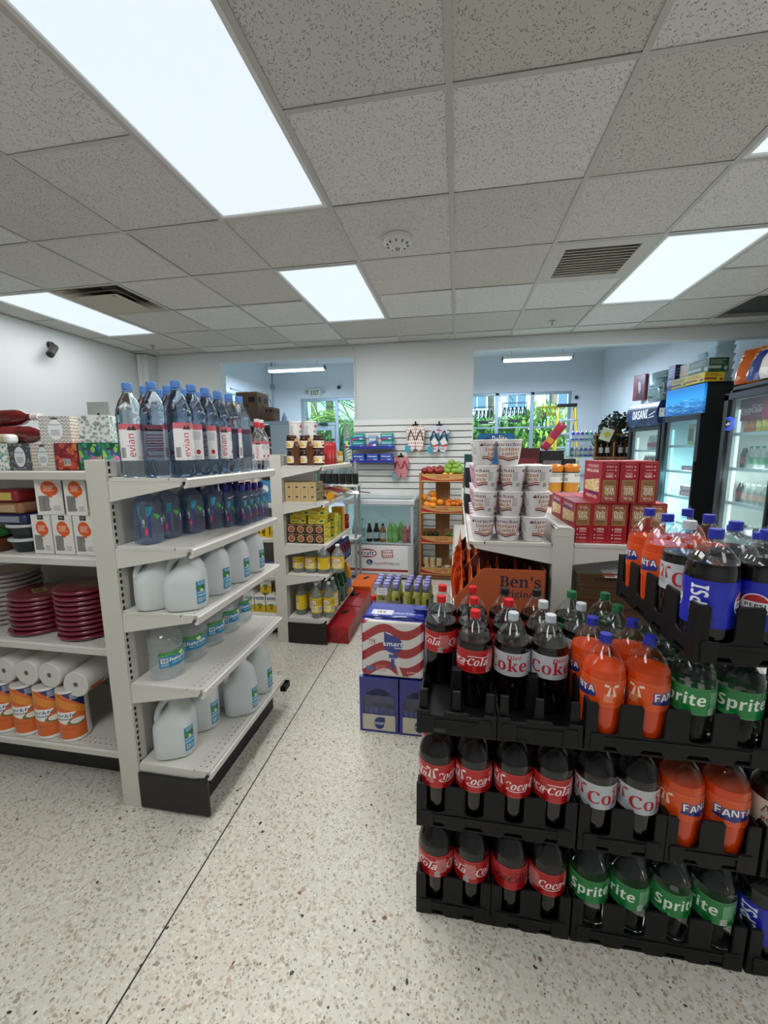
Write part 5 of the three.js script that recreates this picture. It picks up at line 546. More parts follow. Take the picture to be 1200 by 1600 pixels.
const soda = { coke: mkSoda('cola_bottle', cola, cokeL, redCap), zero: mkSoda('cola_bottle', cola, zeroL, blackCap), diet: mkSoda('diet_cola_bottle', cola, dietL, silverCap), fanta: mkSoda('orange_soda_bottle', orangeSoda, fantaL, blueCap), sprite: mkSoda('lemon_lime_bottle', clearSoda, spriteL, greenCap), pepsi: mkSoda('blue_cola_bottle', cola, pepsiL, M('#222f9f', .4), 1), root: mkSoda('root_beer_bottle', M('#241008', .1), rootL, blackCap) };
const says = { coke: 'red-label cola bottle', zero: 'red-label cola bottle with black lettering', diet: 'silver-label diet cola bottle', fanta: 'orange soda bottle', sprite: 'clear green-label lemon-lime bottle', pepsi: 'blue-label cola bottle', root: 'brown root beer bottle' };
const PITCH = .3035, ROW = [-1.12, -1.232, -1.344, -1.456], COL = [-.043, .065, .178, .286, .402, .51, .617, .725, .845, .953];
// one tray: deep wall with U notches, or low wall with tall corner posts
function tray(label, c0, c1, level, style, rows = 4, z0 = ROW[0], cols = COL, yBase = 0) {
  const n = c1 - c0 + 1, xa = cols[c0] - .0545, xb = cols[c1] + .0545, W = xb - xa, D = (rows - 1) * .112 + .128, y = level * PITCH + yBase, zf = z0 + .064;
  const t = T('bottle_tray', label, 'bottle tray', (xa + xb) / 2, y, zf - D / 2), top = style ? .068 : .138, low = style ? .058 : .048;
  const wall = (len, m, arch) => { const s = new THREE.Shape(), st = len / m; s.moveTo(-len / 2, 0);
    for (let i = 0; i < m && arch; i++) { const c = -len / 2 + st * (i + .5), r = st * .2; if (!style || i % 2 === 0) { s.lineTo(c - r - .012, 0); s.lineTo(c - r, .018); s.lineTo(c + r, .018); s.lineTo(c + r + .012, 0); } }
    s.lineTo(len / 2, 0); s.lineTo(len / 2, top);
    for (let i = m - 1; i >= 0; i--) { const c = -len / 2 + st * (i + .5), r = style ? .02 : .027; s.lineTo(c + r + .004, top); s.lineTo(c + r, top - .006); s.lineTo(c + r, low + (style ? 0 : .014)); if (!style) s.bezierCurveTo(c + r, low - .004, c - r, low - .004, c - r, low + .014); else s.lineTo(c - r, low); s.lineTo(c - r, top - .006); s.lineTo(c - r - .004, top); }
    s.lineTo(-len / 2, top); s.closePath(); return new THREE.ExtrudeGeometry(s, { depth: .005, bevelEnabled: true, bevelSize: .0012, bevelThickness: .0012, bevelSegments: 1, curveSegments: 8 }); };
  P(t, 'tray_floor', merge([box(W - .006, .005, D - .006, 0, .0025, 0)]), blackPlastic);
  P(t, 'front_wall', wall(W, n, true), blackPlastic, 0, 0, D / 2 - .0065); P(t, 'rear_wall', wall(W, n, true), blackPlastic, 0, 0, -D / 2 + .0015);
  P(t, 'side_wall', wall(D - .018, rows, true).rotateY(Math.PI / 2), blackPlastic, W / 2 - .0066, 0, 0); P(t, 'side_wall', wall(D - .018, rows, true).rotateY(Math.PI / 2), blackPlastic, -W / 2 + .0016, 0, 0);
  P(t, 'wall_rib', merge([rbox(W - .02, .006, .004, .0015, 0, .044, D / 2 + .0015), ...[-1, 1].map((s) => rbox(.035, .05, .004, .0015, s * (W / 2 - .03), .05 - .02, D / 2 + .001))]), blackPlastic);
  const ph = style ? .135 : .128, post = memo('post' + style, () => merge([loft([[.005, .0205, .0205, 5], [ph, .0135, .0135, 5]], 16, false, true), box(.027, .0016, .003, 0, ph + .0008, 0), box(.003, .0016, .027, 0, ph + .0008, 0), box(.026, .0016, .002, 0, ph + .0008, -.012), box(.026, .0016, .002, 0, ph + .0008, .012)]));
  for (let i = 1; i < n; i++) for (let j = 1; j < rows; j++) P(t, 'divider_post', post, blackPlastic, -W / 2 + i * W / n, 0, D / 2 - .008 - j * (D - .016) / rows);
  if (style) for (let i = 0; i <= n; i++) P(t, 'corner_post', loft([[.01, .016, .006, 5], [.125, .011, .005, 5]], 12), blackPlastic, -W / 2 + i * W / n + (i === 0 ? .017 : i === n ? -.017 : 0), 0, D / 2 - .016);
  return t;
}
const TIER = ['bottom', 'second', 'third', 'top'];
tray('black bottle tray on the floor at the aisle corner of the soda stack', 0, 1, 0, 0); tray('black bottle tray on the floor, second from the aisle corner', 2, 3, 0, 0); tray('long black bottle tray on the floor holding the green-label bottles', 4, 7, 0, 0);
tray('long black bottle tray in the second tier under the red-label bottles', 0, 3, 1, 0); tray('black bottle tray in the second tier under the two diet bottles', 4, 5, 1, 0); tray('black bottle tray in the second tier under the two orange sodas', 6, 7, 1, 0);
tray('black low-walled bottle tray with empty front slots at the aisle corner, third tier', 0, 1, 2, 1); tray('black low-walled bottle tray with empty front slots under the diet bottles, third tier', 2, 3, 2, 1); tray('long black bottle tray in the third tier under orange and green-label bottles', 4, 7, 2, 0);
const COL4 = [.596, .702, .83, .938], Z4 = -1.05; tray('black bottle tray on the top tier holding blue-label and orange bottles', 0, 1, 3, 0, 4, Z4, COL4);
tray('black bottle tray at the right edge of the frame on the floor', 8, 9, 0, 0); tray('black bottle tray at the right edge of the frame in the second tier', 8, 9, 1, 0); tray('black bottle tray at the right edge in the third tier', 8, 9, 2, 0); tray('black bottle tray at the right edge of the top tier', 2, 3, 3, 0, 4, Z4, COL4, -.0);
const bottleAt = (k, tier, r, c, a, z = ROW[r], x = COL[c]) => put(soda[k], `${says[k]}, ${TIER[tier]} tier, ${ORD[r]} row, ${ORD[c]} slot from the aisle`, x, tier * PITCH + .0055, z, a);
const face = (u) => -2 * Math.PI * u; // turn so that this share of the label faces the camera
const B = -.15; // the labels' turn towards the aisle
[['coke', .35], ['coke', .42], ['zero', .2], ['coke', .55], ['sprite', .185], ['sprite', .33], ['sprite', .66], ['sprite', .36], ['pepsi', .2], ['pepsi', .7]].forEach(([k, u], c) => { bottleAt(k, 0, 0, c, face(u) + B); if (c < 8) bottleAt(k, 0, 1, c, rr(0, 6)); });
[['coke', .95], ['coke', .04], ['coke', .05], ['coke', .24], ['diet', .08], ['diet', .09], ['fanta', .08], ['fanta', .17], ['root', .2], ['root', .7]].forEach(([k, u], c) => { bottleAt(k, 1, 0, c, face(u) + B); if (c < 8) bottleAt(k, 1, 1, c, rr(0, 6)); });
[['coke', 2, 0, .37], ['coke', 3, 0, .6], ['coke', 1, 1, .245], ['coke', 2, 1, .3], ['coke', 3, 1, .8], ['diet', 1, 2, .23], ['diet', 1, 3, .17], ['coke', 2, 2, .15], ['diet', 2, 3, .2], ['zero', 3, 2, .3], ['zero', 3, 3, .5], ['fanta', 0, 4, .9], ['fanta', 0, 5, .04], ['fanta', 1, 4, .93], ['fanta', 1, 5, .6], ['diet', 2, 4, .22], ['sprite', 2, 5, .6], ['sprite', 3, 4, .66], ['sprite', 3, 5, .8], ['sprite', 0, 6, .3], ['sprite', 0, 7, .7], ['sprite', 1, 6, .1], ['sprite', 1, 7, .4], ['sprite', 2, 6, .1], ['sprite', 2, 7, .9]].forEach(([k, r, c, u]) => bottleAt(k, 2, r, c, face(u) + B));
[['pepsi', 0, 0, .15], ['pepsi', 0, 1, .42], ['diet', 1, 0, .1], ['pepsi', 1, 1, .7], ['fanta', 2, 0, .38], ['fanta', 2, 1, .1], ['fanta', 3, 0, .9], ['fanta', 3, 1, .5]].forEach(([k, r, c, u]) => put(soda[k], `${says[k]}, top tray tier, ${ORD[r]} row, ${c ? 'right' : 'left'} column`, COL4[c], 3 * PITCH + .0055, Z4 - r * .112, face(u) - .35));
const small = mkSoda('blue_cola_bottle', cola, pepsiL, M('#222f9f', .4), 1, .25);
[[2, 2], [2, 3], [3, 2], [3, 3]].forEach(([c, r], i) => put(small, `shorter blue-capped cola bottle at the back right of the top tier, ${ORD[i]} of four`, COL4[c], 3 * PITCH + .0055, Z4 - r * .112, i, 'shorter blue-capped cola bottles'));

// ---------------------------------------------------------------- water cases on the floor beside the stack
{
  const wave = print(tex(512, 512, (x) => { fill(x, '#dddbd8', 0, 0, 512, 512); x.fillStyle = '#a51f26'; for (let i = -1; i < 4; i++) { const y = i * 165 - 20; x.beginPath(); x.moveTo(0, y + 150); x.bezierCurveTo(90, y + 90, 170, y + 10, 260, y + 70); x.bezierCurveTo(330, y + 120, 400, y + 130, 512, y + 10); x.lineTo(512, y + 90); x.bezierCurveTo(420, y + 190, 340, y + 220, 250, y + 140); x.bezierCurveTo(170, y + 80, 90, y + 180, 0, y + 232); x.fill(); }
    poly(x, '#27378f', [[188, 100], [230, 150], [188, 240]]); x.fillStyle = '#27378f'; x.beginPath(); x.moveTo(188, 96); x.bezierCurveTo(220, 140, 340, 120, 340, 214); x.bezierCurveTo(340, 310, 188, 316, 188, 214); x.fill(); txt(x, 'smart', 260, 206, 58, '#f4f4f6'); txt(x, 'water', 306, 240, 24, '#f4f4f6'); fill(x, '#3a4a9a', 226, 300, 74, 34); fill(x, '#2f3f94', 244, 340, 30, 90); poly(x, '#d9d8d6', [[270, 350], [290, 352], [350, 512], [312, 512]]);
    txt(x, '15', 76, 186, 40, '#a51f26'); fill(x, '#a51f26', 102, 172, 9, 42); smallPrint(x, '#a51f26', 56, 210, 40, 10, 1); fill(x, '#5a68aa', 36, 420, 64, 44); smallPrint(x, '#cf8a86', 116, 406, 96, 60, 5); txt(x, 'Celebrate', 426, 454, 24, '#f2e8e6', { w: 'normal' }); smallPrint(x, '#f0dedc', 390, 476, 80, 12, 1); }), .25, { clearcoat: .5 });
  const navy = M('#1d2a86', .22, { clearcoat: .6 }), topT = print(tex(256, 128, (x) => { fill(x, '#24329a', 0, 0, 256, 128); fill(x, '#d8dce6', 30, 60, 90, 34); bars(x, 50, 64, 40, 26); txt(x, 'smartwater', 186, 80, 24, '#b8c2ea'); smallPrint(x, '#8d9ade', 130, 100, 100, 14, 1); }), .22, { clearcoat: .6 });
  const t = T('water_case', 'red, white and blue wrapped water case on top of the two smaller cases', 'water case', -.29, .298, -1.945);
  const g = rbox(.312, .3, .23, .022, 0, .15, 0, 4); const m = new THREE.Mesh(g, [navy, navy, topT, navy, wave, navy]); m.name = 'wrapped_case'; m.castShadow = m.receiveShadow = true; t.add(m);
  P(t, 'carry_seam', tube([[-.15, .3, .09], [-.08, .309, .1], [0, .304, .095], [.08, .311, .1], [.15, .3, .09]], .007), navy); P(t, 'gathered_end', loft([[0, .05, .008], [.02, .03, .012], [.035, .045, .01]], 12), navy, .13, .29, .02);
  const arch = (w, h) => { const s = new THREE.Shape([[-w / 2, 0], [w / 2, 0], [w / 2, h], [-w / 2, h]].map(([a, b]) => new THREE.Vector2(a, b))), q = new THREE.Path(), i = w * .42; q.moveTo(-i, .014); q.lineTo(-i, h * .52); q.bezierCurveTo(-i, h * .9, i, h * .9, i, h * .52); q.lineTo(i, .014); q.closePath(); s.holes.push(q); return new THREE.ExtrudeGeometry(s, { depth: .008, bevelEnabled: true, bevelSize: .002, bevelThickness: .003, bevelSegments: 2, curveSegments: 14 }); };
  const traT = print(tex(256, 96, (x) => { fill(x, '#c9c2b0', 0, 0, 256, 96); oval(x, '#2d3a7c', 132, 50, 40, 38); fill(x, '#2d3a7c', 134, 12, 42, 40); txt(x, 'smart', 134, 50, 28, '#d5d6dc'); }), .5), bot = loft([[0, .026], [.005, .033], [.15, .033], [.19, .022], [.225, .012]], 20);
  const pack = proto('water_case', 'water case', (p) => { const w = .192, h = .292, D = .34; P(p, 'wrapped_case', rbox(w - .004, h - .006, D - .05, .02, 0, h / 2, -.03, 4), navy); P(p, 'printed_side', box(.0015, h * .7, D * .6), wave, w / 2 - .001, h * .5, -.02); P(p, 'arched_wrap', arch(w, h), navy, 0, 0, D / 2 - .026);  for (const k of [-1, 0, 1]) { const q = P(p, 'bottle', bot, water, k * .054, .008, D / 2 - .062 + .012); P(q, 'label', loft([[.05, .0335], [.12, .0335]], 18, false, false), M('#2b3a8a', .4)); } P(p, 'card_tray', box(w * .86, .082, .003, 0, .052, D / 2 - .015), traT); P(p, 'wrap_film', box(w * .84, h * .5, .001, 0, h * .42, D / 2 - .0175), wrapClear); });
  put(pack, 'blue-wrapped water case with an arched clear end, the left one on the floor', -.36, .002, -1.985); put(pack, 'blue-wrapped water case with an arched clear end, beside the soda stack', -.158, .002, -1.985);
  // sports drink cases stacked behind
  const spT = print(tex(256, 128, (x) => { fill(x, '#b9b83c', 0, 0, 256, 128); for (const o of [0, 128]) { poly(x, '#26261c', [[o + 50, 20], [o + 76, 14], [o + 70, 112], [o + 56, 112]]); fill(x, '#4a5690', o + 40, 96, 46, 26); smallPrint(x, '#e8e8d8', o + 88, 12, 36, 104, 12); } }), .35), sb = loft([[0, .024], [.004, .028], [.06, .028], [.085, .025], [.115, .028], [.145, .021], [.155, .016], [.16, .016]], 18), cap2 = loft([[.158, .0205], [.192, .0205], [.196, .019]], 16), neck = loft([[.15, .018], [.168, .0215]], 16), capM2 = M('#8f8fc8', .45), nM = M('#2c2a30', .4);
  const bodyM = M('#b8ba62', .15, { clearcoat: .4 }), trayT = print(tex(256, 96, (x) => { fill(x, '#8d8478', 0, 0, 256, 96); poly(x, '#a59c8e', [[0, 0], [140, 0], [90, 96], [0, 96]]); txt(x, 'BODYARMOR', 178, 36, 24, '#2a2834', { sx: .8 }); smallPrint(x, '#5a5268', 140, 56, 80, 10, 1); }), .6);
  const spc = proto('sports_drink_case', 'drink case', (p) => { for (let i = 0; i < 3; i++) for (let j = 0; j < 4; j++) { const q = P(p, 'bottle', sb, bodyM, -.06 + i * .06, .012, .09 - j * .06, 0, i + j); P(q, 'label', loft([[.03, .0285], [.12, .0285]], 18, false, false), spT); P(q, 'cap', cap2, capM2); P(q, 'neck_band', neck, nM); } P(p, 'card_tray', merge([box(.186, .004, .246, 0, .004, 0), box(.186, .07, .003, 0, .037, -.123), box(.003, .07, .246, .093, .037, 0), box(.003, .07, .246, -.093, .037, 0)]), M('#857b6d', .7)); P(p, 'front_board', box(.186, .1, .003, 0, .052, .1235), trayT); P(p, 'wrap_film', box(.19, .15, .0008, 0, .13, .126), wrapClear); });
  put(spc, 'case of yellow sports drinks with lilac caps, the left one behind the flag-striped case', -.44, .336, -2.62, .03); const sc2 = put(spc, 'case of yellow sports drinks with lilac caps, the right one behind the flag-striped case', -.238, .336, -2.62, -.02); sc2.remove(sc2.children.find((c) => c.name === 'front_board'));
  const lbl = T('price_card', 'small white price card on the front of the left sports drink case', 'price tag', -.46, .50, -2.486); P(lbl, 'card', rbox(.07, .045, .002, .0008), M('#d5d6d8', .4), 0, 0, 0, -.15); P(lbl, 'printed_lines', merge([box(.05, .004, .0006, 0, .01, .0014), box(.04, .004, .0006, 0, -.004, .0014)]), M('#8d93b0', .5), 0, 0, 0, -.15);
  put(pack, 'blue-wrapped water case under the left sports drink case', -.44, .03, -2.62).scale.set(1, 1.04, .8); put(pack, 'blue-wrapped water case under the right sports drink case', -.238, .03, -2.62).scale.set(1, 1.04, .8);
  const pal = T('pallet', 'low wooden slat base under the rear drink cases', 'pallet', -.34, 0, -2.62); for (let i = 0; i < 4; i++) P(pal, 'slat', rbox(.4, .014, .06, .003, 0, .022, -.12 + i * .08), wood); for (const s of [-1, 1]) P(pal, 'runner', box(.03, .015, .3, s * .17, .0075, 0), wood);
  // upright bottles seen between the aisle and the striped case
  const wb = proto('water_bottle', 'water bottle', (g) => { P(g, 'bottle_body', loft([[0, .026], [.005, .033], [.2, .033], [.24, .022], [.28, .0125], [.29, .0125]], 20), water); P(g, 'cap', loft([[.285, .016], [.31, .0155]], 16), redCap); P(g, 'label', loft([[.08, .0335], [.15, .0335]], 18, false, false), M('#c9ccd8', .4)); });
  put(wb, 'clear water bottle with a red cap standing behind the flag-striped case', -.44, .298 + .0, -2.12); const ex = T('water_case', 'plain blue-wrapped water case behind the striped case, a bottle standing on it', 'water case', -.36, 0, -2.26); P(ex, 'wrapped_case', rbox(.3, .296, .19, .02, 0, .148, 0, 4), navy); P(ex, 'carry_seam', tube([[-.12, .294, .02], [0, .3, .0], [.12, .294, .02]], .005), navy); ex.position.z = -2.265;
}
// ---------------------------------------------------------------- the island on the right
{
  const t = T('centre_shelving', 'white double-sided shelving island with noodle cups and red popcorn boxes', 'store shelving', .4225, 0, -2.9);
  const L = 2.44; for (const z of [1.22 - .025, 0, -1.195]) upright(t, 0, z, 1.09, .075);
  P(t, 'core_panel', box(.03, .9, L - .05), postWhite, 0, .6, 0); P(t, 'kick_base', rbox(.62, .15, L, .006), blackMetal, 0, .075, 0); P(t, 'top_cap', rbox(.05, .012, L, .003), shelfWhite, 0, 1.09, 0);
  for (const s of [-1, 1]) for (const zc of [.61, -.61]) { shelf(t, 1.2, s < 0 ? .335 : .4, 1.025, zc, s * .0375, s * Math.PI / 2); t.children.at(-1).position.z = zc; shelf(t, 1.2, .4, .655, zc, s * .0375, s * Math.PI / 2); shelf(t, 1.2, .4, .195, zc, s * .0375, s * Math.PI / 2); }
}
{ // noodle cups
  const nT = (a, b, c) => print(tex(512, 256, (x) => { fill(x, a, 0, 0, 512, 256); for (const o of [0, 256]) { txt(x, 'Maruchan', o + 126, 44, 42, '#5a1c3a', { sx: .9, font: 'serif', skew: .15 }); oval(x, '#5a1c3a', o + 34, 48, 12, 9); txt(x, 'Instant', o + 134, 92, 48, c, { sx: .9 }); txt(x, 'Lunch', o + 140, 136, 46, c, { sx: .9 }); for (const [dy, cc] of [[164, c], [184, '#5a2038']]) { x.strokeStyle = cc; x.lineWidth = 13; x.lineJoin = 'miter'; x.beginPath(); x.moveTo(o + 40, dy); x.lineTo(o + 76, dy); x.lineTo(o + 128, dy + 22); x.lineTo(o + 190, dy); x.lineTo(o + 214, dy + 4); x.stroke(); } smallPrint(x, '#8a8489', o + 216, 60, 36, 90, 8); } fill(x, b, 244, 168, 26, 46); bars(x, 236, 166, 44, 50); }), .45);
  const body = loft([[0, .034], [.004, .0355], [.03, .041], [.068, .0458], [.096, .0468], [.1, .0475]], 32, true, false), rim = loft([[.098, .0482], [.1015, .0482], [.1028, .046], [.1028, .02]], 28, false, true), mk = (m, lidC) => proto('noodle_cup', 'noodle cup', (g) => { P(g, 'cup_body', body, m); P(g, 'lid', rim, M(lidC, .4)); });
  const w = mk(nT('#d9d7d6', '#eee', '#b5652c'), '#d9d6d2'), p = mk(nT('#d3a9b8', '#e8d0d8', '#a8327a'), '#d7cdd0');
  const y0 = 1.0262, hz = .1032, G = 'white instant noodle cups in the front pyramid', R2 = ['bottom', 'second', 'third', 'top'];
  [[[.111, .2], [.213, .78], [.315, .1]], [[.119, .42], [.221, .9], [.323, .1]], [[.124, .4], [.226, .42], [.328, .42]], [[.105, .08], [.207, .75]]].forEach((r, k) => r.forEach(([x, u], i) => put(w, `white noodle cup in the front pyramid, ${R2[k]} row, ${ORD[i]} from the aisle`, x, y0 + k * hz, -1.742, face(u) - .1, G).scale.set(1.06, 1, 1.06)));
  for (let z = 0; z < 4; z++) for (let k = 0; k < 4 - (z > 2 ? 1 : 0); k++) put(p, `pink noodle cup at the aisle edge, ${R2[k]} row, ${ORD[z]} behind the front pyramid`, .112, y0 + k * hz, -1.842 - z * .099, face([.3, .8, .1, .55][(z + k) % 4]), 'pink noodle cups behind the white ones');
  for (let k = 0; k < 4; k++) put(p, `pink noodle cup behind the gap between front cups, ${R2[k]} row`, .212, y0 + k * hz, -1.842, face(.2 * k), 'pink noodle cups behind the white ones');
  for (let k = 0; k < 3; k++) put(w, `white noodle cup behind the front pyramid beside the post, ${R2[k]} row`, .31, y0 + k * hz, -1.842, face(.2 * k), 'white noodle cups behind the pyramid');
  const snT = print(tex(128, 192, (x) => { fill(x, '#1c1c22', 0, 0, 128, 192); fill(x, '#c9c9cc', 0, 0, 128, 40); oval(x, '#c2476a', 60, 110, 34, 30); smallPrint(x, '#b9b9c2', 14, 150, 90, 30, 4); smallPrint(x, '#555', 14, 10, 90, 22, 3); }), .4), sn = proto('soup_packet', 'packet', (g) => { P(g, 'packet_body', loft([[0, .05, .004, 4], [.02, .05, .016, 3], [.12, .05, .016, 3], [.15, .05, .003, 4]], 18), snT); });
  for (let i = 0; i < 3; i++) put(sn, `black and pink soup packet standing at the shelf's aisle edge, ${i ? 'upper' : 'lower'} ${i > 1 ? 'rear ' : ''}one`, .085, 1.026 + (i === 1 ? .152 : 0), -2.42 - (i === 2 ? .12 : 0), -.9, 'black and pink soup packets');
}
{ // popcorn boxes
  const mk = (flip, side) => print(tex(256, 512, (x, w, h) => { x.save(); if (flip) { x.translate(w, h); x.rotate(Math.PI); } fill(x, '#9c1a24', 0, 0, w, h); x.lineWidth = 3; x.strokeStyle = '#c9525a'; x.strokeRect(6, 6, w - 12, h - 12);
    if (side) { fill(x, '#d9bc7c', 20, 130, w - 40, 190); seed = 8; for (let i = 0; i < 60; i++) oval(x, ['#efe2b8', '#cfa95c', '#e8d29a'][i % 3], rr(30, w - 30), rr(140, 310), rr(8, 18), rr(6, 14)); poly(x, '#9c1a24', [[20, 300], [w - 20, 250], [w - 20, 322], [20, 322]]); txt(x, 'Orville', 128, 60, 56, '#f0e4d6', { font: 'serif', skew: .2, sx: .85 }); fill(x, '#4a2a7c', 40, 92, 120, 30); txt(x, 'BUTTER', 128, 390, 50, '#f0e4d6'); smallPrint(x, '#e8c9c4', 40, 430, 170, 40, 4); }
    else { fill(x, '#9a7446', 30, 24, w - 60, 262); seed = 14; for (let i = 0; i < 90; i++) fill(x, 'rgba(70,44,20,.15)', rr(30, w - 60), rr(24, 270), rr(10, 50), 2); poly(x, '#9c1a24', [[48, 50], [206, 34], [212, 70], [52, 86]]); txt(x, 'Orville', 128, 60, 36, '#f0e4d6', { font: 'serif', skew: .2 }); txt(x, 'Only', 120, 124, 60, '#ece2d0', { font: 'serif', skew: .15 }); txt(x, 'REAL', 128, 172, 62, '#ece2d0', { sx: .95 }); fill(x, '#e2d2b8', 66, 206, 124, 6); smallPrint(x, '#5f4426', 48, 220, 160, 50, 4); txt(x, '100%', 132, 330, 44, '#ecd8d2', { sx: 1 }); smallPrint(x, '#ecd0cc', 84, 352, 110, 26, 2); smallPrint(x, '#ecd0cc', 80, 400, 120, 14, 1); smallPrint(x, '#ecd0cc', 84, 436, 110, 26, 2); for (const yy of [334, 404, 444]) oval(x, '#ecd0cc', 52, yy, 10, 10); smallPrint(x, '#d8a8a4', 40, 486, 176, 8, 1); } x.restore(); }), .4);
  const f = mk(false), s = mk(false, true), ff = mk(true), sf = mk(true, true), a = proto('popcorn_box', 'popcorn box', (g) => { const m = carton(.064, .162, .2, f, s, M('#a3242c', .45)); m.name = 'carton'; g.add(m); }), b = proto('popcorn_box', 'popcorn box', (g) => { const m = carton(.064, .162, .2, ff, sf, M('#a3242c', .45)); m.name = 'carton'; g.add(m); });
  for (let i = 0; i < 5; i++) put(a, `red popcorn box in the lower row, ${ORD[i]} from the post`, .498 + i * .0665, 1.0262, -1.815, rr(-.03, .03), 'red popcorn boxes, lower row'); for (let i = 0; i < 3; i++) put(a, `red popcorn box behind the lower row, ${ORD[i]} from the post`, .50 + i * .067, 1.0262, -2.03, rr(-.02, .02), 'red popcorn boxes behind the lower row');
  for (let i = 0; i < 3; i++) put(b, `upside-down red popcorn box in the upper row, ${ORD[i]} from the post`, .582 + i * .0685, 1.1886, -1.81, .02, 'upside-down red popcorn boxes, upper row');
}
{ // rice pouches in display boxes
  const bx = print(tex(512, 384, (x) => { fill(x, '#b0562c', 0, 0, 512, 384); txt(x, "Ben's", 372, 76, 92, '#1f2140', { font: 'serif', sx: .95 }); txt(x, 'Original.', 372, 150, 54, '#1f2140', { font: 'serif', sx: .95 }); x.lineWidth = 2; smallPrint(x, '#7a3416', 30, 340, 200, 12, 1); }), .75), inn = M('#5c3424', .85);
  const po = print(tex(192, 256, (x) => { seed = 19; fill(x, '#c2421c', 0, 0, 192, 256); poly(x, '#e0742a', [[0, 30], [192, 60], [192, 84], [0, 60]]); oval(x, '#53264a', 96, 150, 60, 44); oval(x, '#d8b878', 110, 200, 56, 34); smallPrint(x, '#f0d8a8', 40, 96, 110, 24, 3); for (let i = 0; i < 14; i++) oval(x, 'rgba(250,220,140,.7)', rr(20, 170), rr(10, 250), rr(3, 9), rr(2, 6)); }), .25, { clearcoat: .4 });
  const pouch = proto('rice_pouch', 'rice pouch', (g) => { P(g, 'pouch_body', loft([[0, .014, .06, 3], [.02, .016, .068, 3], [.12, .012, .068, 3], [.17, .003, .062, 4], [.2, .0018, .018, 3], [.203, .001, .01, 3]], 20), po); P(g, 'top_seal', box(.004, .008, .1, 0, .172, 0), po); });
  const x0 = .0, W = .36, h = .262, y = .6562;
  [[-1.665, 0], [-1.97, 1], [-2.28, 2]].forEach(([z, i]) => { const D = .295, t = T('display_box', `brown open-sided display box of orange rice pouches, ${['nearest the camera', 'middle one', 'farthest'][i]}`, 'display box', x0 + W / 2, y, z - D / 2, 0, 'brown display boxes of rice pouches');
    const s = [[-W / 2, 0], [W / 2, 0], [W / 2, h], [-W / 2 + .115, h], [-W / 2, h * .5]], g = prism(s, .004), u = g.attributes.uv; for (let k = 0; k < u.count; k++) u.setXY(k, (g.attributes.position.getX(k) + W / 2) / W, g.attributes.position.getY(k) / h); P(t, 'front_board', g, bx, 0, 0, D / 2 - .004); P(t, 'rear_board', g, inn, 0, 0, -D / 2); P(t, 'side_board', box(.004, h, D), inn, W / 2 - .002, h / 2, 0); P(t, 'low_side_board', box(.004, h * .42, D), bx, -W / 2 + .002, h * .21, 0); P(t, 'bottom_board', box(W, .004, D), inn, 0, .002, 0);
    for (let r = 0; r < 2; r++) for (let k = 0; k < 8; k++) { const dy = [.02, .045, .03, .04, .03, .05, .025, .035][(k * 3 + i * 2 + r) % 8]; put(pouch, `orange rice pouch in the ${['nearest', 'middle', 'farthest'][i]} display box, ${r ? 'rear' : 'front'} file, ${ORD[k]} from the aisle`, x0 + .03 + k * .04, y + .006 + dy, z - .075 - r * .145, 0, 'orange rice pouches'); } });
  [[.012, .665, -1.80, -.45], [.012, .675, -2.12, -.5], [-.002, .64, -1.97, -.4]].forEach(([x, yy, z, a], i) => put(pouch, `orange rice pouch leaning out over the box's open side, ${ORD[i]} in view`, x + .02, yy + .05, z, a, 'rice pouches leaning on the open side', [0, .12]).scale.setScalar(.85));
}
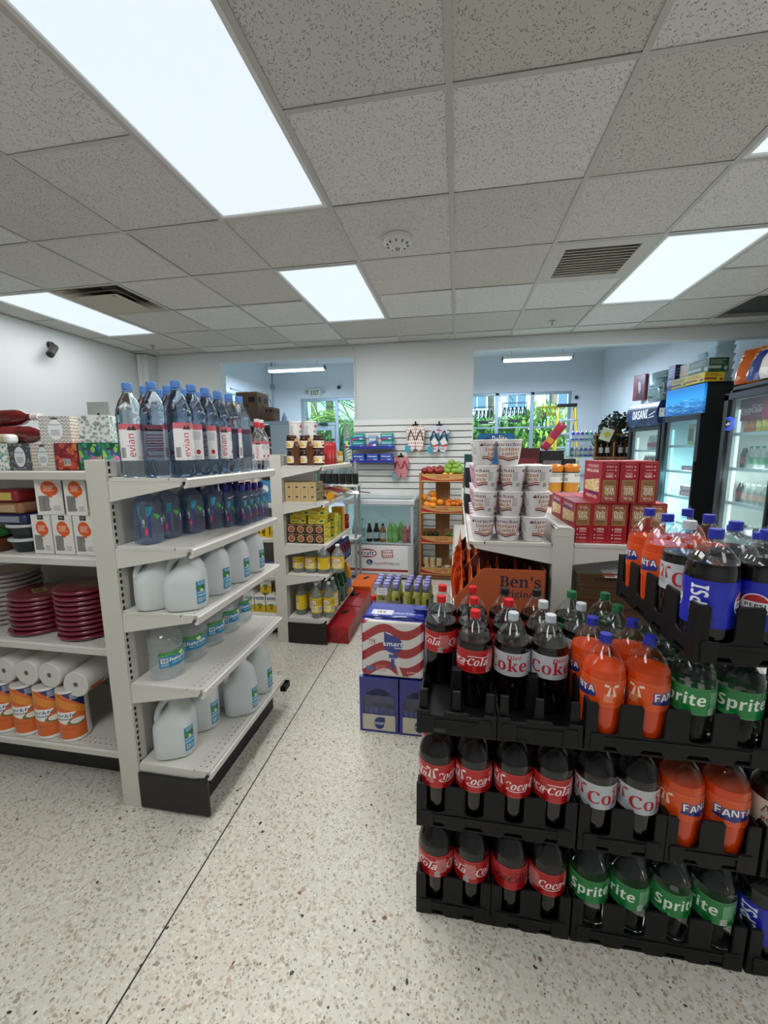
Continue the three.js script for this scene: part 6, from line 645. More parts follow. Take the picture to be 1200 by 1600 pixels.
{ // farther goods on the island and cases on its lower right shelf
  const tub = proto('cheese_ball_tub', 'snack tub', (g) => { P(g, 'tub_body', loft([[0, .04], [.006, .046], [.06, .046], [.066, .05], [.13, .05], [.14, .046]], 26), M('#d08a24', .2, { clearcoat: .5 })); P(g, 'label', loft([[.062, .0507], [.132, .0507]], 26, false, false), print(tex(256, 128, (x) => { fill(x, '#d8d4cc', 0, 0, 256, 128); fill(x, '#1d1a24', 0, 0, 256, 14); smallPrint(x, '#3a3644', 20, 24, 90, 40, 4); bars(x, 60, 66, 46, 50); bars(x, 188, 66, 46, 50); smallPrint(x, '#3a3644', 140, 24, 100, 36, 4); }), .4)); P(g, 'lid', loft([[.138, .05], [.16, .052], [.175, .046], [.182, .02]], 26), M('#c9781e', .25, { clearcoat: .4 })); });
  const cup = proto('brown_cup', 'snack cup', (g) => { P(g, 'cup_body', loft([[0, .036], [.08, .045]], 24), M('#7a5636', .4)); P(g, 'lid', loft([[.08, .049], [.09, .05], [.094, .044]], 24), M('#cfd0d2', .35)); });
  [.53, .633, .736, .84].forEach((x, i) => { put(cup, `brown snack cup with a pale lid under the orange tubs, ${ORD[i]} from the shelf spine`, x - .005, 1.0262, -2.84, 0, 'brown snack cups'); if (i !== 3) put(tub, `orange-lidded snack tub with white label on the brown cups, ${ORD[i]} from the shelf spine`, x, 1.1215, -2.84, 1 + i, 'orange-lidded snack tubs'); });
  const sg = T('header_display', 'blue display carton with a rounded header behind the noodle cups', 'display box', .24, 1.0262, -2.62); const sT = print(tex(256, 256, (x) => { fill(x, '#1c5f96', 0, 0, 256, 256); txt(x, 'Delite', 150, 20, 34, '#e2ecf4', { font: 'serif', skew: .2, line: '#16243c' }); oval(x, '#1a2438', 70, 22, 20, 8); smallPrint(x, '#9cc0dc', 40, 110, 170, 60, 5); }), .4);
  const hs = new THREE.Shape(); hs.moveTo(-.12, 0); hs.lineTo(.12, 0); hs.lineTo(.12, .425); hs.quadraticCurveTo(.12, .47, .08, .472); hs.lineTo(-.08, .472); hs.quadraticCurveTo(-.12, .47, -.12, .425); hs.closePath(); const hg = new THREE.ExtrudeGeometry(hs, { depth: .006, bevelEnabled: false }), hu = hg.attributes.uv, hp = hg.attributes.position; for (let i = 0; i < hu.count; i++) hu.setXY(i, hp.getX(i) / .24 + .5, hp.getY(i) / .472); P(sg, 'header_card', hg, sT, 0, 0, -.08); P(sg, 'carton_base', merge([box(.24, .12, .004, 0, .06, .1), box(.004, .12, .18, -.118, .06, .01), box(.004, .12, .18, .118, .06, .01), box(.24, .004, .18, 0, .002, .01)]), M('#205f90', .5));
  const dk = (n, l, c, c2, x, y, z, w, h, d, ry = 0) => { const t = T(n, l, 'carton', x, y, z, ry), m = carton(w, h, d, M(c, .45)); m.name = 'carton'; t.add(m); P(t, 'printed_panel', box(w * .8, h * .5, .003, 0, h * .55, d / 2), M(c2, .45)); };
  dk('dark_carton', 'dark red carton standing behind the noodle cups', '#4a161c', '#7a2a30', .53, 1.0262, -3.3, .16, .38, .12); dk('dark_carton', 'black display carton beside the dark red one', '#18181c', '#6a6a74', .7, 1.0262, -3.3, .16, .36, .12); dk('dark_carton', 'low black carton behind the orange tubs', '#1c1a20', '#8d8790', .82, 1.0262, -3.3, .09, .3, .12); dk('blue_carton', 'teal carton beside the blue header display', '#20504f', '#3a7a74', .09, 1.0262, -3.1, .07, .34, .1);
  const st = T('snack_stick_bag', 'long pink snack bag leaning up out of the dark cartons', 'bag', .64, 1.4, -3.27); P(st, 'bag_body', loft([[0, .03, .004, 4], [.02, .032, .016, 3], [.2, .032, .014, 3], [.225, .032, .003, 4]], 18), M('#a82a4a', .3), 0, 0, 0, 0, 0, -.62); P(st, 'printed_patch', rbox(.05, .04, .004, .002), M('#d8a03a', .4), .04, .062, .016, 0, 0, -.62);
  const pb = proto('purple_bag', 'candy bag', (g) => P(g, 'bag_body', loft([[0, .06, .004, 4], [.03, .065, .026, 3], [.15, .063, .024, 3], [.19, .06, .004, 4]], 20), print(tex(128, 128, (x) => { seed = 33; fill(x, '#3a2260', 0, 0, 128, 128); for (let i = 0; i < 12; i++) oval(x, ['rgba(150,110,200,.7)', 'rgba(20,10,40,.7)'][i % 2], rr(0, 128), rr(0, 128), rr(6, 22), rr(5, 16)); smallPrint(x, '#c9b8e0', 20, 56, 90, 20, 2); }), .25)));
  [[.7, 1.0262, -3.15, .2], [.8, 1.0262, -3.15, -.2], [.58, 1.0262, -3.15, .1]].forEach(([x, y, z, a], i) => put(pb, `purple candy bag near the dark cartons, ${['in the middle', 'farthest from the spine', 'nearest the spine'][i]}`, x, y, z, a, 'purple candy bags'));
  const jb = proto('dark_bottle', 'bottle', (g) => { P(g, 'bottle_body', loft([[0, .03], [.005, .034], [.11, .034], [.14, .02], [.17, .014]], 18), M('#16121a', .2)); P(g, 'cap', loft([[.168, .018], [.19, .017]], 14), M('#2a2a34', .4)); P(g, 'label', loft([[.03, .0345], [.09, .0345]], 16, false, false), M('#3f3a52', .5)); });
  for (let i = 0; i < 4; i++) put(jb, `dark bottle in the row behind the orange tubs, ${ORD[i]} from the shelf spine`, .55 + i * .085, 1.0262, -3.02, i, 'dark bottles behind the orange tubs');
  const kT = print(tex(256, 128, (x) => { seed = 44; fill(x, '#6a4a30', 0, 0, 256, 128); for (let i = 0; i < 30; i++) fill(x, 'rgba(40,24,12,.3)', 0, rr(0, 128), 256, rr(1, 4)); smallPrint(x, '#3a2818', 60, 20, 150, 20, 2); }), .5, { clearcoat: .3 });
  const cs = proto('brown_case', 'carton', (g) => { const m = carton(.3, .12, .26, kT); m.name = 'carton'; g.add(m); P(g, 'wrap_fold', tube([[-.15, .11, .13], [-.13, .06, .135], [-.15, .01, .13]], .006, 12, 6), wrapClear); });
  for (let i = 0; i < 2; i++) put(cs, `brown shrink-wrapped case on the lower shelf under the popcorn, ${i ? 'upper' : 'lower'} one`, .64, .6562 + i * .1225, -1.85, 0, 'brown wrapped cases under the popcorn boxes');
  const bl = proto('blue_bag', 'bag', (g) => { P(g, 'bag_body', rbox(.1, .1, .2, .03, 0, .05, 0, 3), M('#20347c', .25, { clearcoat: .5 })); P(g, 'printed_patch', rbox(.05, .03, .003, .001, 0, .05, .1), M('#b9bfd4', .4)); });
  for (let i = 0; i < 3; i++) put(bl, `blue wrapped pack beside the brown cases, ${ORD[i]} from the bottom`, .85, .6562 + i * .1005, -1.83, rr(-.1, .1), 'blue packs under the popcorn boxes');
  const cd = T('paper_card', 'pale paper card lying on the brown cases under the popcorn boxes', 'card', .66, .905, -1.76); P(cd, 'card', rbox(.14, .002, .12, .0008), M('#c9ccd0', .6), 0, 0, 0, .25); P(cd, 'red_corner', box(.04, .0006, .03, -.05, .0015, .04), M('#b05a4a', .6), 0, 0, 0, .25);
}
// ---------------------------------------------------------------- front room: coolers, goods on top, ladder, wine rack
const tubeGlow = new THREE.MeshStandardMaterial({ color: '#e8eef0', emissive: '#f4f8ff', emissiveIntensity: 1.6 });
const fixture = proto('tube_light', 'ceiling light', (g) => { P(g, 'housing', rbox(1.24, .07, .16, .02, 0, .03, 0), white); P(g, 'lens', rbox(1.2, .05, .13, .024, 0, -.018, 0, 3), tubeGlow); for (const s of [-1, 1]) { P(g, 'end_cap', rbox(.02, .085, .15, .008, s * .62, .01, 0), M('#5b6064', .5)); P(g, 'hanger', tube([[s * .45, .06, 0], [s * .46, .3, .02], [s * .48, .52, 0]], .004, 10, 6), M('#6d757a', .6)); } });
for (const [x, z, l] of [[-3.28, -8.3, 'hanging tube light seen through the left wall opening'], [1.43, -8.3, 'hanging tube light seen through the right wall opening']]) { put(fixture, l, x, 3.06, z, x > 0 ? .02 : -.02); const L = new THREE.RectAreaLight('#d2e6ff', TUBE_LIGHT, 1.18, .13); L.position.set(x, 3.01, z); L.rotation.x = -Math.PI / 2; scene.add(L); }
{
  const ex = T('exit_sign', 'cream EXIT sign with two lamp heads above the far door', 'exit sign', -3.66, 2.9, -10.49); P(ex, 'sign_face', rbox(.34, .2, .05, .01), print(tex(256, 128, (x) => { fill(x, '#cfd2bd', 0, 0, 256, 128); txt(x, 'EXIT', 128, 68, 104, '#3a4438', { sx: .78 }); }), .5)); for (const s of [-1, 1]) { P(ex, 'lamp_head', cyl(.05, .05, 0, 0, 0, .04, 18).rotateX(Math.PI / 2), M('#9fa8a4', .4), s * .22, .01, .03); P(ex, 'lamp_arm', box(.05, .02, .02), grey, s * .18, .01, 0); }
  const cond = T('wall_conduit', 'grey conduit running down the far corner with an elbow branch', 'conduit', -4.6, 0, -10.0); P(cond, 'riser', cyl(.02, 3.6, 0, 1.8, 0), M('#7d8c96', .5)); P(cond, 'branch', tube([[.0, 1.4, .1], [0, 2.5, .1], [.0, 2.62, .12], [0, 2.68, .3], [0, 2.68, 2.0]], .018), M('#7d8c96', .5)); P(cond, 'clamp', box(.06, .02, .05, 0, 2.2, 0), grey); P(cond, 'junction_box', rbox(.1, .12, .07, .008, 0, 3.0, .0), M('#7d8c96', .5));
  const po = T('wall_poster', 'small poster of two rounded shapes on the front room left wall', 'poster', -4.785, 2.25, -8.35); P(po, 'sheet', box(.004, .62, .5), print(tex(128, 160, (x) => { fill(x, '#c3cdd2', 0, 0, 128, 160); for (const [a, c] of [[34, '#20262c'], [88, '#8f8c3a']]) { oval(x, c, a, 36, 18, 18); fill(x, c, a - 18, 36, 36, 50); } smallPrint(x, '#4a545c', 12, 104, 104, 46, 4); }), .6)); P(po, 'tape', merge([box(.006, .03, .06, 0, .3, -.2), box(.006, .03, .06, 0, .3, .2)]), M('#d8dcdc', .5));
  const cabinet = T('storage_cabinet', 'pale tall storage cabinet in the front room holding brown boxes', 'cabinet', -3.05, 0, -6.35); P(cabinet, 'cabinet_body', rbox(1.3, 1.86, .6, .01, 0, .93, 0), M('#a9b7c0', .5)); for (const s of [-1, 1]) { const d = P(cabinet, 'door', rbox(.62, 1.7, .02, .005), M('#b3c0c8', .5), s * .32, .95, .31); P(d, 'handle', rbox(.02, .14, .03, .006), grey, -s * .26, 0, .02); }
  const bT = print(tex(256, 256, (x) => { seed = 3; fill(x, '#75573e', 0, 0, 256, 256); fill(x, '#8a6a4e', 0, 0, 256, 14); fill(x, '#2c2320', 20, 40, 70, 46); fill(x, '#2c2320', 150, 40, 76, 46); poly(x, '#3a2a20', [[112, 120], [136, 104], [150, 130], [128, 128]]); smallPrint(x, '#3a2a20', 30, 210, 120, 14, 1); }), .8);
  const bx = (l, w, h, d, x, y, z) => { const t = T('cardboard_box', l, 'box', x, y, z), m = carton(w, h, d, bT, bT, cardboard); m.name = 'carton'; t.add(m); P(t, 'top_tape', box(.06, .002, d, 0, h + .001, 0), M('#a38a68', .4)); };
  bx('tall brown cardboard box on the storage cabinet', .36, .47, .4, -3.3, 1.862, -6.4); bx('small brown cardboard box beside the tall one', .14, .23, .26, -2.96, 1.862, -6.38);
  const cup = T('plastic_bottle', 'small pale bottle standing beside the small cardboard box', 'bottle', -2.72, 1.862, -6.3); P(cup, 'bottle_body', loft([[0, .045], [.07, .045], [.1, .02], [.12, .018]], 18), M('#a9c3e0', .3)); P(cup, 'cap', loft([[.118, .022], [.14, .02]], 14), whiteCap);
  for (const [x, y, z, l] of [[-3.0, 3.0, -10.46, 'small dark camera high on the far wall above the exit door'], [2.72, 2.58, -10.46, 'small dark camera on the far wall right of the window']]) { const c = T('wall_camera', l, 'security camera', x, y, z); P(c, 'mount', cyl(.05, .03).rotateX(Math.PI / 2), white); P(c, 'dome', loft([[0, .045], [.02, .04], [.04, .02]], 16).rotateX(Math.PI / 2), blackMetal, 0, 0, .015); }
  // step ladder
  const lad = T('step_ladder', 'yellow step ladder with grey treads leaning open by the window', 'ladder', 2.26, 0, -9.35, -.05), yel = M('#b59a1c', .5), tread = M('#a5b0b8', .4, { metalness: .4 });
  for (const s of [-1, 1]) { P(lad, 'front_rail', tube([[s * .3, 0, .42], [s * .16, 2.28, 0]], .022, 2, 6), yel); P(lad, 'rear_rail', tube([[s * .27, 0, -.42], [s * .15, 2.26, -.06]], .018, 2, 6), yel); }
  for (let i = 1; i < 8; i++) { const k = i * .285 / 2.28; P(lad, 'tread', rbox(2 * (.3 - .14 * k) - .02, .035, .08, .005), tread, 0, i * .285, .42 * (1 - k)); } P(lad, 'top_cap', rbox(.38, .06, .16, .015, 0, 2.3, -.02), blackPlastic);
}
{ // upright coolers along the right wall
  const oceanT = print(tex(256, 256, (x) => { const g = x.createLinearGradient(0, 0, 0, 256); g.addColorStop(0, '#0a6cb8'); g.addColorStop(.45, '#2c9adf'); g.addColorStop(1, '#0b4a8c'); fill(x, g, 0, 0, 256, 256); seed = 5; for (let i = 0; i < 160; i++) oval(x, ['rgba(180,225,250,.25)', 'rgba(10,60,120,.35)'][i % 2], rr(0, 256), rr(120, 256), rr(4, 26), rr(2, 7)); }), .3, { emissive: '#ffffff', emissiveIntensity: .55 }); oceanT.emissiveMap = oceanT.map;
  const nightT = print(tex(512, 192, (x) => { fill(x, '#0b1230', 0, 0, 512, 192); seed = 6; for (let i = 0; i < 220; i++) oval(x, ['rgba(40,110,190,.4)', 'rgba(90,170,230,.35)', 'rgba(10,20,60,.5)'][i % 3], rr(0, 512), rr(0, 192), rr(3, 22), rr(2, 8), rr(0, 3)); txt(x, 'DASANI', 240, 96, 96, '#f2f6fa', { sx: .72 }); x.strokeStyle = '#e8f2fa'; x.lineWidth = 6; x.beginPath(); x.moveTo(390, 110); x.lineTo(490, 84); x.moveTo(380, 128); x.lineTo(470, 120); x.stroke(); }), .3, { emissive: '#ffffff', emissiveIntensity: .4 }); nightT.emissiveMap = nightT.map;
  const curved = (w, h) => { const g = new THREE.BoxGeometry(w, h, .1, 1, 10, 1), p = g.attributes.position; for (let i = 0; i < p.count; i++) if (p.getZ(i) > 0) p.setZ(i, .0 + .09 * Math.sqrt(Math.max(0, 1 - (p.getY(i) / (h * .56)) ** 2))); g.computeVertexNormals(); return g; };
  const cooler = (label, x, z, ry, w, h, inner, header, doorTop, glow, power = 1) => { // front face looks along local +z
    const t = T('drink_cooler', label, 'refrigerator', x, 0, z, ry), d = .64, bl = blackMetal, head = h - doorTop;
    P(t, 'cabinet_shell', merge([box(.03, h, d, -w / 2 + .015, h / 2, -d / 2), box(.03, h, d, w / 2 - .015, h / 2, -d / 2), box(w, h, .03, 0, h / 2, -d + .015), box(w, .03, d, 0, h - .015, -d / 2), box(w, .2, d - .01, 0, .1, -d / 2)]), bl);
    P(t, 'inner_lining', merge([box(.008, h - .25, d - .08, -w / 2 + .036, h / 2 + .08, -d / 2), box(.008, h - .25, d - .08, w / 2 - .036, h / 2 + .08, -d / 2), box(w - .07, h - .25, .008, 0, h / 2 + .08, -d + .036), box(w - .07, .008, d - .08, 0, .206, -d / 2)]), inner);
    if (header) P(t, 'header_sign', header[1] ? curved(w - .02, head) : rbox(w - .02, head - .02, .03, .006), header[0], 0, doorTop + head / 2, .012); 
    const dr = P(t, 'door', merge([box(.055, doorTop - .22, .04, -w / 2 + .0275, (doorTop + .2) / 2, .022), box(.055, doorTop - .22, .04, w / 2 - .0275, (doorTop + .2) / 2, .022), box(w, .06, .04, 0, doorTop - .03, .022), box(w, .07, .04, 0, .235, .022)]), bl); P(dr, 'door_glass', box(w - .11, doorTop - .34, .006, 0, (doorTop + .24) / 2, .022), paneGlass); P(dr, 'door_handle', rbox(.02, .5, .02, .006, w / 2 - .02, 1.0, .05), bl);
    const wire = M('#c3ccd0', .35, { metalness: .3 }), ys = [.5, .8, 1.1, 1.4].map((v) => v * doorTop / 1.75);
    for (const y of ys) { const s = P(t, 'wire_shelf', merge([...Array(12)].map((_, i) => box(.006, .006, d - .1, -w / 2 + .06 + i * (w - .12) / 11, y, -d / 2)).concat([box(w - .08, .02, .012, 0, y, -.05), box(w - .08, .012, .012, 0, y, -d + .06)])), wire); P(s, 'price_rail', box(w - .08, .03, .006, 0, y, -.042), wire); }
    if (glow) { P(t, 'inner_lamp', box(.02, doorTop - .5, .02, -w / 2 + .075, (doorTop + .2) / 2, -.06), new THREE.MeshStandardMaterial({ color: '#dfeef2', emissive: glow, emissiveIntensity: .7 })); const L = new THREE.PointLight(glow, 1.1 * power, 0, 2); L.position.set(0, doorTop * .62, -.1); L.castShadow = true; L.shadow.radius = 4; t.add(L); const L2 = new THREE.PointLight(glow, .8 * power, 0, 2); L2.position.set(0, doorTop * .34, -.1); L2.castShadow = true; L2.shadow.radius = 4; t.add(L2); }
    return ys;
  };
  const cyan = M('#d3d8d6', .5), pale = cyan, dim = cyan;
  const yA = cooler('black glass-door cooler at the right edge of the main room', 2.56, -4.17, -Math.PI / 2, .74, 1.96, dim, null, 1.9, '#dfe8e4', .4);
  const yB = cooler('black glass-door cooler with a bright blue ocean header', 2.61, -5.43, -Math.PI / 2 + .1, .70, 2.1, cyan, [oceanT, 0], 1.77, '#9fe6f4', 1.1);
  const yC = cooler('black glass-door cooler with a dark blue curved header sign', 2.64, -6.45, -Math.PI / 2 + .1, .80, 2.02, pale, [nightT, 1], 1.7, '#e8f2f0');
  const bt = (n, c, h, lab, cap, clear) => proto(n, 'drink bottle', (g) => { P(g, 'bottle_body', loft([[0, .028], [.005, .033], [h * .62, .033], [h * .8, .02], [h * .93, .0125]], 18), clear ? lemonade : M(c, .12, { clearcoat: .4 })); P(g, 'label', loft([[h * .2, .0337], [h * .5, .0337]], 16, false, false), M(lab, .5)); P(g, 'cap', loft([[h * .92, .015], [h, .0148]], 14), M(cap, .4)); });
  const k1 = bt('cooler_bottle', '#a85a20', .22, '#b87a3a', '#c9a05a'), k2 = bt('cooler_bottle', '#b9a82c', .22, '#d8c85a', '#3a6a3a'), k3 = bt('cooler_bottle', '#fff', .2, '#5f8f74', '#3f7a58', true), k4 = bt('cooler_bottle', '#2a1210', .2, '#8a2a2c', '#c9c9c9'), k5 = bt('cooler_bottle', '#fff', .18, '#c9a89a', '#d8d8d8', true);
  const rowOf = (pr, names, y, x, z, n, step, lab, grp) => { for (let i = 0; i < n; i++) put(pr, `${lab}, ${ORD[i]} from the far end`, x, y + .014, z + i * step, i, grp); };
  rowOf(k1, 0, yA[3], 2.66, -4.40, 2, .075, 'amber bottle on the top shelf of the right-edge cooler', 'amber bottles in the right-edge cooler'); rowOf(k2, 0, yA[3], 2.66, -4.24, 5, .078, 'yellow bottle on the top shelf of the right-edge cooler', 'yellow bottles in the right-edge cooler'); rowOf(k3, 0, yA[2], 2.67, -4.34, 6, .08, 'clear green-label bottle on the third shelf of the right-edge cooler', 'clear bottles in the right-edge cooler'); put(k4, 'dark bottle on the third shelf of the right-edge cooler', 2.67, yA[2] + .014, -4.42); put(k4, 'dark bottle on the second shelf of the right-edge cooler', 2.67, yA[1] + .014, -4.42); rowOf(k5, 0, yA[1], 2.67, -4.34, 6, .08, 'clear pale-label bottle on the second shelf of the right-edge cooler', 'pale-label bottles in the right-edge cooler');
  const kc = proto('drink_can', 'drink can', (g) => { P(g, 'can_body', loft([[0, .024], [.008, .033], [.112, .033], [.122, .026]], 18), M('#23262c', .25, { metalness: .3 })); P(g, 'label', loft([[.04, .0335], [.09, .0335]], 18, false, false), M('#aab0b8', .4)); P(g, 'rim_top', loft([[.121, .0265], [.126, .0265]], 16), steel); });
  rowOf(kc, 0, yA[0], 2.67, -4.40, 6, .085, 'dark can on the lowest visible shelf of the right-edge cooler', 'dark cans in the right-edge cooler');
  const pn = T('backing_sign', 'red panel with white script behind the glass of the right-edge cooler', 'sign', 2.62, 1.74, -4.17, -Math.PI / 2); P(pn, 'panel', box(.6, .2, .006), print(tex(512, 170, (x) => { fill(x, '#6f2028', 0, 0, 512, 170); fill(x, '#9a1f2c', 250, 0, 140, 170); fill(x, '#c9a4b4', 390, 0, 122, 170); script(x, 'Coca', 'Cola', 130, 90, 62, '#b9b0b0'); }), .4)); P(pn, 'clip', box(.05, .02, .02, 0, .1, -.01), grey);
  const pkt = (l, c, c2, x, y, z, w, h, d) => { const t = T('food_pack', l, 'food pack', x, y, z, -Math.PI / 2 + .1), m = P(t, 'pack_body', rbox(w, h, d, Math.min(w, h, d) * .2, 0, h / 2, 0), M(c, .4)); P(t, 'printed_panel', box(w * .7, h * .6, .003, 0, h * .5, d / 2), M(c2, .4)); };
  pkt('tall yellow-patterned pack on the top shelf of the ocean-header cooler', '#b9ad6a', '#5f6a4a', 2.74, yB[3] + .014, -5.42, .12, .24, .1); pkt('pale blue carton beside the yellow-patterned pack', '#a9bccc', '#cfd9e2', 2.74, yB[3] + .014, -5.29, .12, .24, .1); pkt('flat pink pack on the third shelf of the ocean-header cooler', '#a9667a', '#c995a4', 2.75, yB[2] + .014, -5.36, .3, .06, .14); pkt('pink meat pack on the second shelf of the ocean-header cooler', '#b5707c', '#c9949c', 2.75, yB[1] + .014, -5.36, .3, .07, .14); pkt('second pink meat pack lying on the first one', '#a8606c', '#c9949c', 2.75, yB[1] + .086, -5.36, .28, .06, .14);
  rowOf(bt('cooler_bottle', '#fff', .2, '#b5404a', '#3f8a4a', true), 0, yC[3], 2.72, -6.5, 3, .085, 'clear red-label bottle on the top shelf of the curved-header cooler', 'red-label bottles in the curved-header cooler'); rowOf(bt('cooler_bottle', '#6a4a30', .22, '#c9c3b0', '#d8d4c4'), 0, yC[2], 2.72, -6.6, 4, .085, 'brown bottle on the third shelf of the curved-header cooler', 'brown bottles in the curved-header cooler'); rowOf(bt('cooler_bottle', '#5f7a2a', .2, '#a9b83a', '#d8d4c4'), 0, yC[1], 2.72, -6.6, 4, .085, 'green bottle on the second shelf of the curved-header cooler', 'green bottles in the curved-header cooler');
  const red = T('wall_sign', 'small dark red display panel on the right wall above the curved-header cooler', 'sign', 3.2, 2.46, -8.2, -Math.PI / 2 + .5); P(red, 'sign_case', rbox(.24, .44, .08, .01), M('#8a1f30', .35)); P(red, 'sign_face', box(.21, .41, .004), print(tex(128, 256, (x) => { fill(x, '#3a1a20', 0, 0, 128, 256); fill(x, '#7a2030', 0, 0, 40, 256); poly(x, '#b9848c', [[50, 60], [80, 70], [90, 150], [70, 200], [54, 140]]); oval(x, '#a89aa0', 70, 110, 14, 40); }), .3), 0, 0, .043);
  // goods on the cooler tops
  const bread = (l, c, c2, x, y, z, w, h, d, ry, tilt) => { const tx = print(tex(192, 128, (q) => { seed = Math.round(x * 100 + z * 31 + 900); fill(q, c, 0, 0, 192, 128); poly(q, c2, [[90, 0], [192, 0], [192, 128], [130, 128]]); txt(q, '15', 150, 36, 44, '#f4efe6', { rot: .2 }); oval(q, '#6a8a3a', 40, 60, 26, 16, .5); smallPrint(q, '#f0e4d0', 20, 90, 90, 24, 3); for (let i = 0; i < 10; i++) oval(q, 'rgba(255,255,255,.35)', rr(0, 192), rr(0, 128), rr(4, 16), rr(2, 7), rr(0, 3)); }), .22, { clearcoat: .5 }); const t = T('snack_bag', l, 'snack bag', x, y, z, ry, 'puffed bags on the cooler tops'); P(t, 'bag_body', loft([[0, w * .46, .006, 4], [h * .12, w * .5, d * .35, 2.8], [h * .5, w * .5, d * .5, 2.5], [h * .88, w * .5, d * .33, 2.8], [h, w * .46, .005, 4]], 24), tx, 0, 0, 0, tilt, 0, 0); P(t, 'end_seal', box(w * .94, .02, .004, 0, h, 0), tx, 0, 0, 0, tilt); };
  bread('orange puffed bag on the right-edge cooler, nearest its far corner', '#c8701c', '#b5541a', 2.66, 1.985, -4.46, .26, .34, .14, -1.0, -.35); bread('white and navy puffed bag on the right-edge cooler', '#c9c8c4', '#27356f', 2.60, 1.985, -4.22, .26, .3, .15, -1.2, -.45); bread('brown and white puffed bag at the frame edge on the cooler', '#a86a2c', '#d5cfc4', 2.60, 1.985, -3.98, .26, .3, .15, -1.4, -.4); bread('clear-topped orange bag standing behind the other puffed bags', '#b9793a', '#d8d2c8', 2.85, 1.975, -4.5, .26, .36, .13, -1.1, -.1);
  const gb = (n, l, c, c2, x, y, z, w, h, d, ry = -Math.PI / 2 + .1) => { const tx = print(tex(192, 96, (q) => { seed = Math.round(y * 100 - z * 77); fill(q, c, 0, 0, 192, 96); fill(q, c2, 0, 56, 120, 20); smallPrint(q, c2, 14, 14, 150, 34, 3); fill(q, c2, 150, 60, 30, 26); }), .4); const t = T(n, l, 'carton', x, y, z, ry), m = carton(w, h, d, tx); m.name = 'carton'; t.add(m); P(t, 'tape', box(.05, .002, d, w * .2, h + .001, 0), M('#d8d8cf', .4)); };
  gb('yellow_carton', 'yellow and red carton on the front of the ocean-header cooler, nearer one', '#d6c01e', '#8a3a1c', 2.69, 2.102, -5.26, .32, .1, .2); gb('yellow_carton', 'yellow and brown carton on the ocean-header cooler, farther one', '#b5a22a', '#2a2416', 2.69, 2.102, -5.585, .28, .11, .2); gb('green_carton', 'dark green carton on the nearer yellow carton', '#1f4a34', '#a9b8a4', 2.71, 2.204, -5.24, .32, .14, .2); gb('navy_pack', 'navy blue pack standing on the farther end of the ocean-header cooler', '#232a5c', '#8f93b8', 2.68, 2.102, -5.81, .14, .3, .16); gb('tan_pack', 'pale tan pack between the navy pack and the green carton', '#8d8880', '#c9a04a', 2.72, 2.214, -5.56, .26, .16, .14);
  const sv = T('silver_bag', 'shiny silver bag standing on the curved-header cooler', 'bag', 2.70, 2.022, -6.32, -1.3); P(sv, 'bag_body', loft([[0, .15, .03, 4], [.05, .16, .08, 3], [.2, .155, .085, 3], [.32, .16, .06, 3], [.4, .15, .02, 4]], 24), print(tex(128, 128, (x) => { seed = 12; fill(x, '#9fb3b0', 0, 0, 128, 128); for (let i = 0; i < 30; i++) { x.strokeStyle = ['#5a5f7a', '#d5e2e0', '#3f6a6a'][i % 3]; x.lineWidth = rr(2, 6); x.beginPath(); x.moveTo(rr(0, 128), rr(0, 128)); x.lineTo(rr(0, 128), rr(0, 128)); x.stroke(); } }), .2, { metalness: .4 })); P(sv, 'top_fold', box(.3, .015, .02, 0, .4, 0), steel);
  const fc = proto('foam_tray_stack', 'foam trays', (g) => { for (let i = 0; i < 7; i++) P(g, 'foam_tray', loft([[i * .03, .09, .09, 5], [i * .03 + .028, .11, .11, 5]], 20), M('#c9dcdf', .6)); });
  put(fc, 'shorter stack of white foam trays at the back of the ocean-header cooler', 2.98, 2.102, -5.74).scale.y = 2.0; put(fc, 'taller stack of white foam trays at the back of the ocean-header cooler', 2.96, 2.102, -5.5).scale.y = 2.9;
  const nb = T('neon_sign', 'small blue neon loop sign on the glass of the right-edge cooler', 'neon sign', 2.52, 1.62, -4.43, -Math.PI / 2), ng = new THREE.MeshStandardMaterial({ color: '#3048ff', emissive: '#3a58ff', emissiveIntensity: 1.3 }); P(nb, 'neon_loop', tube([[-.06, .05, 0], [.0, .055, 0], [.05, .03, 0], [.06, -.01, 0], [.03, -.05, 0], [-.06, -.055, 0]], .0032), ng); P(nb, 'inner_loop', tube([[-.05, .035, 0], [.01, .035, 0], [.04, .0, 0], [.01, -.035, 0], [-.05, -.038, 0]], .002), ng); P(nb, 'sign_text', tube([[-.05, 0, .002], [-.03, -.015, .002], [-.02, .01, .002], [0, -.012, .002], [.02, .008, .002]], .003), M('#d8dcf0', .4)); P(nb, 'backing', box(.14, .13, .003, 0, 0, -.008), paneGlass);
  // wine rack with ivy
  const wr = T('wine_rack', 'dark wooden wine shelf standing before the curved-header cooler', 'shelf', 2.58, 0, -7.4, -.5); for (const s of [-1, 0, 1]) P(wr, 'side_board', rbox(.025, 1.62, .3, .004, s * .28, .81, 0), woodDark); for (const y of [.4, .8, 1.25, 1.62]) P(wr, 'shelf_board', rbox(.6, .025, .32, .004, 0, y, 0), woodDark); P(wr, 'back_board', box(.58, 1.6, .01, 0, .8, -.15), wood);
  const wine = proto('wine_bottle', 'wine bottle', (g) => { P(g, 'bottle_body', loft([[0, .034], [.005, .037], [.19, .037], [.225, .018], [.245, .0145], [.3, .0145]], 20), M('#10140f', .1, { clearcoat: .5 })); P(g, 'label', loft([[.06, .0375], [.15, .0375]], 18, false, false, -1.2, 1.2), M('#cfcfc8', .5)); P(g, 'foil', loft([[.25, .0152], [.302, .0152]], 14), M('#1a1618', .4)); });
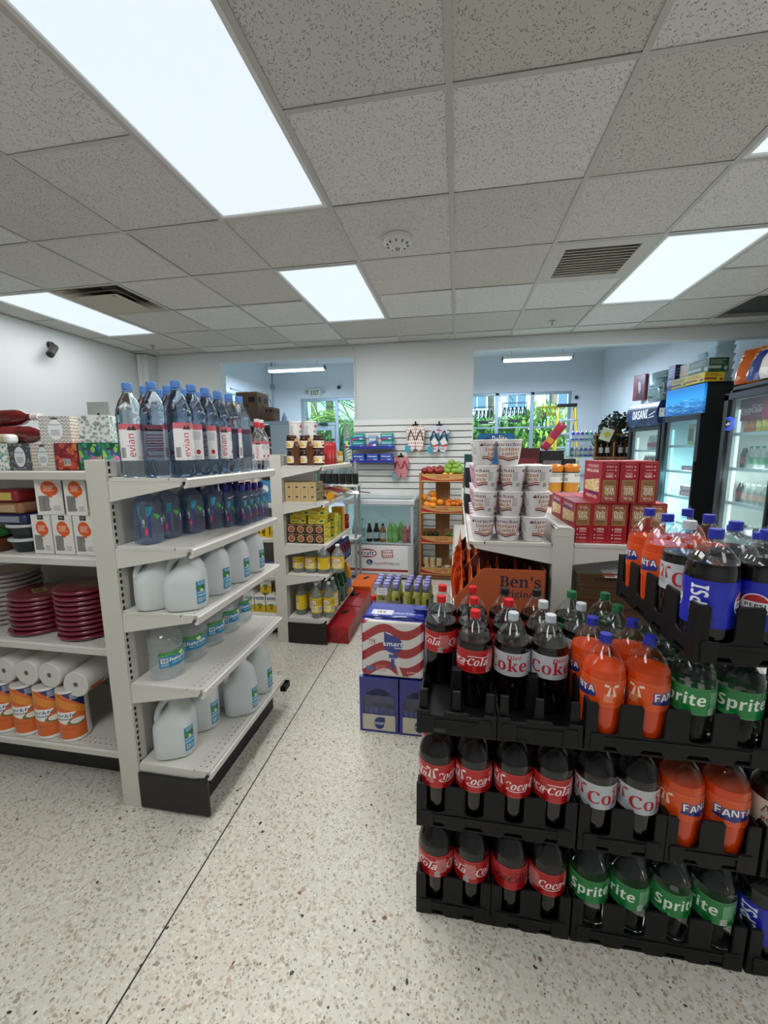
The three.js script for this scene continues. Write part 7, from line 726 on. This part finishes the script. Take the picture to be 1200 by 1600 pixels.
  [-.21, -.11, .08, .19].forEach((u, i) => put(wine, `dark wine bottle with a pale label, ${ORD[i]} from the left on the wine shelf`, 2.58 + u * .878 - .02, 1.2655, -7.4 + u * .479 + .04, -.4, 'wine bottles on the wooden shelf'));
  const ivy = T('trailing_ivy', 'dark green trailing ivy plant spilling over the wine shelf', 'plant', 2.56, 1.635, -7.38, -.5), lf = new THREE.Shape(); lf.moveTo(0, 0); lf.lineTo(.022, .012); lf.lineTo(.018, .03); lf.lineTo(0, .05); lf.lineTo(-.018, .03); lf.lineTo(-.022, .012); lf.closePath(); const leafs = [0, 1, 2].map((k) => { const g = [], lg = new THREE.ShapeGeometry(lf); for (let i = 0; i < 260; i++) { const a = rr(0, 6.28), r = Math.sqrt(rnd()), px = .34 * r * Math.cos(a), pz = .2 * r * Math.sin(a), py = .34 * (1 - r * r) * rr(.3, 1) - (r > .75 ? rr(0, .22) : 0); g.push(lg.clone().rotateX(rr(-1.4, 1.4)).rotateY(rr(0, 6.28)).rotateZ(rr(-.8, .8)).translate(px, py, pz)); } return merge(g); });
  leafs.forEach((g, k) => { P(ivy, 'foliage', g, M(['#2a3420', '#39452a', '#1f271a'][k], .6, { side: THREE.DoubleSide })).userData.kind = 'stuff'; }); for (let i = 0; i < 7; i++) P(ivy, 'vine', tube([[0, .05, 0], [rr(-.2, .2), .25, rr(-.1, .1)], [rr(-.38, .38), rr(-.1, .15), rr(-.1, .22)]], .004, 12, 5), brownM()); P(ivy, 'plant_pot', loft([[0, .07], [.1, .09]], 18), M('#5a3a28', .7));
  const yc = T('price_card', 'yellow and white card hanging from the ivy', 'price tag', 2.36, 1.62, -7.2, -.4); P(yc, 'card', rbox(.17, .2, .003, .001), M('#d9dcc0', .5), 0, 0, 0, 0, 0, -.35); P(yc, 'yellow_patch', oGeo(), M('#cfc63a', .5), .01, .0, .003, 0, 0, -.35);
  // glass shelves of detergents by the ladder
  const gs = T('detergent_rack', 'low rack of shelves with coloured bottles left of the ivy', 'store shelving', 2.3, 0, -8.2); for (const s of [-1, 1]) P(gs, 'rack_post', rbox(.02, 1.58, .28, .004, s * .26, .79, 0), M('#8d9ca4', .4)); for (const y of [.5, .9, 1.25, 1.54]) P(gs, 'shelf_board', rbox(.54, .018, .3, .003, 0, y, 0), M('#a9b8bd', .35));
  const cols = ['#2f9a8c', '#5a3a9a', '#3a5ab0', '#a9b8c4', '#2f7a5a', '#7a5ac0', '#3f8ab4']; const det = cols.map((c) => proto('detergent_bottle', 'bottle', (g) => { P(g, 'bottle_body', loft([[0, .03, .02, 3], [.005, .034, .024, 3], [.12, .034, .024, 3], [.15, .016, .014]], 18), M(c, .3)); P(g, 'cap', loft([[.148, .017], [.175, .015]], 14), whiteCap); P(g, 'label', loft([[.03, .0345, .0245, 3], [.1, .0345, .0245, 3]], 16, false, false), M('#c9d2d4', .5)); }));
  for (let r = 0; r < 2; r++) for (let i = 0; i < 6; i++) put(det[(i * 3 + r * 2) % 7], `coloured detergent bottle on the ${r ? 'top' : 'second'} level of the low rack, ${ORD[i]} from the window side`, 2.1 + i * .078, [1.2595, 1.5495][r], -8.14, rr(-.3, .3), 'detergent bottles on the low rack');
}
function brownM() { return cache.brown ?? (cache.brown = M('#4a3a24', .8)); }
function oGeo() { return cyl(.045, .002, 0, 0, 0, .045, 18).rotateX(Math.PI / 2); }
{ // window signs seen from behind, stuck on the inside of the glass
  const z = -10.53, rod = M('#1c2226', .5), sgn = (n, l, x, y, w, h, letters, c) => { const t = T(n, l, 'window sign', x, y, z); P(t, 'sign_frame', merge([box(w, .02, .02, 0, h / 2, 0), box(w, .02, .02, 0, -h / 2, 0), box(.015, h, .02, -w / 2, 0, 0), box(.015, h, .02, w / 2, 0, 0)]), rod); for (let i = 0; i < letters; i++) { const a = -w / 2 + (i + .5) * w / letters; P(t, 'letter_tube', tube([[a - w * .05, -h * .28, 0], [a, h * .3, 0], [a + w * .04, -h * .1, 0], [a - w * .02, -h * .2, 0]], .014, 12, 6), c); } P(t, 'transformer', box(w * .5, .06, .05, 0, -h / 2 - .03, .01), rod); };
  sgn('window_sign', 'dark neon sign seen from behind in the first window bay', .64, 2.25, .44, .34, 5, rod); sgn('window_sign', 'dark framed neon sign seen from behind in the middle window bay', 1.35, 2.3, .56, .4, 6, rod);
  const w2 = T('window_sign', 'yellow lettering with a pink heart on the third window bay', 'window sign', 2.18, 2.36, z), yel = M('#b5a51c', .5); for (let i = 0; i < 8; i++) P(w2, 'letter_tube', tube([[-.26 + i * .075, -.05, 0], [-.25 + i * .075, .06, 0], [-.22 + i * .075, -.02, 0], [-.2 + i * .075, .04, 0]], .012, 10, 6), yel); for (let i = 0; i < 4; i++) P(w2, 'letter_tube', tube([[-.08 + i * .08, -.2, 0], [-.06 + i * .08, -.09, 0], [-.03 + i * .08, -.18, 0]], .012, 10, 6), yel); P(w2, 'heart', tube([[-.19, -.22, 0], [-.26, -.14, 0], [-.24, -.09, 0], [-.19, -.12, 0], [-.14, -.09, 0], [-.12, -.14, 0], [-.19, -.22, 0]], .012, 24, 6), M('#b0506a', .5));
}
// ---------------------------------------------------------------- outside: pavement, planting, palm, building across the street
{
  const g = S('street'); P(g, 'pavement', box(60, .1, 8), M('#b3b1a8', .9), 0, -.12, -14.7); P(g, 'road', box(60, .08, 30), M('#7d8084', .9), 0, -.16, -33.6);
  const bl = T('apartment_building', 'pale blue apartment building across the street with rows of windows', 'building', 3, -.1, -34), wM = M('#bfd6e6', .8), fr = M('#e6edf0', .6), gl = M('#5f8299', .15), wall = P(bl, 'wall', box(26, 15, 6), wM, 0, 7.5, -3);
  for (let r = 0; r < 4; r++) for (let c = 0; c < 8; c++) { const w = P(bl, 'window', merge([box(1.5, .08, .12, 0, .7, 0), box(1.5, .08, .12, 0, -.7, 0), box(.08, 1.4, .12, -.71, 0, 0), box(.08, 1.4, .12, .71, 0, 0), box(.06, 1.4, .1)]), fr, -10.5 + c * 3, 2.2 + r * 3.1, .05); P(w, 'pane', box(1.36, 1.34, .04), gl); } 
  P(bl, 'roof', box(26.6, .4, 6.6), fr, 0, 15.2, -3);
  const lg = new THREE.ShapeGeometry((() => { const s = new THREE.Shape(); s.moveTo(0, 0); s.quadraticCurveTo(.07, .08, 0, .2); s.quadraticCurveTo(-.07, .08, 0, 0); return s; })());
  const clump = (rx, ry, rz, n, sc) => { const q = []; for (let i = 0; i < n; i++) { const a = rr(0, 6.28), b = Math.acos(rr(-1, 1)), r = rr(.6, 1); q.push(lg.clone().scale(sc, sc, sc).rotateX(rr(-1.5, 1.5)).rotateY(rr(0, 6.28)).translate(rx * r * Math.sin(b) * Math.cos(a), ry * r * Math.cos(b), rz * r * Math.sin(b) * Math.sin(a))); } return merge(q); };
  const leafM = ['#5f9a3a', '#7fb04a', '#4a8238', '#9abf52'].map((c) => M(c, .6, { side: THREE.DoubleSide, transmission: .25, thickness: 0 })), cg = [0, 1, 2].map(() => clump(1.2, .9, .8, 700, 1.1));
  const bush = (l, x, z, s, k, y = .9) => { const t = T('garden_bush', l, 'bush', x, -.07, z, rr(0, 6)); P(t, 'foliage', cg[k % 3], leafM[k % 4], 0, y * s, 0).scale.setScalar(s); P(t, 'foliage', cg[(k + 1) % 3], leafM[(k + 1) % 4], .3 * s, (y + .35) * s, .2 * s).scale.setScalar(s * .8); P(t, 'stem', cyl(.05, y * s, 0, y * s / 2, 0, .04, 8), brownM()); };
  [[-.2, -16], [1.3, -16.5], [2.6, -16.2], [4.0, -16.6], [5.4, -16.3], [.5, -18.4], [3.2, -18.8]].forEach(([x, z], i) => bush(`green leafy bush outside the shop window, ${ORD[i]} from the exit side`, x, z, 1.15 + .2 * (i % 3), i));
  [[-6.6, -15], [-5.2, -14.8], [-3.9, -15.2], [-2.6, -15.6], [-6, -17.4], [-4.4, -17.8]].forEach(([x, z], i) => bush(`green leafy bush outside the exit door, ${ORD[i]} from the far left`, x, z, 1.2 + .25 * (i % 2), i + 1));
  // palms
  const frond = (() => { const q = []; for (let i = 0; i < 26; i++) { const u = i / 25, x = u * 2.4, y = .5 * u - 1.1 * u * u, L = .75 * Math.sin(.25 + u * 2.7); for (const s of [-1, 1]) q.push(lg.clone().scale(.5, L * 4.2, 1).rotateZ(s > 0 ? -.35 : .35).rotateX(s * 1.5).rotateY(0).translate(x, y, 0)); } q.push(tube([[0, 0, 0], [1.2, -.02, 0], [2.4, -.6, 0]], .02, 12, 5)); return merge(q); })();
  const palm = (l, x, z, h, k) => { const t = T('palm_tree', l, 'palm tree', x, -.07, z); P(t, 'trunk', tube([[0, 0, 0], [.12, h * .5, .05], [.05, h, 0]], .15, 16, 10), M('#8a8174', .85)); for (let i = 0; i < 13; i++) P(t, 'frond', frond, leafM[(i + k) % 4], .05, h + .05, 0, 0, i * .485, rr(-.35, .45)); };
  palm('palm tree outside the exit door sidelight', -5.2, -16.5, 3.6, 0); palm('second palm tree beyond the exit door', -6.6, -18.5, 4.2, 1); palm('palm tree outside the third window bay', 4.0, -19.5, 6.5, 2); palm('palm tree beyond the middle window bay', 1.5, -21, 4.6, 3); palm('low palm outside left of the exit door', -3.9, -14.2, 2.4, 2); palm('palm tree with a leaning trunk just outside the transom', -5.6, -14.6, 3.3, 0);
}
renderer.render(scene, camera);
